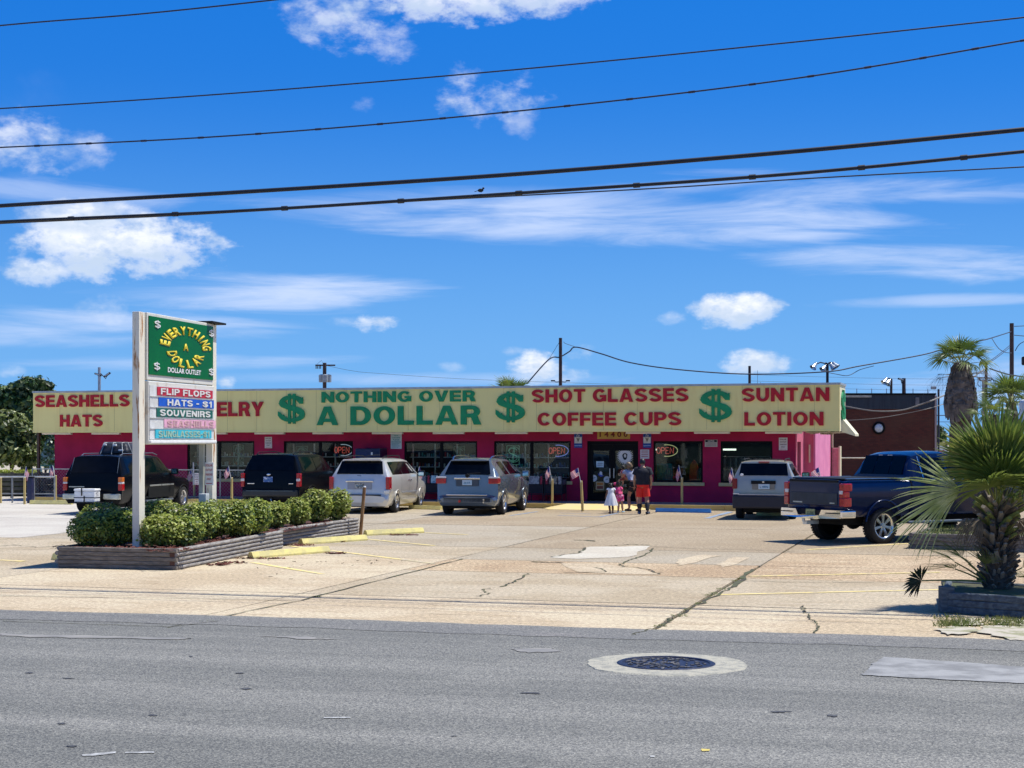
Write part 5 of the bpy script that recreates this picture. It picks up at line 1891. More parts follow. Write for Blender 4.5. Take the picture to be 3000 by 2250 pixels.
# --- silver boxy suv behind the truck
def ex_jeep(root, st):
    rear_glass(st, .08, .24, .72, .66, root, z0=.05, z1=.14)
    side_glass(st, .42, 1.25, .40, 1.28, root)
    side_glass(st, 1.35, 2.15, 1.35, 2.15, root)
    side_glass(st, 2.22, 2.75, 2.22, 3.20, root, f1=.93)
    lamp(root, .90, .0, .16, .92, 1.22, .13, mat('dark_red_lens', (.20, .01, .014), .2, var=.1))
    MB().bbox(-.16, .16, .17, .26, 1.68, 1.725, .012).build('brake_light', mat('brown_lens', (.30, .05, .05), .3, var=.1), root)
    MB().box(-.36, .36, .012, .03, 1.06, 1.16).build('handle_recess', blackpl, root)
    MB().bbox(-.03, .03, -.0, .02, 1.10, 1.15, .005).build('emblem', chrome, root)
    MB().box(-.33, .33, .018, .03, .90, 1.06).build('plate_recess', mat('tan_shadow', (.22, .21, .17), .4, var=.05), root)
    plate_part(root, .02, .012, .985, .33, .15, pl_blue, 'L 4806', pl_txt)
    MB().bbox(-.90, .90, -.10, .22, .34, .74, .05).build('bumper', mat('navy_bumper', (.012, .014, .026), .5, var=.1), root)
    MB().box(-.72, .80, -.103, -.098, .74, .755).build('bumper_line', clearl, root)
    MB().box(-.88, -.70, -.09, .0, .76, .79).build('bumper_corner', clearl, root)
    MB().ball((-.64, .065, 1.33), .055, sc=(1, .2, .7)).build('sticker', white, root)
    for sx in (1, -1):
        MB().tube([(sx * .60, .35, 1.75), (sx * .61, .45, 1.79), (sx * .61, 1.9, 1.80), (sx * .60, 2.1, 1.75)], .018, 6).build('roof_rail', blackpl, root)
    MB().tube([(.0, .4, 1.77), (.0, .42, 1.82)], .012, 5).build('aerial', blackpl, root)
    for y in (.6, 1.0, 1.4):
        MB().bbox(-.42, .42, y, y + .05, 1.775, 1.79, .006).build('roof_bar', blackpl, root)
    mirror(root, .90, 2.75, 1.16, blackpl, mat('green_mirror', (.3, .6, .55)))
    handles(root, st, (1.2, 2.0), 1.0, blackpl, .9)
    for sx in (1, -1):
        arch(root, .90 * sx, .95, .42, .36, blackpl, .3)


tan = paint('tan_silver', (.40, .39, .32), .3, .25)
stj = stations(4.45, 1.74, 1.12, 1.27, .90, .70, .36, (.08, .24), (2.55, 3.2), bump_top=.74)
loc, rz = place(2322, 1520, 14.5, .78, .95)
suv('suv', 'tan silver boxy suv half hidden behind the blue pickup truck', 'suv', loc, rz, stj, tan, (.95, 3.6, .36, .23, .22, 5), .90, 1.27, ex_jeep)

# --- blue pickup truck
navyp = mat('blue_paint', (.0015, .011, .058), .22, .1, spec=.3, coat=.22, var=.06)
W = 1.02
loc, rz = place(2576, 1592, 60, .865, 1.20)
tk = empty('pickup_truck', loc, rz, 'lifted dark blue crew cab pickup with a chrome rear bumper behind the palm', 'pickup truck')
zl = .62
bed = [(0.04, 1.40, W - .06, 1.30, W - .03, zl + .12, W - .10), (.07, 1.44, W - .03, 1.34, W - .01, zl + .06, W - .06), (.20, 1.46, W - .03, 1.35, W, zl, W - .06),
       (1.9, 1.46, W - .03, 1.36, W, zl, W - .06), (2.02, 1.46, W - .03, 1.36, W, zl, W - .06)]
loft(bed, 'bed', navyp, tk, [(1.20, .53, .44, W)])
cabst = [(2.06, 1.52, W - .06, 1.40, W - .01, zl, W - .06), (2.08, 1.60, .80, 1.44, W, zl, W - .06), (2.16, 1.82, .78, 1.44, W, zl, W - .06), (2.30, 2.00, .76, 1.44, W, zl, W - .06), (2.55, 2.06, .77, 1.44, W, zl, W - .06),
         (3.3, 2.08, .77, 1.44, W, zl, W - .06), (3.75, 2.04, .76, 1.43, W, zl, W - .06), (4.25, 1.76, .80, 1.42, W, zl, W - .06), (4.72, 1.48, W - .12, 1.40, W, zl, W - .06),
         (5.4, 1.44, W - .16, 1.34, W, zl, W - .06), (5.85, 1.38, W - .2, 1.25, W * .97, zl, W - .1), (5.98, 1.2, W - .25, 1.1, W * .92, zl + .05, W - .16)]
loft(cabst, 'cab', navyp, tk, [(4.95, .53, .44, W)])
MB().bbox(-W + .14, W - .14, .12, 1.98, 1.455, 1.490, .01).build('bed_dark_sheet', blackpl, tk)  # dark sheet standing in for the dark inside of the open bed
rg = MB()
for (x0, x1) in ((-.70, -.27), (-.25, .25), (.27, .70)):
    v = [(x0 * 1.0, 2.055, 1.56), (x1, 2.055, 1.56), (x1 * .96, 2.235, 1.98), (x0 * .96, 2.235, 1.98)]
    rg.poly(v, .02, (0, -.8, .3))
rg.build('rear_window', tint, tk)
MB().box(-.22, -.12, 2.20, 2.235, 1.995, 2.01).box(.08, .20, 2.20, 2.235, 1.995, 2.01).build('cargo_light', clearl, tk)
side_glass(cabst, 2.52, 3.18, 2.50, 3.2, tk, f0=.10, f1=.96)
side_glass(cabst, 3.28, 3.80, 3.28, 4.30, tk, f0=.10, f1=.93)
for sx in (1, -1):
    MB().tube([(sx * .80, 2.42, 1.98), (sx * .985, 2.46, 1.46)], .013, 5).tube([side_pt(cabst, y, 1.0, sx, .012) for y in (2.5, 3.2, 3.8, 4.3)], .013, 5).build('window_chrome', chrome, tk)
for sx in (1, -1):
    x0, x1 = sorted((sx * (W - .07), sx * (W - .012)))
    MB().bbox(x0, x1, .10, 2.0, 1.475, 1.492, .006).build('bed_rail', mat('rail_blue', (.10, .22, .42), .25, .3, var=.1), tk)
tg = MB()
tg.bbox(-W + .16, W - .16, .005, .06, .86, 1.44, .02)
tail = tg.build('tailgate', navyp, tk)
MB().bbox(-W + .22, W - .22, -.008, .004, .90, 1.16, .008).build('panel', mat('dusty_navy', (.014, .022, .035), .5, var=.3, scale=3), tail)
MB().box(-.70, -.38, -.012, -.009, .915, .945).build('badge', mat('pale_badge', (.5, .5, .42)), tail)
MB().box(.56, .72, -.012, -.009, .92, .945).build('badge', mat('pale_badge', (.5, .5, .42)), tail)
MB().bbox(-W + .20, W - .20, -.02, .05, 1.40, 1.455, .012).build('spoiler', blackpl, tail)
for sx in (1, -1):
    x0, x1 = sorted((sx * (W - .15), sx * (W + .014)))
    l_ = MB()
    l_.bbox(x0, x1, -.01, .24, 1.20, 1.38, .02).bbox(x0, x1 if sx < 0 else x1, -.01, .16, 1.06, 1.198, .015).bbox(x0, x1, -.01, .22, .86, 1.058, .02)
    tl = l_.build('tail_light', redl, tk)
    xx = sorted((sx * (W - .15), sx * (W - .03)))
    MB().bbox(xx[0], xx[1], -.016, .02, 1.14, 1.22, .008).build('reverse_light', clearl, tl)
bmp = MB()
bz0, bz1 = .56, .78
bmp.poly([(-W + .02, -.12, bz0 + .04), (-.38, -.16, bz0 + .02), (-.30, -.16, bz0 + .00), (.30, -.16, bz0 + .0), (.38, -.16, bz0 + .02), (W - .02, -.12, bz0 + .04), (W - .02, -.12, bz0 + .13), (.34, -.16, bz0 + .09), (-.34, -.16, bz0 + .09), (-W + .02, -.12, bz0 + .13)], .12, (0, 1, 0))
for sx in (1, -1):
    q_ = [(sx * (W - .005), -.10, bz0 + .12), (sx * .36, -.155, bz0 + .092), (sx * .44, -.155, bz1), (sx * (W - .005), -.10, bz1)]
    if sx < 0: q_ = q_[::-1]
    bmp.poly(q_, .12, (0, 1, 0))
    x0, x1 = sorted((sx * (W - .03), sx * (W + .03)))
    bmp.bbox(x0, x1, -.10, .34, bz0 + .04, bz1 - .005, .03)
bumper = bmp.build('bumper', chrome, tk)
for sx in (1, -1):
    x0, x1 = sorted((sx * .56, sx * (W - .02)))
    MB().bbox(x0, x1, -.168, -.12, bz0 + .14, bz1 - .06, .015).build('bumper_step', blackpl, bumper)
MB().box(-.40, .40, -.10, .03, bz0 + .10, bz1 - .02).build('plate_recess', blackpl, tk)
plate_part(tk, .02, -.105, .70, .32, .17, mat('plate_olive', (.42, .42, .16), .5, col2=(.2, .25, .12), scale=12, thr=(.45, .6)), '27 TRK', mat('dark_print', (.05, .08, .04), .6, var=.1))
MB().box(-.07, .07, -.26, .1, .44, .52).cyl((-.02, -.28, .50), (-.02, -.28, .58), .035, n=8).build('tow_hitch', mat('steel', (.6, .6, .58)), tk)
for yy in (1.20, 4.95):
    for sx in (1, -1):
        wheel(tk, sx * (W - .13), yy, .405, .285, 7, sx, .285, knobs=True, rimm=mat('bright_alloy', (.70, .70, .68), .22, .85, var=.1))
MB().bbox(-.6, .6, .4, 5.6, .42, .70, .05).build('chassis', under, tk)
MB().ball((0, 1.2, .44), .16, sc=(1.2, 1, 1)).cyl((-.8, 1.2, .42), (.8, 1.2, .42), .06).build('rear_axle', under, tk)
for sx in (1, -1):
    x0, x1 = sorted((sx * (W - .10), sx * (W + .08)))
    MB().bbox(x0, x1, 1.9, 4.3, .44, .50, .02).build('side_step', mat('step_grey', (.16, .19, .22)), tk)
    pts = [(sx * (W + .006), 1.20 + .55 * cos(R(8 + 164 * i / 14)), .44 + .55 * sin(R(8 + 164 * i / 14))) for i in range(15)]
    MB().tube(pts, .022, 6).build('wheel_arch', navyp, tk)
    pts = [(sx * (W + .006), 4.95 + .55 * cos(R(8 + 164 * i / 14)), .44 + .55 * sin(R(8 + 164 * i / 14))) for i in range(15)]
    MB().tube(pts, .022, 6).build('wheel_arch', navyp, tk)
handles(tk, cabst, (2.62, 3.62), 1.26, navyp, W)
seams(tk, cabst, (2.50, 3.24, 4.28), .70, 1.38, W)
mirror(tk, W, 4.05, 1.36, navyp)
MB().box(-W + .01, W - .01, 2.022, 2.058, .8, 1.40).build('bed_gap', seam, tk)
TKM = Matrix.Translation(loc) @ Matrix.Rotation(rz, 4, 'Z')

# ------------------------------------------------------------------ foliage helper
def leaves(name, blobs, n, size, mats_, parent=None, seed=1, flat_=.35, up=.35, aspect=.55, zmin=None):
    """leaf blades on and inside a set of ellipsoid lobes: (cx,cy,cz, rx,ry,rz)"""
    r = np.random.default_rng(seed)
    b = np.array(blobs, dtype=float)
    vol = (b[:, 3] * b[:, 4] * b[:, 5]) ** .67
    idx = r.choice(len(b), n, p=vol / vol.sum())
    d = r.normal(size=(n, 3))
    d /= np.linalg.norm(d, axis=1)[:, None]
    rad = 1 - np.abs(r.normal(size=n)) * flat_ * .5
    rad = np.clip(rad, .25, 1.08)
    c = b[idx, :3] + d * b[idx, 3:] * rad[:, None] + r.normal(size=(n, 3)) * size * .5
    if zmin is not None:
        c[:, 2] = np.maximum(c[:, 2], zmin)
    nrm = d + r.normal(size=(n, 3)) * .55 + np.array([0, 0, up])
    nrm /= np.linalg.norm(nrm, axis=1)[:, None]
    t = np.cross(nrm, r.normal(size=(n, 3)))
    t /= np.linalg.norm(t, axis=1)[:, None]
    bt = np.cross(nrm, t)
    s = size * r.uniform(.6, 1.35, n)[:, None]
    fold = nrm * s * .18
    v = np.stack([c - t * s, c - bt * s * aspect + fold, c + t * s, c + bt * s * aspect + fold], 1).reshape(-1, 3)
    f = np.arange(n * 4).reshape(n, 4)
    tri = np.concatenate([f[:, [0, 1, 2]], f[:, [0, 2, 3]]], 0)
    me = bpy.data.meshes.new(name)
    me.vertices.add(len(v))
    me.vertices.foreach_set('co', v.astype(np.float32).ravel())
    me.loops.add(len(tri) * 3)
    me.loops.foreach_set('vertex_index', tri.astype(np.int32).ravel())
    me.polygons.add(len(tri))
    me.polygons.foreach_set('loop_start', np.arange(0, len(tri) * 3, 3, dtype=np.int32))
    me.polygons.foreach_set('loop_total', np.full(len(tri), 3, dtype=np.int32))
    for m in mats_:
        me.materials.append(m)
    k = r.integers(0, len(mats_), n)
    me.polygons.foreach_set('material_index', np.concatenate([k, k]).astype(np.int32))
    me.update(calc_edges=True)
    me.validate()
    o = bpy.data.objects.new(name, me)
    COL.objects.link(o)
    o.parent = parent
    return o


shr = [mat('shrub_leaf', (.21, .28, .035), .5, col2=(.29, .34, .05), scale=3, trans=.25, spec=.4), mat('shrub_leaf_light', (.36, .40, .075), .5, var=.25, scale=3, trans=.25), mat('shrub_leaf_dark', (.06, .11, .018), .5, var=.2, scale=3, trans=.2)]
shr_y = [mat('shrub_olive', (.24, .25, .045), .5, var=.25, scale=3, trans=.25), mat('shrub_leaf_light', (.2, .24, .05)), mat('shrub_leaf', (.1, .15, .03))]
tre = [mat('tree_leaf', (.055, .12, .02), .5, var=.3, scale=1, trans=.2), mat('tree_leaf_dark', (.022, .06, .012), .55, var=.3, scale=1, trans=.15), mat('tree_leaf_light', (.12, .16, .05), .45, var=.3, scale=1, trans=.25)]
tre_o = [mat('tree_olive', (.15, .19, .035), .5, var=.3, scale=1, trans=.25), mat('tree_olive_dark', (.045, .075, .014), .5, var=.3, scale=1, trans=.2), mat('tree_olive_pale', (.32, .36, .13), .45, var=.3, scale=1, trans=.25)]
tre_b = [mat('tree_bluegreen', (.22, .34, .24), .5, var=.25, scale=1, trans=.25), mat('tree_leaf', (.04, .085, .018)), mat('tree_pale', (.40, .48, .38), .5, var=.2, scale=1)]
bark = mat('bark', (.10, .075, .055), .9, var=.3, scale=8, bump=1, bscale=20)
rndv = random.Random(21)

# ------------------------------------------------------------------ timber planter beds
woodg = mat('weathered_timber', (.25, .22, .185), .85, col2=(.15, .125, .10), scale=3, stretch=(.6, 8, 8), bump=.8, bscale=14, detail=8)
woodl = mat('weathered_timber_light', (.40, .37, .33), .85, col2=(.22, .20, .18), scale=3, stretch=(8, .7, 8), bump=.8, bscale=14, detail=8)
woodr = mat('timber_end', (.13, .06, .04), .9, var=.3, scale=10)
woodb = mat('blue_grey_timber', (.14, .17, .19), .85, col2=(.07, .085, .10), scale=3, stretch=(.7, 8, 8), bump=.8, bscale=14, detail=8)
soil = mat('mulch_bed', (.11, .03, .02), .95, col2=(.06, .04, .025), scale=14, bump=1, bscale=40)


def P2(px, py, z=0):
    v = G(px, py, z)
    return v


A = G(170, 1663)
B = G(515, 1670)
Cc = G(823, 1606)
Dd = G(828, 1598)
Ee = G(1046, 1562)
pdir = (Ee - B).normalized()
prt = (B - A).normalized()
pr = empty('planter', tuple(A), 0, 'long weathered timber planter of stacked logs holding the shrubs under the tall sign', 'planter')
ch = .078


def log(p, q, z, m, square=False, th=.09, n=8):
    """one stacked timber from p to q at height z (world coords)"""
    p, q = Vector(p), Vector(q)
    d = (q - p).normalized()
    s = Vector((-d.y, d.x, 0))
    prof = []
    hx, hz = th / 2, ch / 2 - .0025
    prof = [(hx, -hz * .7), (hx, hz * .7), (hx * .82, hz), (-hx * .82, hz), (-hx, hz * .7), (-hx, -hz * .7), (-hx * .82, -hz), (hx * .82, -hz)]
    if not square:
        prof = [(hx * 1.1, -hz * .42), (hx * 1.1, hz * .42), (hx * .5, hz), (-hx * .5, hz), (-hx * 1.1, hz * .42), (-hx * 1.1, -hz * .42), (-hx * .5, -hz), (hx * .5, -hz)]
    v = []
    k = 5
    for j in range(k + 1):
        c = p.lerp(q, j / k)
        e = rndv.uniform(-.004, .004)
        for (a, b) in prof:
            c2 = c + s * (a + e) + Vector((0, 0, z + b + e))
            v.append(tuple(c2 - A0))
    f = [(j * n + i, j * n + (i + 1) % n, (j + 1) * n + (i + 1) % n, (j + 1) * n + i) for j in range(k) for i in range(n)]
    mb = MB().add(v, f, None, not square)
    mb.add(v[:n], [tuple(reversed(range(n)))])
    mb.add(v[-n:], [tuple(range(n))])
    return mb.build('timber', m, PAR)


A0, PAR = A, pr
NL = 5
back = A + (Ee - B) * .86 + Vector((.1, 0, 0))
for k in range(NL):
    z = ch * (k + .5)
    sh = .10 if k % 2 == 0 else 0.0
    # front
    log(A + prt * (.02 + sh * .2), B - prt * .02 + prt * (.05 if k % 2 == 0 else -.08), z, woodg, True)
    if k % 2:
        MB().cbox((0, 0, 0), (.085, .085, .07)).build('timber_end', woodr, pr, tuple(B - A - prt * .06 + Vector((0, 0, z))))
    # right side, nearer length then the set-back farther length
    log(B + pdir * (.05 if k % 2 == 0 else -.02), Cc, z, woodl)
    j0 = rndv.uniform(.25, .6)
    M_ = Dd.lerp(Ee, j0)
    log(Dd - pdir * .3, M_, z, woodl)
    log(M_ + pdir * .02, Ee, z, woodl)
    # left side and far end
    log(A + pdir * (-.03 if k % 2 else .06), back, z, woodl)
    log(back, Ee - Vector((.03, 0, 0)), z, woodg)
log(Cc, Dd, ch * 4.5, woodg)
bed_ = MB().poly([tuple(v + Vector((0, 0, ch * 4.3)) - A) for v in (A + Vector((.05, .05, 0)), B + Vector((-.05, .05, 0)), Cc + Vector((-.05, 0, 0)), Ee - Vector((.06, .05, 0)), back)])
tag(bed_.build('mulch', soil, pr), kind='stuff')
sp = []
for k in range(16):
    t = k / 15
    q = B.lerp(Ee, t) - prt * .28 - A
    sp.append((q.x, q.y, .25, .35))
for k in range(8):
    q = A.lerp(B, k / 7) + pdir * .25 - A
    sp.append((q.x, q.y, .25, .2))
chips('mulch_chip', sp, mul, z0=ch * 4.3, per=70, size=.035, flatz=.05, parent=pr, cat=None)


# shrubs growing in it
def shrub(c, rx, ry, h, n, seed, label, mats_, size=.036):
    o = empty('shrub', c, 0, label, 'shrub', 'clipped shrubs in the long planter')
    r = random.Random(seed)
    lobes = [(0, 0, h * .52, rx * .86, ry * .86, h * .47)] * 3
    for k in range(7):
        a = r.uniform(0, 6.28)
        e = r.uniform(.25, .72)
        lobes.append((cos(a) * rx * .50, sin(a) * ry * .50, h * e, rx * .46, ry * .46, h * .26))
    leaves('foliage', lobes, n, size, mats_, o, seed, flat_=.20, up=.9, aspect=.75, zmin=.03)
    # dense twiggy inside that keeps the bush from being seen through
    core = MB()
    for k in range(14):
        a, e = r.uniform(0, 6.28), r.uniform(.2, .8)
        core.tube([(0.03 * cos(a), .03 * sin(a), 0), (cos(a) * rx * .4, sin(a) * ry * .4, h * e * .6), (cos(a) * rx * .62, sin(a) * ry * .62, h * e)], [.012, .008, .003], 4)
    core.build('stem', bark, o)
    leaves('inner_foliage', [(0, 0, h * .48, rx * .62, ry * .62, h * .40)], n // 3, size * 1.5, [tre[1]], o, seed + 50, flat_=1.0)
    return o


def onbed(px, Y):
    return Vector(((px - 1500) / F * Y, Y, ch * 4.3))


SH = [(268, 29.6, .48, .5, .66, 'shrub at the near left corner of the planter, left of the sign post'),
      (345, 29.9, .46, .5, .74, 'shrub close left of the near sign post'),
      (300, 31.0, .55, .5, .80, 'shrub behind the near left corner ones, below the white cooler'),
      (475, 29.7, .50, .45, .62, 'low shrub just right of the near sign post at the planter front'),
      (540, 29.9, .40, .4, .58, 'low shrub at the near right corner of the planter'),
      (470, 31.2, .55, .5, .86, 'shrub behind the low one, below the front wheel of the left black car'),
      (575, 31.3, .48, .5, .80, 'shrub in the middle between the two sign posts, nearer row'),
      (628, 32.2, .48, .5, .80, 'shrub right at the foot of the far sign post'),
      (690, 32.4, .42, .45, .80, 'shrub right of the far sign post'),
      (748, 33.0, .40, .42, .82, 'shrub whose rounded right side overhangs the step in the planter'),
      (808, 36.0, .34, .36, .62, 'small olive shrub after the step in the planter'),
      (868, 36.9, .36, .36, .68, 'third shrub from the far end of the planter'),
      (925, 38.0, .42, .4, .86, 'second shrub from the far end of the planter'),
      (985, 39.0, .40, .4, .84, 'shrub at the far right end of the planter')]
for i, (px, Y, rx, ry, h, lab) in enumerate(SH):
    shrub(onbed(px, Y), rx * 1.08, ry, h, 3000 if Y < 33 else 2200, 100 + i, lab, shr_y if i in (3, 10, 12, 13, 11) else shr, .030 if Y < 34 else .032)

# ------------------------------------------------------------------ pylon sign
rust = mat('rusty_cream_paint', (.86, .80, .64), .6, col2=(.42, .17, .035), scale=2.0, stretch=(5, 5, .55), thr=(.56, .64), bump=.4, detail=8)
signm = mat('sign_cabinet_cream', (.70, .68, .60), .55, col2=(.55, .47, .36), scale=3, thr=(.55, .7))
PA = Vector(((406 - 1500) / F * 29.6, 29.6, 0))
PB = Vector(((619 - 1500) / F * 32.9, 32.9, 0))
sdir = (PB - PA).normalized()
sang = math.atan2(sdir.y, sdir.x)
py_ = empty('pylon_sign', PA, sang, 'tall two post green dollar sign with coloured price strips below, rusty cream posts', 'sign')
SL = (PB - PA).length
# local frame: x along the sign away from the camera, +y to the left, face looks to -y
top = H + (HY - 914) / F * 29.6
MB().bbox(-.12, .12, -.07, .07, 0, top, .006).build('post', rust, py_)
MB().bbox(SL - .11, SL + .11, -.07, .07, 0, top + .0, .006).build('post', rust, py_)
zg1, zg0 = H + (HY - 926) / F * 29.9, H + (HY - 1098) / F * 29.9
zc0 = H + (HY - 1290) / F * 29.9 + .0
print('sign top', top, 'green', zg0, zg1, 'len', SL)
MB().bbox(.15, SL - .13, -.10, .10, zg0 - .10, zg1 + .06, .012).build('cabinet', signm, py_)
MB().bbox(.16, SL - .14, -.125, .11, zc0 - .08, zg0 - .12, .015).build('cabinet', signm, py_)
greenf = mat('green_sign_face', (.0, .12, .014), .15, var=.08, scale=2, coat=.0, spec=.12)
gf = MB().bbox(.20, SL - .17, -.118, -.10, zg0, zg1, .006).build('green_face', greenf, py_)
FX = (R(90), 0, 0)
yel = mat('yellow_letters', (.78, .62, .03), .5, var=.05)
gx0, gx1 = .20, SL - .17
gw, gh = gx1 - gx0, zg1 - zg0
cx, czz = (gx0 + gx1) / 2 + .04, zg0 + gh * .50


SQ = gw / gh


def signletter(ch_, u, v, ang, hgt, wid):
    """u, v across and down the face; drawn on a square layout, then widened with the face"""
    o = txt(ch_, hgt * wid * (.30 if ch_ == 'I' else 1), hgt, yel, gf, (0, 0, 0), (0, 0, 0), .034, name='letter')
    me = o.data
    bm = bmesh.new()
    bm.from_mesh(me)
    ca, sa = cos(ang), sin(ang)
    ext_ = bmesh.ops.extrude_face_region(bm, geom=bm.faces[:])
    for q in [e for e in ext_['geom'] if isinstance(e, bmesh.types.BMVert)]:
        q.co.z -= .012
    for q in bm.verts:
        x, y = q.co.x * ca - q.co.y * sa, q.co.x * sa + q.co.y * ca
        q.co = (gx0 + (u + x / gh) * gw, -.120 + q.co.z, zg1 - v * gh + y)
    bmesh.ops.recalc_face_normals(bm, faces=bm.faces)
    bm.to_mesh(me)
    bm.free()
    return o


for i, ch_ in enumerate('EVERYTHING'):
    a = R(172 - 164 * i / 9)
    signletter(ch_, .555 + .33 * cos(a), .465 - .30 * sin(a), math.atan2(-.30 * cos(a), .33 * sin(a)), gh * .150, .58)
signletter('A', .545, .455, 0, gh * .125, .62)
for i, ch_ in enumerate('DOLLAR'):
    a = R(190 + 160 * i / 5)
    signletter(ch_, .545 + .215 * cos(a), .565 - .19 * sin(a), math.atan2(.19 * cos(a), -.215 * sin(a)), gh * .150, .60)
txt('DOLLAR OUTLET', gw * .52, .10, white, gf, (gx0 + gw * .53, -.124, zg0 + gh * .115), FX, .03)
for (fx, fz, an) in ((.11, .86, 12), (.955, .86, -12), (.10, .14, -25), (.955, .14, 15)):
    w_, mb_ = heavy('S', .17, .13, .015)
    o = mb_.build('dollar_mark', white, gf)
    o.scale = (.26, 1, .13)
    o.location = (gx0 + gw * fx - .1, -.121, zg0 + gh * fz - .05)
    b = MB().box(.42, .50, -.017, 0, -.12, 1.12).build('dollar_bar', white, o)
# message board
bx0, bx1 = .20, SL - .18
bz0, bz1 = zc0 + .02, zg0 - .20
MB().box(bx0, bx1, -.135, -.126, bz0, bz1).build('message_board', mat('board_white', (.74, .75, .73), .5, col2=(.62, .62, .58), scale=6), py_)
rowsn = 5
rh = (bz1 - bz0) / rowsn
strips = [('FLIP FLOPS', (.52, .012, .035), .10, .97, dull, 1.0), ('HATS - $1', (.0, .09, .52), .12, .99, dull, .80), ('SOUVENIRS', (.0, .12, .085), .09, .97, dull, 1.0),
          ('SEASHELLS', (.80, .42, .55), .20, 1.02, mat('faded_pink_letters', (.62, .38, .38), .6, var=.1), 1.0), ('SUNGLASSES-$1', (.04, .50, .62), .07, .95, mat('faded_letters', (.34, .52, .40), .6, var=.1), 1.0)]
for i, (s, c, f0, f1, m, wf) in enumerate(strips):
    z1 = bz1 - rh * i - rh * .10
    z0 = bz1 - rh * (i + 1) + rh * .10
    x0, x1 = bx0 + (bx1 - bx0) * f0, bx0 + (bx1 - bx0) * f1
    st_ = MB().box(x0, x1, -.150, -.138, z0, z1).build('message_strip', mat('strip_' + s.split()[0].lower(), c, .5, var=.10, scale=4), py_)
    pad = (x1 - x0) * .05
    xs0, xs1 = x0 + pad, x1 - pad
    if wf < 1: xs0 = x0 + (x1 - x0) * .14
    pieces = word(s.replace('$', '').replace('-', '') if False else s, xs0, xs1, z0 + rh * .10, z1 - rh * .10, -.1515, m, st_, gap=.16, T=.24, t=.19, depth=.008, key='m%d' % i)
    MB().box(bx0, bx1, -.150, -.136, z0 - rh * .13, z0 - rh * .09).build('rail', mat('rail_grey', (.62, .62, .58), .4, var=.05), py_)
MB().bbox(bx0 - .06, bx1 + .04, -.19, -.126, zc0 - .07, zc0 + .0, .02).build('cabinet_lip', mat('lip_white', (.78, .78, .74), .5, var=.05), py_)
MB().bbox(SL - .45, SL + .28, -.22, .20, top + .01, top + .05, .01).build('flat_lamp', blackpl, py_)
MB().bbox(SL - .42, SL - .31, .0, .10, ch * 4, zc0 - .08, .01).build('rear_post', mat('grey_post', (.42, .42, .34), .7, col2=(.3, .3, .24), scale=2), py_)
MB().bbox(SL - .60, SL - .42, -.14, .02, .95, 1.25, .01).build('junction_box', mat('box_grey', (.55, .57, .56), .5, var=.1), py_)
pk = empty('parking_sign', PB + Vector((.01, -.24, 0)), R(-8), 'white parking sign with red print fixed to the far post of the tall sign', 'sign')
k_ = 33.0 / F
zs0, zs1 = H + (HY - 1420) * k_, H + (HY - 1354) * k_
ww = 26 * k_
MB().bbox(-ww / 2, ww / 2, -.03, -.015, zs0, zs1, .004).build('board', mat('bright_sign', (.88, .86, .84), .6, var=.04), pk)
for k, s_ in enumerate(('DOLLAR', 'OUTLET', 'PARKING', 'ONLY')):
    txt(s_, ww * (.8 if k < 3 else .5), (zs1 - zs0) * .10, redp, pk, (0, -.032, zs1 - (zs1 - zs0) * (.13 + .2 * k)), FX, .03)
MB().box(-ww * .35, ww * .35, -.0325, -.030, zs0 + .03, zs0 + .045).build('fine_print', redp, pk)
pk = empty('parking_sign', PB + Vector((-.33, -.10, 0)), R(-75), 'edge on white sign panel left of the far post of the tall sign', 'sign')
MB().bbox(-ww / 2, ww / 2, -.03, -.015, zs0, zs1, .004).build('board', signw, pk)
wb_ = empty('white_bucket', onbed(606, 32.4), 0, 'small white box standing among the shrubs at the foot of the far post', 'box')
MB().bbox(-.12, .12, -.1, .1, .35, .62, .03).build('box', white, wb_)
MB().cyl((0, 0, 0), (0, 0, .36), .03).build('stand', galv, wb_)

# ------------------------------------------------------------------ wheel stops
ys = mat('wheelstop_yellow', (.82, .71, .25), .75, col2=(.62, .54, .24), scale=4, bump=.5)
bs = mat('wheelstop_blue', (.03, .20, .52), .6, col2=(.02, .14, .42), scale=3, bump=.3)


def stop(pa, pb, label, m=ys, group='yellow concrete wheel stops', h=.13, w=.17):
    a, b = G(*pa), G(*pb)
    L = (b - a).length
    ang = math.atan2(b.y - a.y, b.x - a.x)
    o = empty('wheel_stop', a, ang, label, 'wheel stop', group)
    mb = MB()
    w2 = w / 2
    prof = [(-w2, 0), (-w2, .035), (-w2 * .45, h), (w2 * .45, h), (w2, .035), (w2, 0)]
    n = len(prof)
    k = 6
    v = []
    for j in range(k + 1):
        for (y, z) in prof:
            v.append((L * j / k, y + w2 + rndv.uniform(-.002, .002), z + rndv.uniform(-.002, .002)))
    mb.add(v, [(j * n + i, (j + 1) * n + i, (j + 1) * n + (i + 1) % n, j * n + (i + 1) % n) for j in range(k) for i in range(n)])
    mb.add(v[:n], [tuple(range(n))])
    mb.add(v[-n:], [tuple(reversed(range(n)))])
    mb.build('block', m, o)
    for fx in (.18, .82):
        MB().cyl((L * fx, w2, h - .01), (L * fx, w2, h + .004), .014, n=8).build('bolt', galv, o)
    return o


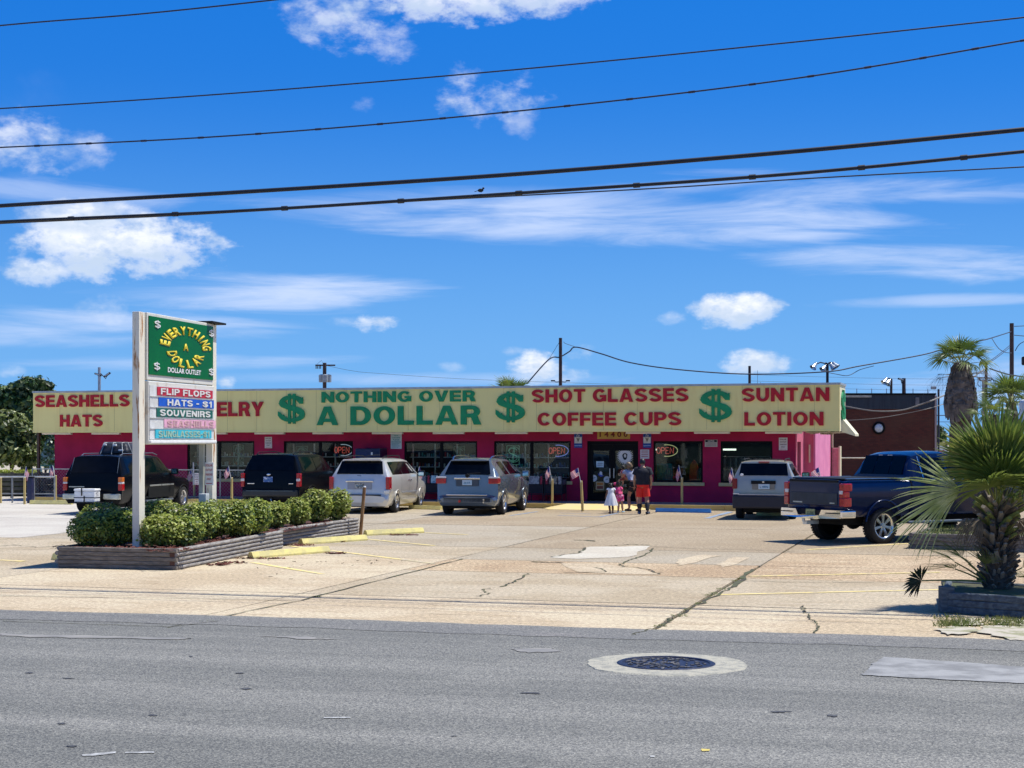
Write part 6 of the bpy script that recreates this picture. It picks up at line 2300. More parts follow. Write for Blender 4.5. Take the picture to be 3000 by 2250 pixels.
stop((742, 1637), (968, 1618), 'yellow wheel stop nearest the road beside the long planter')
stop((888, 1596), (1078, 1583), 'middle one of three yellow wheel stops beside the long planter')
stop((1076, 1569.5), (1243, 1561), 'farthest of three yellow wheel stops, right of the short brown post')
stop((150, 1640), (196, 1643), 'end of a yellow wheel stop peeping out left of the long planter')
stop((86, 1477), (208, 1478), 'yellow wheel stop in front of the kerb at the far left', h=.15)
stop((410, 1481), (528, 1484), 'yellow wheel stop seen under the left black car')
stop((548, 1481), (612, 1482), 'yellow wheel stop between the front wheel of the left black car and the sign post')
stop((700, 1484), (790, 1486), 'yellow wheel stop left of the second black car')
stop((800, 1489), (880, 1491), 'yellow wheel stop seen under the second black car')
stop((1196, 1491), (1289, 1494), 'yellow wheel stop between the minivan and the grey crossover')
stop((1474, 1493), (1524, 1494), 'short blue wheel stop seen between the wheels of the grey crossover', bs, 'blue concrete wheel stops')
stop((1920, 1500), (2080, 1503), 'long blue wheel stop right of the ramp', bs, 'blue concrete wheel stops')
stop((2215, 1510), (2310, 1512), 'yellow wheel stop seen under the silver boxy suv')

# ------------------------------------------------------------------ posts with little flags
posty = mat('post_yellow', (.62, .46, .16), .8, col2=(.50, .38, .15), scale=3, stretch=(3, 3, .8), bump=.4)
fred, fwhite, fblue = mat('flag_red', (.52, .03, .06), .7, trans=.3), mat('flag_white', (.74, .70, .72), .7, trans=.3), mat('flag_blue', (.03, .04, .22), .7, trans=.2)


def post(px, py, h, flag, label, lean=0.0, m=posty, r_=.045):
    p = G(px, py)
    o = empty('post', p, -BA, label, 'post', 'short yellow posts with small flags')
    MB().cyl((0, 0, 0), (lean, 0, h), r_, r_ * .92, n=10).build('shaft', m, o)
    MB().cyl((lean, 0, h), (lean, 0, h + .012), r_ * .93, r_ * .7, n=10).build('cap', mat('post_cut', (.7, .6, .35), .8, var=.1), o)
    if not flag: return o
    fl_ = empty('flag', p + Vector((0, 0, h)), -BA, flag[3], 'flag', 'small striped flags on the yellow posts')
    sx, dr, hh = flag[0], flag[1], flag[2]
    MB().cyl((lean, -.05, -.05), (lean + sx * .10, -.05, hh), .008, n=6).build('stick', white, fl_)
    # cloth: 13 stripes hanging from the stick
    mb = MB()
    nu, nv = 8, 13
    fwid, fh = .34, .26
    vs = []
    for j in range(nv + 1):
        for i in range(nu + 1):
            u, v = i / nu, j / nv
            bx = lean + sx * .10 * (1 - v * fh / hh)
            x = bx + sx * fwid * u * (1 - dr * .75) * (1 + .05 * sin(v * 5))
            z = hh - v * fh - dr * fwid * u * 1.0 - .02 * u * u
            y = -.05 + .035 * sin(u * 9 + v * 3) * (u + .1)
            vs.append((x, y, z))
    for j in range(nv):
        for i in range(nu):
            mb.cur = 2 if (i < 3 and j < 7) else (0 if j % 2 == 0 else 1)
            a_ = j * (nu + 1) + i
            mb.add([vs[a_], vs[a_ + 1], vs[a_ + nu + 2], vs[a_ + nu + 1]], [(0, 1, 2, 3)], None, True)
    mb.build('cloth', [fred, fwhite, fblue], fl_)
    return o


FL = [(2, 1474, .95, (-1, .8, .40), 'leftmost post at the left edge, partly cut off', 'flag on the leftmost post at the edge'),
      (72, 1477, .98, (1, .85, .42), 'post by the low railing, second from the left', 'limp flag on the post by the low railing'),
      (163, 1470, 1.0, (-1, .8, .40), 'post in front of the magenta wall at its left end', 'flag on the post at the left end of the wall'),
      (569, 1471, .90, (-1, .7, .38), 'post just in front of the nose of the left black car', 'flag by the nose of the left black car'),
      (679, 1481, 1.0, (-1, .65, .42), 'post between the tall sign and the second black car', 'flag between the tall sign and the second black car'),
      (1618, 1489, 1.0, (-1, .75, .46), 'upright post at the left edge of the yellow ramp', 'narrow flag on the post at the left edge of the ramp'),
      (1707, 1498, 1.0, (-1, .35, .44), 'leaning post standing in front of the yellow ramp', 'spread striped flag on the leaning post before the ramp'),
      (1998, 1492, 1.08, (-1, .9, .42), 'post behind the long blue wheel stop', 'limp flag above the long blue wheel stop'),
      (2153, 1497, 1.02, (-1, .9, .42), 'post left of the silver boxy suv', 'limp flag on the post left of the silver boxy suv')]
for (px, py, h, fl, lab, fl2) in FL:
    post(px, py, h, fl + (fl2,), lab, -.05 if px == 1707 else 0.0)
post(470, 1478, .5, None, 'post stub seen under the left black car')
post(2408, 1505, 1.05, (-1, .4, .44, 'flag sticking up behind the tailgate of the pickup truck'), 'post hidden behind the pickup truck with only its flag showing')
post(1222, 1488, 1.0, (1, .85, .44, 'thin flag beside the mirror of the minivan'), 'post hidden in front of the minivan')
pb_ = G(1056, 1566)
o = empty('brown_post', pb_, 0, 'short brown timber post standing at the far end of the planter before the minivan', 'post')
MB().cyl((0, 0, 0), (.10, 0, 1.18), .045, .042, n=10).build('shaft', mat('brown_timber', (.24, .11, .04), .8, col2=(.38, .22, .09), scale=6, stretch=(2, 2, .7)), o)
MB().cyl((.10, 0, 1.18), (.1005, 0, 1.21), .042, .03, n=10).build('cap', white, o)

# ------------------------------------------------------------------ palms
def fan(name, Lp, Rf, nseg, spread, droop, m, parent, fold=.25, seed=0, join=.45, width=1.0, curl=.0, pet=None):
    r = random.Random(seed)
    mb = MB()
    # petiole
    pts = [(Lp * t, 0, -.10 * Lp * t * t) for t in (0, .33, .66, 1.0)]
    mb.cur = 1
    mb.tube(pts, [.018, .014, .011, .009], 5)
    mb.cur = 0
    e = Vector(pts[-1])
    mb2 = mb
    dth = spread / nseg
    for i in range(nseg):
        th = R(-spread / 2 + dth * (i + .5) + r.uniform(-1.5, 1.5))
        rl = Rf * (.82 + .18 * cos(th * .8)) * r.uniform(.88, 1.05)
        sd = droop * r.uniform(.7, 1.3)
        dirv = Vector((cos(th), sin(th), 0))
        sv = Vector((-sin(th), cos(th), 0))
        half = R(dth) / 2 * 1.04
        prev = None
        st_ = [0.03, .25, join, .68, .86, 1.0]
        vs = []
        for k, t in enumerate(st_):
            rr_ = rl * t
            w_ = half * rl * min(t, join) * (1.0 if t <= join else max(.04, (1 - (t - join) / (1 - join)) ** .8)) * width
            zz = -sd * Rf * t ** 2.2 + (abs(sin(th)) * fold * rr_ * .5)
            c = e + dirv * rr_ * (1 - .12 * sd * t * t) + Vector((0, 0, zz - curl * t * t * rl * abs(sin(th))))
            vs += [c - sv * w_, c + Vector((0, 0, w_ * .55)), c + sv * w_]
        n_ = len(st_)
        fs = []
        for k in range(n_ - 1):
            fs += [(3 * k, 3 * k + 1, 3 * k + 4, 3 * k + 3), (3 * k + 1, 3 * k + 2, 3 * k + 5, 3 * k + 4)]
        mb.add(vs, fs)
    o = mb.build(name, m, parent)
    return o


def orient(o, loc, azim, elev, roll=0):
    """point the local x axis to the given azimuth/elevation (degrees)"""
    o.location = loc
    o.rotation_euler = (Matrix.Rotation(R(azim), 4, 'Z') @ Matrix.Rotation(R(-elev), 4, 'Y') @ Matrix.Rotation(R(roll), 4, 'X')).to_euler()


pg = mat('palm_green', (.13, .19, .03), .42, col2=(.18, .22, .045), scale=3, trans=.28)
pgd = mat('palm_green_deep', (.07, .12, .022), .42, col2=(.10, .15, .03), scale=3, trans=.25)
pgy = mat('palm_green_yellow', (.28, .28, .07), .5, col2=(.19, .21, .05), scale=3, trans=.3)
pst = mat('palm_stalk', (.22, .24, .05), .5, var=.2, scale=4)
pdry = mat('palm_dry', (.20, .155, .095), .9, col2=(.12, .09, .06), scale=4, trans=.15)
boot = mat('palm_boot', (.17, .135, .105), .9, col2=(.09, .07, .055), scale=6, bump=.8, bscale=20)
PLY = 22.3
pc = Vector(((2922 - 1500) / F * PLY, PLY, 0))
palm = empty('sabal_palm', pc, 0, 'large fan palm with a stubby boot covered trunk in the right timber bed', 'palm')
tz = [(.25, .19), (.6, .19), (.95, .15), (1.25, .11), (1.5, .08)]
tm = MB()
n_ = 16
tm.add([(r_ * cos(2 * pi * i / n_), r_ * sin(2 * pi * i / n_), z) for z, r_ in tz for i in range(n_)], [(k * n_ + i, k * n_ + (i + 1) % n_, (k + 1) * n_ + (i + 1) % n_, (k + 1) * n_ + i) for k in range(len(tz) - 1) for i in range(n_)], None, True)
tm.build('trunk', bark, palm)
bmsh = []
for k, (mm, wd) in enumerate(((boot, .055), (mat('palm_boot_pale', (.30, .25, .19), .9, var=.2, scale=6), .05), (mat('palm_boot_green', (.20, .22, .05), .8, var=.2, scale=6), .045))):
    b = MB()
    b.add([(-wd, 0, 0), (wd, 0, 0), (wd * .8, .11, .18), (-wd * .8, .11, .18), (-wd, .04, -.01), (wd, .04, -.01), (wd * .7, .145, .17), (-wd * .7, .145, .17)],
          [(0, 1, 2, 3), (7, 6, 5, 4), (0, 4, 5, 1), (1, 5, 6, 2), (2, 6, 7, 3), (3, 7, 4, 0)])
    bmsh.append(b.mesh('leaf_base', mm))
rr = random.Random(5)
for k in range(240):
    t = k / 240
    z = .24 + 1.22 * t
    rad = np.interp(z, [a[0] for a in tz], [a[1] for a in tz])
    a = k * 2.39996 + rr.uniform(-.15, .15)
    o = bpy.data.objects.new('leaf_base', bmsh[2 if (t > .55 and rr.random() < .35) else rr.choice([0, 0, 1])])
    COL.objects.link(o)
    o.parent = palm
    o.location = (rad * .92 * cos(a), rad * .92 * sin(a), z)
    s = rr.uniform(.32, .52) * (1 + .9 * t)
    o.rotation_euler = (R(rr.uniform(-30, 0) - 12 * t), R(rr.uniform(-25, 25)), a - pi / 2)
    o.scale = (s, s * (1 + .6 * t), s * (1 + .9 * t))
crown = Vector((0, 0, 1.40))
# upright and spreading fronds (azimuth 180 = towards the left of the view)
FR = []
# (azimuth, elevation, stalk, radius, droop, material, roll)
for k in range(9):
    FR.append((k * 137.5 + 20, 73 + rr.uniform(-8, 14), .50 + rr.uniform(-.08, .10), .80 + rr.uniform(-.06, .08), .22, pg if k % 3 else pgy, rr.uniform(-35, 35)))
FR += [(268, 84, .62, .98, .12, pgd, 8), (92, 82, .70, .98, .12, pg, -14), (255, 74, .45, .90, .18, pg, 25), (285, 72, .55, .92, .18, pgd, -20), (270, 58, .40, .80, .25, pg, 0),
       (186, -16, .52, 1.36, .26, mat('palm_sunlit', (.48, .52, .26), .35, col2=(.26, .32, .10), scale=3, trans=.25), 58), (182, 66, .55, .62, .35, pg, 35), (200, 68, .62, .66, .30, pgy, 20), (170, 72, .66, .70, .28, pg, 15), (352, 20, .6, .9, .32, pg, -50), (5, 45, .7, .9, .3, pgy, -25), (330, 35, .6, .85, .3, pg, -30), (300, 25, .5, .7, .4, pgd, 0), (240, 30, .5, .75, .35, pg, 20)]  # the big left frond has its sunlit look put into the colour
for k, (az_, el_, Lp, Rf, dr, m, ro) in enumerate(FR):
    big = Rf > 1.1
    o = fan('frond', Lp, Rf, 30 if big else 38, 120 if big else 215, dr, [m, pst], palm, seed=k, fold=.35, join=.38 if big else .55)
    orient(o, crown + Vector((.06 * cos(R(az_)), .06 * sin(R(az_)), .42 if big else rr.uniform(-.12, .08))), az_, el_, ro)
for k in range(5):
    az_ = (165, 215, 330, 20, 100)[k]
    o = fan('dry_frond', .35, .42, 18, 120, 1.0, [pdry, pdry], palm, seed=90 + k, fold=.2)
    orient(o, crown + Vector((0, 0, -.08)), az_, -5 + rr.uniform(-12, 10), rr.uniform(-40, 40))
# low young fronds at the foot
base = Vector((0, 0, .30))
for (az_, el_, Lp, Rf, dr, m) in ((196, 28, .62, .62, .5, pg), (182, 38, .60, .62, .4, pg), (215, 40, .55, .55, .35, pgd), (170, 50, .55, .6, .3, pgd), (-15, 35, .5, .6, .45, pg), (8, 20, .4, .55, .5, pgy), (240, 55, .4, .5, .3, pg)):
    o = fan('young_frond', Lp, Rf, 20, 130, dr, [m, pst], palm, seed=int(az_ + 300), fold=.4, join=.25, width=.7)
    orient(o, base + Vector((-.1, 0, 0)), az_, el_, rr.uniform(-30, 30))
o = fan('young_frond', 1.0, .33, 18, 190, .3, [mat('palm_dark_leaf', (.02, .035, .015), .5, var=.2), pst], palm, seed=77, fold=.3, join=.6)
orient(o, base + Vector((-.2, -.1, .05)), 190, 5, 60)
# its timber bed
A0 = G(2768, 1795)
rb_ = G(3160, 1822)
rd = (rb_ - A0).normalized()
PAR = empty('planter', tuple(A0), 0, 'blue grey timber bed around the big palm at the right edge', 'planter')
ch = .095
for k in range(3):
    z = ch * (k + .5)
    log(A0 + rd * (.05 if k % 2 else -.02), rb_, z, woodb, True)
    log(A0 + EN * .02, A0 + EN * 2.0 + rd * .1, z, woodb)
    log(A0 + EN * 2.0, rb_ + EN * 2.0, z, woodb)
MB().bbox(-.09, .09, -.09, .09, 0, .36, .012).build('corner_timber', woodb, PAR, (.03, .03, 0))
e1 = [A0 + EN * .05, rb_ + EN * .05, rb_ + EN * 1.95, A0 + EN * 1.95]
tag(MB().poly([tuple(v + Vector((0, 0, ch * 2.6)) - A0) for v in e1]).build('soil', mat('bed_soil', (.10, .09, .05), .95, col2=(.07, .10, .03), scale=5, bump=1), PAR), kind='stuff')
# second bed behind with turf
ch = .085
A0 = G(2668, 1607)
q2, q3 = G(3300, 1628), G(3330, 1596)
q1 = G(2760, 1578)
PAR = empty('planter', tuple(A0), 0, 'grey timber edged grass bed behind the palm at the right', 'planter')
for k in range(4):
    z = ch * (k + .5)
    log(A0 + Vector((.03 if k % 2 else 0, 0, 0)), q2, z, woodg, True)
    log(A0, q1, z, woodg)
    log(q1, q3, z, woodg)
tag(MB().poly([tuple(v + Vector((0, 0, ch * 3.6)) - A0) for v in (A0, q2, q3, q1)]).build('soil', mat('bed_turf', (.10, .12, .035), .95, col2=(.14, .13, .05), scale=5, bump=1), PAR), kind='stuff')
tf = MB()
rr2 = random.Random(8)
for k in range(1800):
    u, v = rr2.random(), rr2.random()
    p = (A0.lerp(q2, u)).lerp(q1.lerp(q3, u), v) - A0
    a = rr2.uniform(0, 6.28)
    h_ = rr2.uniform(.03, .10)
    tf.add([(p.x - .012 * cos(a), p.y - .012 * sin(a), ch * 3.6), (p.x + .012 * cos(a), p.y + .012 * sin(a), ch * 3.6), (p.x + .03 * sin(a), p.y, ch * 3.6 + h_)], [(0, 1, 2)])
tag(tf.build('turf', mat('turf_green', (.12, .15, .035), .7, col2=(.2, .2, .07), scale=3, trans=.3), PAR), kind='stuff')


# washingtonia behind
def tall_palm(c, ztop, sk0, sk1, rtr, fr, label, seed=1, nfr=15, wind=0, skr=.62, dry=True):
    root = empty('fan_palm', (c.x, c.y, 0), 0, label, 'palm')
    n = 12
    r = random.Random(seed)
    zz = [0, sk0 * .5, sk0, sk1, ztop]
    MB().tube([(0, 0, z) for z in zz], [rtr * 1.15, rtr, rtr, rtr, rtr * .6], 12).build('trunk', mat('palm_trunk_brown', (.13, .09, .065), .95, col2=(.07, .05, .04), scale=8, stretch=(3, 3, 1), bump=1), root)
    if dry:
        sk = MB()
        for k in range(150):
            a = r.uniform(0, 6.28)
            z1 = sk0 + (sk1 - sk0) * r.uniform(.30, 1.0)
            t = (z1 - sk0) / (sk1 - sk0)
            rad = rtr + (skr - rtr) * (1 - abs(t - .45) * 1.3)
            l = (sk1 - sk0) * r.uniform(.35, .6)
            w = .11
            ca, sa = cos(a), sin(a)
            sk.add([(rtr * .8 * ca - w * .3 * sa, rtr * .8 * sa + w * .3 * ca, z1 + .1), (rtr * .8 * ca + w * .3 * sa, rtr * .8 * sa - w * .3 * ca, z1 + .1),
                    (rad * ca + w * sa, rad * sa - w * ca, z1 - l * .45), (rad * ca - w * sa, rad * sa + w * ca, z1 - l * .45),
                    (rad * .92 * ca + w * .5 * sa, rad * .92 * sa - w * .5 * ca, z1 - l), (rad * .92 * ca - w * .5 * sa, rad * .92 * sa + w * .5 * ca, z1 - l + r.uniform(-.1, .1))],
                   [(0, 1, 2, 3), (3, 2, 4, 5)])
        tag(sk.build('dead_skirt', mat('dead_fronds', (.19, .155, .13), .95, col2=(.09, .075, .065), scale=5), root), kind='stuff')
    for k in range(nfr):
        az_ = k * 137.5 + seed * 30
        e_ = 75 - 70 * (k / nfr) + r.uniform(-8, 8)
        o = fan('frond', fr * .62, fr * .60, 22, 200, .30 + .5 * (k / nfr), [pg if k % 2 else pgd, pst], root, seed=seed * 50 + k, fold=.5)
        orient(o, Vector((0, 0, ztop - .1)), az_, e_, r.uniform(-30, 30))
    if dry:
        for k in range(9):
            az_ = 150 + 60 * r.uniform(-1, 1) if k % 2 else -20 + 60 * r.uniform(-1, 1)
            o = fan('drooping_frond', fr * .75, fr * .72, 13, 120, 1.25, [mat('palm_dry_grey', (.17, .15, .13), .9, var=.3, scale=3), pdry], root, seed=seed * 70 + k, fold=.2, join=.15, width=.55)
            orient(o, Vector((0, 0, ztop - .45)), az_, 14 + r.uniform(-12, 6), 0)
    return root


YW = 50.0
k_ = YW / F
tall_palm(AT(2815, 1290, YW), H + (HY - 1062) * k_, H + (HY - 1212) * k_, H + (HY - 1078) * k_, .33, .98, 'tall fan palm with a brown skirt of dead fronds behind the pickup truck', 3, 19, skr=.54)
YW = 75.0
tall_palm(AT(1497, 1290, YW), H + (HY - 1172) * YW / F, 2, 3, .2, 1.25, 'green palm head peeping over the shop roof', 4, 16, dry=False)
YW = 42.0
tall_palm(AT(2962, 1290, YW), H + (HY - 1178) * YW / F, 2.2, 3.0, .2, .85, 'bushy green palm head at the right edge behind the big palm', 6, 20, dry=False)
tall_palm(AT(2905, 1290, 36), H + (HY - 1215) * 36 / F, 1.6, 2.6, .18, .55, 'small ragged palm head in front of the utility pole at the right', 7, 9, dry=False)

# ------------------------------------------------------------------ trees at the left
def tree(name, base, h, lobes, n, size, mats_, label, seed, tr=.22, limbs=7):
    o = empty(name, base, 0, label, 'tree')
    r = random.Random(seed)
    t = MB()
    t.tube([(0, 0, 0), (.08, .05, h * .3), (-.05, .1, h * .6)], [tr, tr * .8, tr * .5], 10)
    t.build('trunk', bark, o)
    for k in range(limbs):
        lb = lobes[k % len(lobes)]
        MB().tube([(0, 0, h * .28 + .05 * k * h), (lb[0] * .5, lb[1] * .5, (lb[2] + h * .4) / 2), (lb[0], lb[1], lb[2])], [tr * .45, tr * .3, tr * .08], 6).build('limb', bark, o)
    leaves('crown', lobes, n, size, mats_, o, seed, flat_=.55, up=.5)
    return o


def tb(px, Y): return Vector(((px - 1500) / F * Y, Y, 0))


def lob(px, py, rx, ry, Y, c, dy=0.0):
    """lobe given by its place in the view at depth Y, relative to trunk base c"""
    k = Y / F
    return ((px - 1500) * k - c.x, Y + dy - c.y, H + (HY - py) * k, rx * k, rx * k * .9, ry * k)


Y = 78
c = tb(70, Y)
tree('broadleaf_tree', c, 7, [lob(90, 1135, 45, 24, Y, c), (lob(40, 1165, 55, 34, Y, c)), lob(115, 1145, 30, 18, Y, c), lob(80, 1190, 60, 40, Y, c), lob(10, 1170, 40, 34, Y, c), lob(60, 1230, 70, 40, Y, c), lob(138, 1138, 14, 10, Y, c), lob(140, 1180, 30, 30, Y, c, 1), lob(75, 1120, 16, 9, Y, c), lob(115, 1122, 18, 8, Y, c)],
     9500, .17, [tre[0], tre[1], tre[1], tre[2]], 'tall dark broadleaf tree rising above the left end of the fascia', 31)
Y = 70
c = tb(30, Y)
tree('broadleaf_tree', c, 5, [lob(20, 1235, 60, 30, Y, c), lob(-20, 1270, 60, 45, Y, c), lob(60, 1270, 50, 35, Y, c), lob(20, 1320, 90, 40, Y, c), lob(80, 1330, 30, 45, Y, c)],
     7500, .14, [tre_o[0], tre_o[2], tre_o[1], tre_o[1], tre_o[1]], 'paler olive tree in front of the dark one at the left edge', 32)
Y = 73
c = tb(130, Y)
tree('broadleaf_tree', c, 5, [lob(130, 1225, 50, 40, Y, c), lob(105, 1280, 40, 45, Y, c), lob(150, 1285, 40, 36, Y, c), lob(100, 1330, 36, 30, Y, c)],
     5500, .13, [tre_o[0], tre_o[1], tre[0]], 'olive tree between the steel column and the magenta wall', 33)
Y = 67
c = tb(148, Y)
tree('flowering_shrub', c, 2.6, [lob(150, 1310, 20, 22, Y, c), lob(140, 1345, 24, 24, Y, c), lob(158, 1280, 12, 18, Y, c), lob(160, 1345, 18, 26, Y, c)],
     2200, .10, tre_b, 'pale blue green shrub close to the left end of the magenta wall', 34, .08)
Y = 95
c = tb(-120, Y)
tree('broadleaf_tree', c, 8, [lob(-120, 1200, 110, 70, Y, c), lob(-60, 1260, 80, 60, Y, c), lob(-180, 1260, 80, 60, Y, c)], 5000, .24, tre, 'dark tree beyond the left edge of the view', 35)
hd = empty('hedge', tb(60, 66), 0, 'low clipped yellow green hedge behind the railing at the far left', 'hedge')
leaves('foliage', [((k - 4) * .22, 0, H - (1386 - HY) * 66 / F + .0 + rndv.uniform(-.02, .02), .2, .25, .10 + .01 * (k % 3)) for k in range(8)], 2600, .05, [mat('hedge_leaf', (.30, .34, .05), .5, var=.25, scale=2, trans=.3)], hd, 9)
MB().box(-.9, .75, -.18, .18, 0, H - (1386 - HY) * 66 / F).build('stems', mat('hedge_inside', (.03, .035, .012), .9, var=.3, scale=10), hd)
# steel column under the fascia end
o = sobj('steel_column', SX(113, 1.6), 1.6, 0, 'thin brown steel column under the left end of the fascia', 'column')
MB().bbox(-.05, .05, -.05, .05, 0, zb, .006).build('shaft', mat('brown_steel', (.07, .035, .02), .6, var=.2), o)
# railing
ra, rb2 = G(-40, 1473), G(160, 1473)
rlg = empty('railing', tuple(ra), math.atan2(rb2.y - ra.y, rb2.x - ra.x), 'pale pipe railing with thin posts in front of the trees at the left', 'railing')
LL = (rb2 - ra).length
hz = H + (HY - 1397) * ra.y / F
MB().cyl((0, 0, hz), (LL, 0, hz), .030, n=8).build('top_rail', mat('rail_pale', (.55, .56, .54), .4, .4, var=.1), rlg)
MB().cyl((0, 0, hz * .35), (LL, 0, hz * .35), .015, n=8).build('lower_rail', galv, rlg)
for f_ in (.05, .38, .70, 1.0):
    MB().cyl((LL * f_, 0, 0), (LL * f_, 0, hz), .032, n=8).build('post', galv, rlg)
# dark timber fence and bench-like boards further back
fb = empty('board_fence', tb(-60, 64), 0, 'dark horizontal board fence under the trees at the far left', 'fence')
for k in range(5):
    MB().bbox(0, 2.6, -.02, .02, .12 + .19 * k, .25 + .19 * k, .006).build('board', mat('dark_board', (.06, .05, .045), .85, col2=(.13, .12, .08), scale=3), fb)
for x_ in (0.1, 1.3, 2.5):
    MB().bbox(x_ - .05, x_ + .05, .02, .12, 0, 1.05, .006).build('post', mat('dark_board', (.06, .05, .045)), fb)
fb = empty('stone_wall', tb(100, 65), 0, 'low mottled stone garden wall left of the magenta wall', 'wall')
for j in range(4):
    for i in range(5):
        MB().bbox(i * .30 + (.15 if j % 2 else 0) - .1, i * .30 + .285 + (.15 if j % 2 else 0) - .1, -.12, .12, .02 + j * .25, .255 + j * .25, .02).build('stone', mat(('stone_a', 'stone_b', 'stone_c')[(i * 2 + j) % 3], ((.13, .11, .085), (.22, .19, .15), (.09, .08, .07))[(i * 2 + j) % 3], .9, var=.3, scale=6), fb)
tp = empty('teal_panel', tb(120, 66), 0, 'pale teal slanted boards leaning behind the railing left of the wall', 'boards')
for k, (x_, l_) in enumerate(((0, -.12), (.26, .10), (.50, -.10))):
    z0_, z1_ = H + (HY - 1412) * 66 / F, H + (HY - 1366) * 66 / F
    MB().poly([(x_, 0, z0_), (x_ + .12, 0, z0_), (x_ + .12 + l_, 0, z1_), (x_ + l_, 0, z1_)], .04, (0, 1, 0)).build('board', mat('pale_teal', (.35, .62, .62), .6, var=.1), tp)
MB().bbox(-.1, .75, 0.05, .12, z1_, z1_ + .05, .01).build('crossbar', mat('dark_teal', (.03, .14, .13), .6, var=.1), tp)
nb = empty('bin', G(88, 1474), 0, 'narrow dark blue bin at the left end of the walkway', 'bin')
MB().bbox(-.09, .09, -.1, .2, 0, .95, .02).build('body', mat('bin_blue', (.012, .02, .07), .4, var=.2), nb)
MB().bbox(-.11, .11, -.12, .22, .95, 1.0, .015).build('lid', blackpl, nb)

# ------------------------------------------------------------------ brick building behind at the right
YB = 74.0
k_ = YB / F
bb = empty('brick_building', ((2455 - 1500) * k_, YB, 0), 0, 'dark red brick hall with a black metal band under its flat roof', 'building')
bw = (2738 - 2455) * k_
brickm = bpy.data.materials.new('brick')
brickm.use_nodes = True
g = NG(brickm.node_tree)
p = brickm.node_tree.nodes['Principled BSDF']
p.inputs['Roughness'].default_value = .9
bt = g.n('ShaderNodeTexBrick')
bt.inputs['Scale'].default_value = 1.0
bt.inputs['Brick Width'].default_value = .22
bt.inputs['Row Height'].default_value = .075
bt.inputs['Mortar Size'].default_value = .007
bt.inputs['Color1'].default_value = (.13, .030, .018, 1)
bt.inputs['Color2'].default_value = (.085, .020, .013, 1)
bt.inputs['Mortar'].default_value = (.055, .028, .02, 1)
tcb = g.n('ShaderNodeTexCoord').outputs['Object']
xx, yy, zz_ = g.sep(tcb)
g.l(g.comb(g.m('ADD', xx, yy), zz_), bt.inputs['Vector'])
c_ = g.mix(g.m('MULTIPLY', g.ss(g.noise(tcb, .8, 5), .4, .7), .5), bt.outputs['Color'], (.12, .055, .03, 1))
g.l(c_, p.inputs['Base Color'])
zt_, zb2 = H + (HY - 1152) * k_, H + (HY - 1199) * k_
MB().box(-3, bw, 0, 12, 0, zb2).build('wall', brickm, bb)
MB().box(-3.05, bw + .02, -.05, 12.05, zb2, zt_ - .08).build('metal_band', mat('black_metal', (.022, .032, .045), .55, col2=(.012, .018, .028), scale=2, stretch=(5, 1, .3)), bb)
MB().box(-3.1, bw + .06, -.10, 12.1, zt_ - .08, zt_).build('roof_edge', black, bb)
MB().box(-3, 1.55, -.14, -.11, zt_ - .20, zt_ - .10).build('gutter', mat('gutter_pale', (.42, .40, .32), .6, var=.1), bb)
MB().bbox(bw + .003, bw + .10, -.06, .06, 0, zt_ - .1, .01).build('corner_strip', mat('sunlit_side_pink', (.45, .35, .32), .7, var=.1), bb)  # pale strip painted to stand for the hall's sunlit side face
px_ = (2686 - 2455) * k_
MB().bbox(px_ - .09, px_ + .09, -.10, -.052, H + (HY - 1188) * k_, H + (HY - 1164) * k_, .01).build('vent', mat('vent_grey', (.16, .15, .15), .6, var=.1), bb)
wx, wz = (2574 - 2455) * k_, H + (HY - 1254) * k_
fr = MB()
for (ra_, rb_3, yo, dpt) in ((.30, .22, -.06, .06),):
    n_ = 28
    fr.add([(wx + r_ * cos(2 * pi * i / n_), y_, wz + r_ * sin(2 * pi * i / n_)) for r_, y_ in ((ra_, 0), (ra_, -.07), (rb_3, -.09), (rb_3, -.02)) for i in range(n_)],
           [(k * n_ + i, k * n_ + (i + 1) % n_, (k + 1) * n_ + (i + 1) % n_, (k + 1) * n_ + i) for k in range(3) for i in range(n_)])
pf = fr.build('round_window', black, bb)
MB().ball((wx, -.03, wz), .215, 20, 12, (1, .35, 1)).build('dome', mat('dome_glass', (.62, .66, .68), .12, col2=(.45, .5, .52), scale=5, coat=.5), pf)
sp_ = MB()
for x_ in (.9, 1.6, 2.3, 3.2, 3.55, 4.25):
    sp_.cyl((x_, .05, zt_), (x_, .05, zt_ + .22), .018, n=5)
tag(sp_.build('roof_bracket', galv, bb), kind='stuff')
MB().cyl((bw + .16, -.1, 0), (bw + .16, -.1, H + (HY - 1140) * k_), .05, n=8).build('standpipe', mat('dark_pipe', (.04, .04, .05), .6, var=.2), bb)
MB().bbox(bw - .20, bw + .05, -.14, -.08, H + (HY - 1141) * k_, H + (HY - 1132) * k_, .01).build('spotlight', galv, bb)
# pipe gate in front of the brick wall
gt = empty('pipe_gate', AT(2450, 1290, 70) - Vector((0, 0, H)), 0, 'pale pipe gate frame before the brick hall, left of the pickup cab', 'gate')
gz = H + (HY - 1342) * 70 / F
MB().cyl((0, 0, gz), (2.6, 0, gz), .03, n=8).build('top_rail', mat('rail_tan', (.50, .46, .36), .6, var=.1), gt)
MB().cyl((.1, 0, 0), (.1, 0, gz), .03, n=8).build('post', mat('rail_tan', (.50, .46, .36)), gt)
MB().cyl((2.6, 0, 0), (2.6, 0, gz), .03, n=8).build('post', mat('rail_tan', (.50, .46, .36)), gt)


# ------------------------------------------------------------------ poles, lamps and wires
polem = mat('pole_brown', (.055, .035, .035), .85, var=.3, scale=4, stretch=(4, 4, .5))


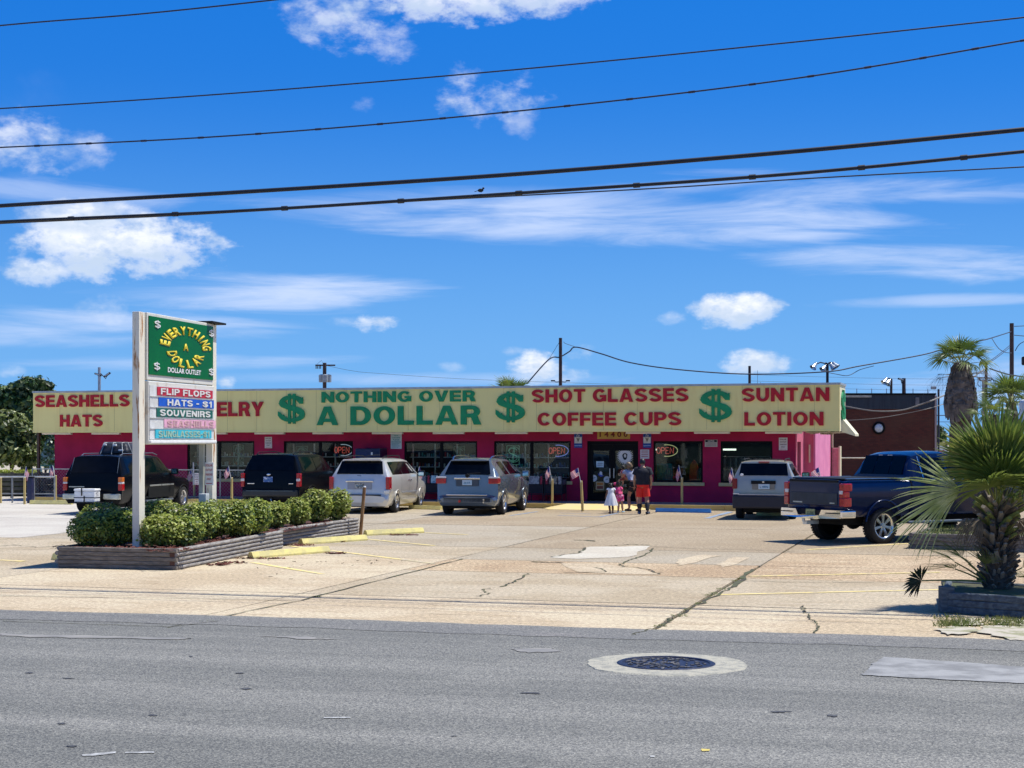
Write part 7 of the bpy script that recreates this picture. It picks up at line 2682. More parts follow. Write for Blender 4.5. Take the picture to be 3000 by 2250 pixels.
def pole(px, pyt, Y, r_, label, r1=None, z0=0):
    o = empty('utility_pole', tb(px, Y), 0, label, 'utility pole', 'wooden utility poles')
    zt2 = H + (HY - pyt) * Y / F
    MB().cyl((0, 0, z0), (0, 0, zt2), r_ * 1.15, r_, n=10).build('shaft', polem, o)
    return o, zt2


p1, z1p = pole(1642, 990, 82, .085, 'dark wooden pole rising behind the shop right of its middle')
for sx in (-1, 1):
    zz3 = H + (HY - 1118) * 82 / F
    MB().tube([(0, 0, zz3), (sx * .25, 0, zz3 - .02), (sx * .30, 0, zz3 + .02)], .02, 5).bbox(min(sx * .28, sx * .5), max(sx * .28, sx * .5), -.05, .05, zz3 + .01, zz3 + .08, .01).build('floodlight', blackpl, p1)
p2, z2p = pole(951, 1063, 110, .13, 'far pole with three grey transformers above the second black car')
k_ = 110 / F
for (dx, dy) in ((-9, 0), (4, .45), (12, 0)):
    zt3 = H + (HY - 1099) * k_
    MB().cyl((dx * k_, -dy, zt3 - .50), (dx * k_, -dy, zt3), .19, .20, n=14).cyl((dx * k_, -dy, zt3), (dx * k_, -dy, zt3 + .05), .20, .08, n=14).build('transformer', mat('transformer_grey', (.30, .33, .36), .5, .3, var=.15), p2)
MB().bbox(-.65, .75, -.05, .05, z2p - .22, z2p - .12, .01).build('crossarm', polem, p2)
ins_ = MB()
for x_ in (-.6, -.5, -.38, -.28, .35, .5, .68):
    ins_.cyl((x_, 0, z2p - .42 + .2 * (x_ > 0)), (x_, 0, z2p - .14), .035, n=6)
ins_.tube([(-.55, 0, z2p - .1), (-.2, 0, z2p + .18), (-.15, 0, z2p)], .012, 4)
tag(ins_.build('insulator', mat('insulator_grey', (.10, .16, .18), .4, var=.2), p2), kind='stuff')
p3, z3p = pole(2964, 947, 112, .15, 'thick dark pole near the right edge above the palm')
p4, z4p = pole(2889, 1063, 96, .09, 'shorter pole with a hooped bracket left of the thick pole at the right')
k_ = 96 / F
zc3 = H + (HY - 1108) * k_
MB().tube([(.42 * cos(R(a_)) - .05, 0, zc3 - .02 + .16 * sin(R(a_)) * (1 if a_ > 180 else .3)) for a_ in range(0, 361, 24)], .035, 5).build('hoop', blackpl, p4)
lp_ = MB()
for sx, l_ in ((-1, .5), (1, .5), (1, .8)):
    lp_.tube([(sx * .35, 0, zc3), (sx * (.35 + l_ * .4), 0, zc3 - .35), (sx * (.2 + l_ * .3), 0, zc3 - .55)], .02, 5)
lp_.build('cable_loop', mat('cable_black', (.015, .018, .025), .6, var=.2), p4)
MB().cyl((-.16, 0, 0), (-.16, 0, zc3 - .1), .09, n=8).build('shaft', mat('pole_grey', (.28, .27, .24), .8, var=.2), p4)
p5, z5p = pole(2784, 1250, 190, .13, 'distant thin pole with crossarms between the brick hall and the palms')
MB().bbox(-.9, .9, -.05, .05, z5p - 1.2, z5p - 1.05, .01).bbox(-.7, .5, -.05, .05, z5p - 1.9, z5p - 1.78, .01).build('crossarm', polem, p5)
p6, z6p = pole(2196, 1072, 88, .075, 'short dark pole top above the fascia near the right end')
MB().cyl((.45, 0, 4), (.45, 0, z6p - .25), .012, n=5).cyl((.62, 0, 4), (.62, 0, z6p - .9), .012, n=5).build('aerial', galv, p6)


def lamppost(px, pyt, Y, label, heads, m=polem, r_=.07):
    o = empty('floodlight_pole', tb(px, Y), 0, label, 'floodlight', 'floodlight poles behind the shop')
    zt2 = H + (HY - pyt) * Y / F
    MB().cyl((0, 0, 0), (0, 0, zt2), r_, n=8).build('shaft', m, o)
    k = Y / F
    for (dx, dz_, kind) in heads:
        x_, z_ = dx * k, zt2 - dz_ * k
        if kind == 'bell':
            q_ = MB()
            sx = -1 if dx < 0 else 1
            q_.cyl((x_, 0, z_ + .06), (x_ + sx * .16, -.08, z_ - .14), .07, .19, n=12, caps=False).ball((x_, 0, z_ + .06), .09)
            q_.build('reflector', mat('lamp_reflector', (.62, .66, .66), .25, .7, var=.2, scale=6), o)
            MB().tube([(0, 0, zt2 - .04), (x_ * .6, 0, zt2 + .04), (x_, 0, z_ + .05)], .035, 6).build('arm', polem, o)
        else:
            M = Matrix.Translation((x_, 0, z_)) @ Matrix.Rotation(R(kind), 4, 'Y')
            MB().bbox(-.17, .17, -.10, .10, -.03, .05, .01, M).build('flood_head', blackpl, o)
            MB().tube([(0, 0, zt2 - .25), (x_ * .8, 0, z_ - .2), (x_, 0, z_)], .025, 6).build('arm', polem, o)
            M2 = Matrix.Translation((x_, -.0, z_)) @ Matrix.Rotation(R(kind), 4, 'Y')
            MB().box(-.13, .13, -.108, -.101, -.01, .03, M2).build('lens', clearl, o)
    return o


lamppost(291, 1076, 80, 'grey pole with two flat floodlights behind the tall green sign', [(-4, 22, 20), (24, 22, -35)], mat('pole_galv', (.40, .43, .46), .5, .4, var=.1), .075)
lamppost(2424, 1064, 80, 'dark pole with a cluster of bell lamps above the right end of the fascia', [(-34, 6, 'bell'), (-6, 12, 'bell'), (10, 8, 'bell'), (18, 4, 'bell')])
lamppost(2611, 1110, 84, 'dark pole with round lamps above the brick hall', [(-14, 4, 'bell'), (-4, 8, 'bell')])
lamppost(2648, 1108, 84, 'dark pole with one small lamp head above the brick hall, right of the round lamps', [(-8, 4, 15)], polem, .10)

cablem = mat('cable_black', (.015, .018, .025), .6)
cableb = mat('cable_blueblack', (.02, .03, .06), .6, var=.2)


def wire(pts, rad, label, m=cablem, n=24, group=None, sag=0.0, name='overhead_wire', tw=0):
    """pts: list of (px, py, depth); smooth curve through them"""
    P_ = [AT(*p) for p in pts]
    q = []
    for i in range(len(P_) - 1):
        p0 = P_[max(0, i - 1)]; p1_ = P_[i]; p2_ = P_[i + 1]; p3_ = P_[min(len(P_) - 1, i + 2)]
        for k in range(n):
            t = k / n
            q.append(.5 * ((2 * p1_) + (p2_ - p0) * t + (2 * p0 - 5 * p1_ + 4 * p2_ - p3_) * t * t + (3 * p1_ - p0 - 3 * p2_ + p3_) * t ** 3))
    q.append(P_[-1])
    o = empty(name, q[0], 0, label, 'wire', group)
    MB().tube([v - q[0] for v in q], rad, 6).build('cable', m, o)
    if tw:
        # lashing wraps that show as small bumps
        b = MB()
        for i in range(2, len(q) - 2, tw):
            d = (q[i + 1] - q[i]).normalized()
            c_ = q[i] - q[0]
            b.cyl(c_ - d * .05, c_ + d * .05, rad * 1.5, n=6)
        tag(b.build('lashing', m, o), kind='stuff')
    return o


def dep(px):  # plan line of the roadside wires: Z = 24.55 - .275 X
    return 24.55 / (1 + .275 * (px - 1500) / F)


def rw(pts, rad, label, **kw):
    return wire([(px, py, dep(px) + kw.get('off', 0)) for px, py in pts], rad, label, group='roadside overhead wires', n=40, m=kw.get('m', cablem), tw=kw.get('tw', 0))


rw([(-500, 642), (0, 603), (700, 563), (1500, 511), (2300, 446), (3000, 379), (3500, 330)], .036, 'thick black overhead cable, upper of the two thick ones')
rw([(-500, 682), (0, 650), (700, 618), (1500, 567), (2300, 511), (3000, 444), (3500, 396)], .028, 'thick black overhead cable, lower of the two thick ones', tw=17)
rw([(-500, 684), (0, 655), (560, 629), (1200, 590), (1900, 553), (2400, 521), (3000, 489), (3500, 462)], .011, 'thin wire just under the two thick cables', m=cableb, off=.12)
rw([(-500, 452), (0, 432), (700, 396), (1500, 327), (2300, 234), (3000, 118), (3500, 30)], .013, 'twisted wire, lower of the thin pair high in the sky', m=cableb, tw=9)
rw([(-500, 340), (0, 318), (700, 272), (1500, 205), (2300, 126), (3000, 51), (3500, -5)], .012, 'smooth wire, upper of the thin pair high in the sky', m=cableb)
rw([(-600, 140), (0, 75), (400, 42), (800, 0), (1400, -70), (3500, -420)], .013, 'single wire crossing the top left corner of the sky', m=cableb)
# bird-like splice on the lower thick cable
bz_ = AT(1408, 568, dep(1408))
o = empty('bird', bz_, R(-15), 'small dark bird sitting on the lower thick cable', 'bird')
MB().ball((0, 0, .055), .032, sc=(1.5, .8, .9)).ball((.045, 0, .085), .018).build('body', mat('bird_black', (.02, .02, .02), .8, var=.2), o)
MB().poly([(-.04, -.008, .05), (-.10, -.01, .035), (-.10, .01, .035), (-.04, .008, .05)], .006).build('tail', mat('bird_black', (.02, .02, .02)), o)
MB().cyl((.01, 0, .02), (.01, 0, .045), .004, n=4).build('legs', mat('bird_black', (.02, .02, .02)), o)
# service lines behind the shop
wire([(1543, 1125, 81), (1608, 1053, 81.6), (1640, 1046, 82), (1668, 1030, 82), (1688, 1017, 82), (1760, 1036, 81), (1850, 1063, 80), (1990, 1083, 79), (2195, 1096, 79), (2420, 1089, 79), (2520, 1072, 80), (2700, 1040, 82), (2780, 1018, 84), (2870, 999, 90), (2905, 990, 100), (2962, 972, 111)], .035,
     'long dark service line sagging from the middle pole to the thick pole at the right', cableb, 8)
wire([(1652, 1001, 82), (1656, 1006, 82), (1688, 1017, 82)], .014, 'short slack wire at the top of the middle pole', cableb, 8)
wire([(1608, 1053, 81.6), (1634, 1010, 82), (1640, 1000, 82)], .010, 'thin stay left of the middle pole', cableb, 8)
wire([(2420, 1090, 79), (2450, 1096, 79), (2485, 1100, 79.5), (2520, 1083, 80), (2560, 1072, 80)], .018, 'short looping wire under the service line above the brick hall', cableb, 8)
wire([(952, 1070, 110), (1030, 1086, 112), (1110, 1094, 114), (1400, 1112, 118), (1900, 1128, 124), (2110, 1130, 128)], .012, 'thin wire leading right from the transformer pole', cableb, 8)
wire([(2475, 1190, 73), (2560, 1204, 72), (2640, 1202, 72), (2700, 1184, 72), (2738, 1170, 72), (2800, 1142, 80), (2850, 1106, 88), (2886, 1080, 96)], .035, 'pale sagging cable across the brick hall', mat('cable_pale', (.22, .2, .17), .7, var=.1), 8)
wire([(2480, 1232, 73), (2560, 1226, 72.5), (2640, 1214, 72.5), (2738, 1192, 72.5), (2830, 1160, 80)], .018, 'thinner lower cable across the brick hall', mat('cable_pale', (.22, .2, .17)), 8)
for k, (y0, y1_) in enumerate(((1063, 1012), (1067, 1018))):
    wire([(2892, y0, 96), (2925, (y0 + y1_) / 2 + 2, 104), (2958, y1_, 111)], .022, 'upper one of the slanting pair of wires between the two right poles' if k == 0 else 'lower one of the slanting pair of wires between the two right poles', cableb, 8)
wire([(2905, 990, 100), (2925, 1020, 105), (2945, 1032, 108), (2964, 1034, 111)], .025, 'drooping wire left of the thick pole at the right', cableb, 8)
wire([(2900, 1080, 97), (2960, 1098, 104), (3060, 1112, 108)], .045, 'thick cable passing behind the thick pole at the right edge', cablem, 8)
for (y0, y1_, yy_, lab) in ((956, 953, 112, 'top short wire right of the thick pole'), (982, 988, 112, 'second short wire right of the thick pole')):
    wire([(2972, y0, yy_), (3040, y1_, yy_ + 2)], .03, lab, cableb, 6)
wire([(2974, 1028, 112), (2990, 1006, 112), (3030, 990, 112)], .03, 'curved bracket wire right of the thick pole', cableb, 8)
for k, yy3 in enumerate((1106, 1124, 1139)):
    wire([(2200, yy3 - 8, 150), (2560, yy3 + 2, 158), (2900, yy3 + 6, 170)], .014, ('highest', 'middle', 'lowest')[k] + ' of three faint distant wires above the brick hall', cableb, 8)
wire([(2742, 1217, 150), (2800, 1217, 152)], .05, 'short distant wire between the brick hall and the palm trunk, upper', cableb, 6)
wire([(2742, 1236, 150), (2790, 1236, 152)], .03, 'short distant wire between the brick hall and the palm trunk, lower', cableb, 6)

# arrow sign, small far tree, grey panel and signal at the edge
k_ = 100 / F
o = empty('arrow_sign', ((2757 - 1500) * k_, 100, 0), 0, 'far white sign with a magenta left arrow and a yellow band above', 'sign')
MB().box(-18 * k_, 18 * k_, 0, .1, H + (HY - 1345) * k_, H + (HY - 1306) * k_).build('board', dull, o)
MB().box(-18 * k_, 13 * k_, -.01, .1, H + (HY - 1306) * k_, H + (HY - 1296) * k_).build('yellow_band', mat('olive_yellow', (.45, .42, .10), .6, var=.1), o)
zz4 = H + (HY - 1322) * k_
MB().poly([(-10 * k_, -.012, zz4), (-4 * k_, -.012, zz4 + 5 * k_), (-4 * k_, -.012, zz4 + 2.4 * k_), (9 * k_, -.012, zz4 + 3.4 * k_), (11 * k_, -.012, zz4), (9 * k_, -.012, zz4 - 3.4 * k_), (-4 * k_, -.012, zz4 - 2.4 * k_), (-4 * k_, -.012, zz4 - 5 * k_)], .01, (0, -1, 0)).build('arrow', mat('magenta_paint', (.55, .01, .14), .5, var=.1), o)
MB().cyl((16 * k_, .1, 0), (16 * k_, .1, H + (HY - 1292) * k_), .10, n=8).cyl((-14 * k_, .1, 0), (-14 * k_, .1, H + (HY - 1345) * k_), .08, n=8).build('post', polem, o)
Y = 130
c = tb(2754, Y)
tree('small_tree', c, 3.4, [lob(2750, 1262, 12, 14, Y, c), lob(2758, 1276, 14, 14, Y, c), lob(2748, 1286, 10, 10, Y, c)], 900, .16, [tre[0], tre[2]], 'small far tree between the brick hall and the palms', 41, .1, 3)
Y = 140
c = tb(2830, Y)
tree('small_tree', c, 3, [lob(2800, 1342, 30, 16, Y, c), lob(2850, 1332, 40, 22, Y, c), lob(2920, 1330, 50, 26, Y, c)], 2400, .2, [tre_o[0], tre[0], tre_b[0]], 'far low tree clump behind the pickup truck', 42, .1, 3)
k_ = 24 / F
o = empty('grey_cabinet_sign', ((3012 - 1500) * k_, 24, 0), 0, 'edge of a pale grey sign panel at the right edge of the view', 'sign')
MB().bbox(-20 * k_, 60 * k_, 0, .15, H + (HY - 1262) * k_, H + (HY - 1170) * k_, .05).build('panel', mat('panel_grey', (.50, .56, .62), .5, var=.05), o)
MB().cyl((10 * k_, .08, 0), (10 * k_, .08, H + (HY - 1262) * k_), .04, n=8).build('post', galv, o)
k_ = 60 / F
o = empty('traffic_signal', ((3004 - 1500) * k_, 60, 0), 0, 'dark signal head cut off by the right edge', 'signal')
MB().bbox(-8 * k_, 12 * k_, -.1, .2, H + (HY - 1070) * k_, H + (HY - 1044) * k_, .06).build('housing', blackpl, o)
MB().cyl((5 * k_, .1, 0), (5 * k_, .1, H + (HY - 1044) * k_), .05, n=8).build('post', galv, o)

# low building across the road behind the viewer, seen mirrored in the shop glass
o = empty('beach_building', (-6, -24, 0), R(-14.4), 'dull building with teal roof band across the road, seen mirrored in the shop windows', 'building')
MB().box(-30, 34, -9, 0, 0, 3.6).build('wall', mat('pale_wall', (.08, .12, .12), .8, var=.3, scale=.3), o)
MB().box(-30.5, 34.5, -9.5, .5, 3.6, 5.4).build('roof_band', mat('teal_roof', (.02, .28, .30), .5, var=.1), o)
MB().box(-20, -4, .003, .02, .4, 2.6).box(2, 22, .003, .02, .4, 2.6).build('window', tint, o)

# ------------------------------------------------------------------ people
def skinned(name, pts, edges, m, parent, root=0, sub=2):
    me = bpy.data.meshes.new(name)
    me.from_pydata([p[:3] for p in pts], edges, [])
    me.materials.append(m)
    o = bpy.data.objects.new(name, me)
    COL.objects.link(o)
    sk = o.modifiers.new('s', 'SKIN')
    sk.use_smooth_shade = True
    sk.branch_smoothing = .4
    for i, p in enumerate(pts):
        sv = me.skin_vertices[0].data[i]
        sv.radius = (p[3], p[4] if len(p) > 4 else p[3])
        sv.use_root = (i == root)
    sb = o.modifiers.new('u', 'SUBSURF')
    sb.levels = sb.render_levels = sub
    d = bpy.context.evaluated_depsgraph_get()
    me2 = bpy.data.meshes.new_from_object(o.evaluated_get(d))
    bpy.data.objects.remove(o)
    me2.name = name
    me2.polygons.foreach_set('use_smooth', [True] * len(me2.polygons))
    if not me2.materials: me2.materials.append(m)
    o = bpy.data.objects.new(name, me2)
    COL.objects.link(o)
    o.parent = parent
    return o


def hand(parent, wrist, elbow, m, s=1.0, side=1):
    w, e = Vector(wrist), Vector(elbow)
    d = (w - e).normalized()
    a = d.cross(Vector((0, 1, 0.01))).normalized()
    b = a.cross(d)
    mb = MB()
    pc_ = w + d * .04 * s
    q = d.to_track_quat('Z', 'Y').to_matrix().to_4x4()
    M = Matrix.Translation(w + d * .045 * s) @ q
    mb.bbox(-.016 * s, .016 * s, -.038 * s, .038 * s, -.045 * s, .045 * s, .012 * s, M)
    for i, l in enumerate((.062, .074, .070, .055)):
        off = (i - 1.5) * .019 * s
        p0 = Vector((0, off, .04 * s)); p1 = Vector((.006 * s, off * 1.1, .04 * s + l * .5 * s)); p2 = Vector((.022 * s, off * 1.1, .04 * s + l * .92 * s))
        mb.tube([M @ p0, M @ p1, M @ p2], [.0088 * s, .008 * s, .006 * s], 6)
    mb.tube([M @ Vector((0, -.034 * s, -.02 * s)), M @ Vector((.012 * s, -.058 * s, .012 * s)), M @ Vector((.02 * s, -.060 * s, .04 * s))], [.011 * s, .010 * s, .008 * s], 6)
    return mb.build('hand', m, parent)


def head(parent, c, s, yaw, skin_, hair, hairm, tilt=0, extra=None):
    """head centred at c facing local +y turned by yaw; s = head height"""
    h = empty('head', c, R(yaw)); h.parent = parent
    h.rotation_euler = (R(tilt), 0, R(yaw))
    b = MB()
    n, m_ = 18, 14
    v = []
    for j in range(m_ + 1):
        t = pi * j / m_
        for i in range(n):
            a = 2 * pi * i / n
            x, y, z = sin(t) * cos(a), sin(t) * sin(a), cos(t)
            rx, ry, rz = .36, .44, .5
            if z < 0:
                rx *= 1 - .28 * (-z) ** 1.5
                ry *= 1 - .10 * (-z)
            xx, yy, zz = x * rx, y * ry, z * rz
            if y > .75 and -.35 < z < .12: yy += .0
            v.append((xx * s, yy * s, zz * s))
    f = []
    for j in range(m_):
        for i in range(n):
            f.append((j * n + i, (j + 1) * n + i, (j + 1) * n + (i + 1) % n, j * n + (i + 1) % n))
    b.add(v, f, None, True)
    b.ball((0, .44 * s, -.06 * s), .055 * s, 8, 6, (.8, 1.1, 1.3))
    for sx in (1, -1):
        b.ball((sx * .36 * s, -.02 * s, -.05 * s), .075 * s, 8, 6, (.4, .8, 1.3))
    b.build('face', skin_, h)
    e = MB()
    for sx in (1, -1):
        e.ball((sx * .13 * s, .385 * s, .02 * s), .040 * s, 8, 6)
    e.build('eye', blk, h)
    MB().bbox(-.09 * s, .09 * s, .385 * s, .42 * s, -.245 * s, -.215 * s, .008 * s).build('mouth', mat('lips', (.35, .10, .08), .5, var=.1), h)
    hb = MB()
    v = []
    for j in range(m_ + 1):
        t = pi * .62 * j / m_ if hair == 'short' else pi * .80 * j / m_
        for i in range(n):
            a = 2 * pi * i / n
            k = max(0, sin(a))          # facing +y: pull the hairline up at the front
            tt = t * (1 - .42 * k)
            x, y, z = sin(tt) * cos(a), sin(tt) * sin(a), cos(tt)
            v.append((x * .395 * s, y * .465 * s - .01 * s, z * .545 * s + .005 * s))
    hb.add(v, f, None, True)
    if hair == 'long':
        hb.tube([(0, -.30 * s, .1 * s), (0, -.46 * s, -.3 * s), (0, -.44 * s, -.75 * s), (0, -.36 * s, -1.1 * s)], [.30 * s, .32 * s, .28 * s, .10 * s], 10)
    if hair == 'bun':
        hb.ball((0, -.30 * s, .45 * s), .20 * s, 10, 8)
    if hair == 'puffs':
        for sx in (1, -1):
            hb.ball((sx * .38 * s, -.1 * s, .35 * s), .22 * s, 10, 8)
        hb.ball((0, -.38 * s, .0), .28 * s, 10, 8)
    hb.build('hair', hairm, h)
    return h


def figure(name, label, px, py, h, yaw, pose, skin_, clothes, hair, hairm, head_yaw=0, head_tilt=0, group=None, wide=1.0, loc=None, footm=None):
    """pose: dict of joint positions for a 1.0 tall figure; x right, y forward"""
    p = loc if loc is not None else G(px, py, .006)
    root = empty(name, p, R(yaw), label, 'person', group)
    J = {k: Vector(v) * h for k, v in pose.items()}
    w = wide * h
    r = dict(pelvis=(.075, .058), waist=(.066, .050), chest=(.085, .058), neckb=(.045, .04), neck=(.029, .030), headc=(.03, .03), sh=(.036, .036), el=(.024, .024), wr=(.0165, .0165), hip=(.052, .052), kn=(.034, .034), an=(.022, .022), toe=(.024, .016))
    def V(j, k, mul=1.0): return (J[j].x, J[j].y, J[j].z, r[k][0] * w * mul, r[k][1] * w * mul)
    pts = [V('pelvis', 'pelvis'), V('waist', 'waist'), V('chest', 'chest'), V('neckb', 'neckb'), V('neck', 'neck'), V('head', 'headc')]
    ed = [(0, 1), (1, 2), (2, 3), (3, 4), (4, 5)]
    for s in 'lr':
        i = len(pts)
        pts += [V('sh_' + s, 'sh'), V('el_' + s, 'el'), V('wr_' + s, 'wr')]
        ed += [(3, i), (i, i + 1), (i + 1, i + 2)]
        i = len(pts)
        cf_ = (J['kn_' + s] * .45 + J['an_' + s] * .55) + Vector((0, -.008 * h, 0))
        pts += [V('hip_' + s, 'hip'), V('kn_' + s, 'kn'), (cf_.x, cf_.y, cf_.z, .036 * w, .036 * w), V('an_' + s, 'an'), V('toe_' + s, 'toe')]
        ed += [(0, i), (i, i + 1), (i + 1, i + 2), (i + 2, i + 3), (i + 3, i + 4)]
    skinned('body', pts, ed, skin_, root)
    for s in 'lr':
        hand(root, J['wr_' + s], J['el_' + s], skin_, h / 1.75)
        a, t = J['an_' + s], J['toe_' + s]
        d = (t - a)
        ang = math.atan2(d.x, d.y)
        M = Matrix.Translation((a.x, a.y, 0)) @ Matrix.Rotation(-ang, 4, 'Z')
        L = .15 * h
        MB().bbox(-.028 * h, .028 * h, -.045 * h, L - .045 * h, max(0, min(a.z, t.z) - .03 * h), max(0, min(a.z, t.z) - .03 * h) + .042 * h, .015 * h, M).build('shoe', footm or blk, root)
    head(root, tuple(J['head']), .130 * h if h > 1.4 else .165 * h, head_yaw, skin_, hair, hairm, head_tilt)
    for c in clothes:
        c(root, J, h, w, r, V)
    return root


def cloth(name, rings, m, root, n=20, wob=.0):
    """lofted garment: rings of (centre, rx, ry)"""
    mb = MB()
    v = []
    for k, (c, rx, ry) in enumerate(rings):
        for i in range(n):
            a = 2 * pi * i / n
            w_ = 1 + wob * sin(a * 5 + k)
            v.append((c[0] + rx * w_ * cos(a), c[1] + ry * w_ * sin(a), c[2]))
    mb.add(v, [(k * n + i, k * n + (i + 1) % n, (k + 1) * n + (i + 1) % n, (k + 1) * n + i) for k in range(len(rings) - 1) for i in range(n)], None, True)
    mb.add(v[-n:], [tuple(range(n))])
    return mb, m, name


def shirt(m, sleeve=.55, bottom='pelvis', puff=1.18, name='shirt'):
    def f(root, J, h, w, r, V):
        k = w * puff / 1.18
        b = J[bottom]
        rings = [(b, .098 * k, .076 * k), (b.lerp(J['waist'], .5), .097 * k, .076 * k), (J['waist'], .094 * k, .072 * k), (J['chest'], .106 * k, .076 * k),
                 (J['chest'].lerp(J['neckb'], .6), .112 * k, .068 * k), (J['neckb'] + Vector((0, 0, .004 * h)), .085 * k, .050 * k), (J['neckb'] + Vector((0, 0, .022 * h)), .042 * k, .036 * k)]
        mb, _, _ = cloth(name, rings, m, root, wob=.02)
        if sleeve:
            for s in 'lr':
                e = J['sh_' + s].lerp(J['el_' + s], sleeve)
                mb.tube([J['neckb'].lerp(J['sh_' + s], .5), J['sh_' + s] + Vector((0, 0, -.005 * h)), e], [.040 * k, .044 * k, .046 * k], 12)
        mb.build(name, m, root)
    return f


def shorts(m, leg=.62, puff=1.25, name='shorts'):
    def f(root, J, h, w, r, V):
        k = w * puff / 1.25
        top = J['pelvis'].lerp(J['waist'], .6)
        rings = [(J['pelvis'] + Vector((0, 0, -.045 * h)), .088 * k, .074 * k), (J['pelvis'], .101 * k, .082 * k), (top, .090 * k, .072 * k)]
        mb, _, _ = cloth(name, rings, m, root)
        for s in 'lr':
            e = J['hip_' + s].lerp(J['kn_' + s], leg)
            mb.tube([J['hip_' + s] + Vector((0, 0, .02 * h)), J['hip_' + s] + Vector((0, 0, -.03 * h)), e], [.056 * k, .058 * k, .058 * k], 14)
        mb.build(name, m, root)
    return f


def skirt(m, z0, z1, r0, r1, name='dress', folds=9):
    def f(root, J, h, w, r, V):
        mb = MB()
        n, k = 36, 6
        c = J['pelvis']
        v = []
        for j in range(k + 1):
            t = j / k
            z = (z0 + (z1 - z0) * t) * h
            for i in range(n):
                a = 2 * pi * i / n
                rr_ = (r0 + (r1 - r0) * t ** .8) * h * (1 + .07 * t * sin(a * folds))
                v.append((c.x + rr_ * cos(a), c.y + rr_ * .85 * sin(a), z))
        mb.add(v, [(j * n + i, j * n + (i + 1) % n, (j + 1) * n + (i + 1) % n, (j + 1) * n + i) for j in range(k) for i in range(n)], None, True)
        mb.build(name, m, root)
    return f


def socks(m):
    def f(root, J, h, w, r, V):
        for s in 'lr':
            a, k = J['an_' + s], J['kn_' + s]
            e = a.lerp(k, .55)
            MB().tube([a + Vector((0, 0, -.02 * h)), a, a.lerp(e, .6) + Vector((0, -.006 * h, 0)), e], [.028 * w, .026 * w, .038 * w, .040 * w], 12).build('sock', m, root)
    return f


stand = dict(pelvis=(0, 0, .52), waist=(0, .005, .61), chest=(0, 0, .72), neckb=(0, 0, .805), neck=(0, .01, .85), head=(0, .02, .925),
             sh_l=(-.105, 0, .795), el_l=(-.135, -.01, .62), wr_l=(-.13, .03, .48), sh_r=(.105, 0, .795), el_r=(.135, -.01, .62), wr_r=(.13, .03, .48),
             hip_l=(-.052, 0, .49), kn_l=(-.056, .015, .27), an_l=(-.058, -.01, .05), toe_l=(-.068, .07, .022),
             hip_r=(.052, 0, .49), kn_r=(.056, .015, .27), an_r=(.058, -.01, .05), toe_r=(.068, .07, .022))
sk_t = mat('skin_tan', (.38, .20, .125), .55, var=.06, scale=5)
sk_l = mat('skin_light', (.46, .26, .17), .55, var=.06, scale=5)
sk_d = mat('skin_brown', (.17, .075, .045), .55, var=.06, scale=5)
bhair = mat('hair_black', (.012, .010, .009), .5, var=.3, scale=30)
brhair = mat('hair_blonde_brown', (.30, .20, .10), .5, col2=(.12, .07, .035), scale=14)
tee = mat('black_tee', (.012, .013, .020), .85, var=.3, scale=6, bump=.5, bscale=12)
redsh = mat('red_shorts', (.75, .022, .012), .75, var=.10, scale=8, bump=.5, bscale=10)
p_ = dict(stand)
p_.update(kn_r=(.075, -.02, .27), an_r=(.085, -.10, .085), toe_r=(.095, -.06, .03), wr_l=(-.15, .06, .50), el_l=(-.15, 0, .63), wr_r=(.145, .05, .50), el_r=(.15, 0, .63), head=(-.005, .03, .92))
figure('person', 'man seen from behind in a black tee, bright red shorts and black socks', 1883, 1505, 1.78, -6, p_, sk_t,
       [shirt(tee, .62, 'pelvis', 1.34), shorts(redsh, .84, 1.24), socks(blk)], 'short', bhair, head_yaw=8, wide=1.16, footm=mat('blue_shoe', (.12, .22, .38), .6, col2=(.02, .02, .03), scale=10, thr=(.4, .55)))
w_ = dict(stand)
w_.update(waist=(-.02, .03, .61), chest=(-.05, .06, .71), neckb=(-.07, .08, .79), neck=(-.08, .10, .83), head=(-.08, .12, .90), sh_l=(-.16, .10, .78), el_l=(-.20, .16, .67), wr_l=(-.18, .24, .70),
          sh_r=(.01, .07, .785), el_r=(.03, .12, .66), wr_r=(-.06, .20, .64), kn_l=(-.10, .05, .28), an_l=(-.12, -.07, .06), toe_l=(-.16, -.02, .025), kn_r=(.06, -.0, .27), an_r=(.06, -.12, .07), toe_r=(.05, -.06, .025))
wp = G(1858, 1497, .03)
figure('person', 'woman with light brown hair, pale top and black shorts, holding a toddler beside the man', 0, 0, 1.66, 12, w_, sk_t,
       [shirt(mat('grey_lilac_top', (.34, .36, .46), .8, var=.15, scale=8), .3, 'waist', 1.12, 'top'), shorts(mat('black_shorts', (.012, .012, .014), .8, var=.2), .45, 1.16)], 'long', brhair, head_yaw=30, head_tilt=-12, loc=wp)
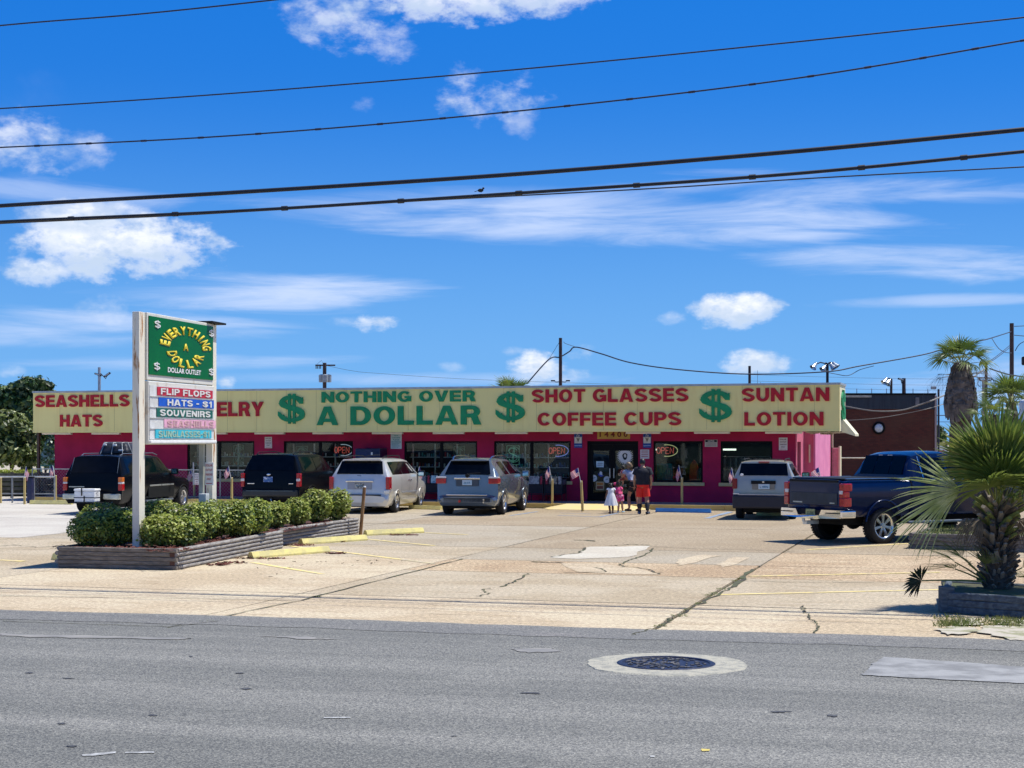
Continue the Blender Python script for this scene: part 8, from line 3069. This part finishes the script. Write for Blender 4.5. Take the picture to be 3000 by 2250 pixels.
# toddler on her arm
c_ = dict(stand)
c_.update(hip_l=(-.08, .02, .48), kn_l=(-.12, .16, .40), an_l=(-.10, .14, .22), toe_l=(-.10, .2, .18), hip_r=(.08, .02, .48), kn_r=(.12, .16, .40), an_r=(.10, .14, .22), toe_r=(.10, .2, .18), wr_l=(-.08, .16, .66), wr_r=(.10, .18, .70),
          an=None) if False else c_.update(kn_l=(-.12, .14, .40), an_l=(-.10, .14, .22), toe_l=(-.10, .2, .18), kn_r=(.12, .14, .40), an_r=(.10, .14, .22), toe_r=(.10, .2, .18), wr_l=(-.08, .16, .66), wr_r=(.10, .18, .70))
figure('person', 'toddler with dark hair carried on the arm of the woman, wearing white and maroon', 0, 0, .82, 40, c_, sk_t,
       [shirt(mat('maroon_white_top', (.72, .68, .68), .8, col2=(.22, .03, .05), scale=5, thr=(.45, .5)), .5, 'pelvis', 1.15), shorts(mat('maroon_shorts', (.20, .03, .04), .8, var=.1), .5, 1.1)], 'puffs', bhair, head_yaw=20, loc=wp + Vector((-.34, .30, .66)))
k1 = dict(stand)
k1.update(wr_l=(-.16, .05, .56), el_l=(-.15, 0, .64), an_l=(-.04, -.05, .055), toe_l=(-.05, .04, .025), head=(0, .02, .905))
whd = mat('white_dress', (.80, .79, .78), .8, var=.04, scale=5)
figure('person', 'small dark haired girl in a flared white dress, leftmost of the group', 1790, 1504, .98, 8, k1, sk_d,
       [skirt(whd, .70, .26, .085, .235, folds=8), shirt(whd, .2, 'waist', 1.10, 'dress_top')], 'puffs', bhair, head_yaw=-10, wide=1.15, footm=mat('maroon_shoe', (.14, .03, .05), .6, var=.1))
k2 = dict(stand)
k2.update(waist=(-.03, .02, .60), chest=(-.05, .03, .70), neckb=(-.06, .04, .78), neck=(-.065, .045, .82), head=(-.07, .05, .895), sh_l=(-.15, .05, .77), sh_r=(.04, .03, .77), el_l=(-.18, .08, .64), wr_l=(-.16, .14, .56), el_r=(.07, .03, .62), wr_r=(.05, .10, .54),
          kn_l=(-.04, .03, .27), an_l=(-.05, -.03, .055), kn_r=(.07, .01, .27), an_r=(.09, -.02, .05), toe_r=(.12, .05, .02))
pk_ = mat('hot_pink', (.72, .06, .20), .8, var=.08, scale=6)
figure('person', 'small child in a hot pink top and pink floral shorts beside the girl in white', 1816, 1501, 1.02, -10, k2, sk_t,
       [shirt(pk_, .25, 'waist', 1.25), shorts(mat('pink_floral', (.80, .32, .48), .8, col2=(.62, .03, .20), scale=12, thr=(.45, .55)), .58, 1.45)], 'bun', bhair, head_yaw=15, wide=1.12, footm=mat('pale_blue_shoe', (.4, .6, .7), .6, var=.1))
for o in list(bpy.data.objects):
    pass
bw_ = empty('hair_bow', G(1806, 1501) + Vector((0, 0, .93)), 0, 'pink hair bow on the child in hot pink', 'hair bow')
MB().ball((-.05, 0, 0), .055, sc=(1, .5, .9)).ball((.04, 0, .01), .05, sc=(1, .5, .9)).build('ribbon', pk_, bw_)
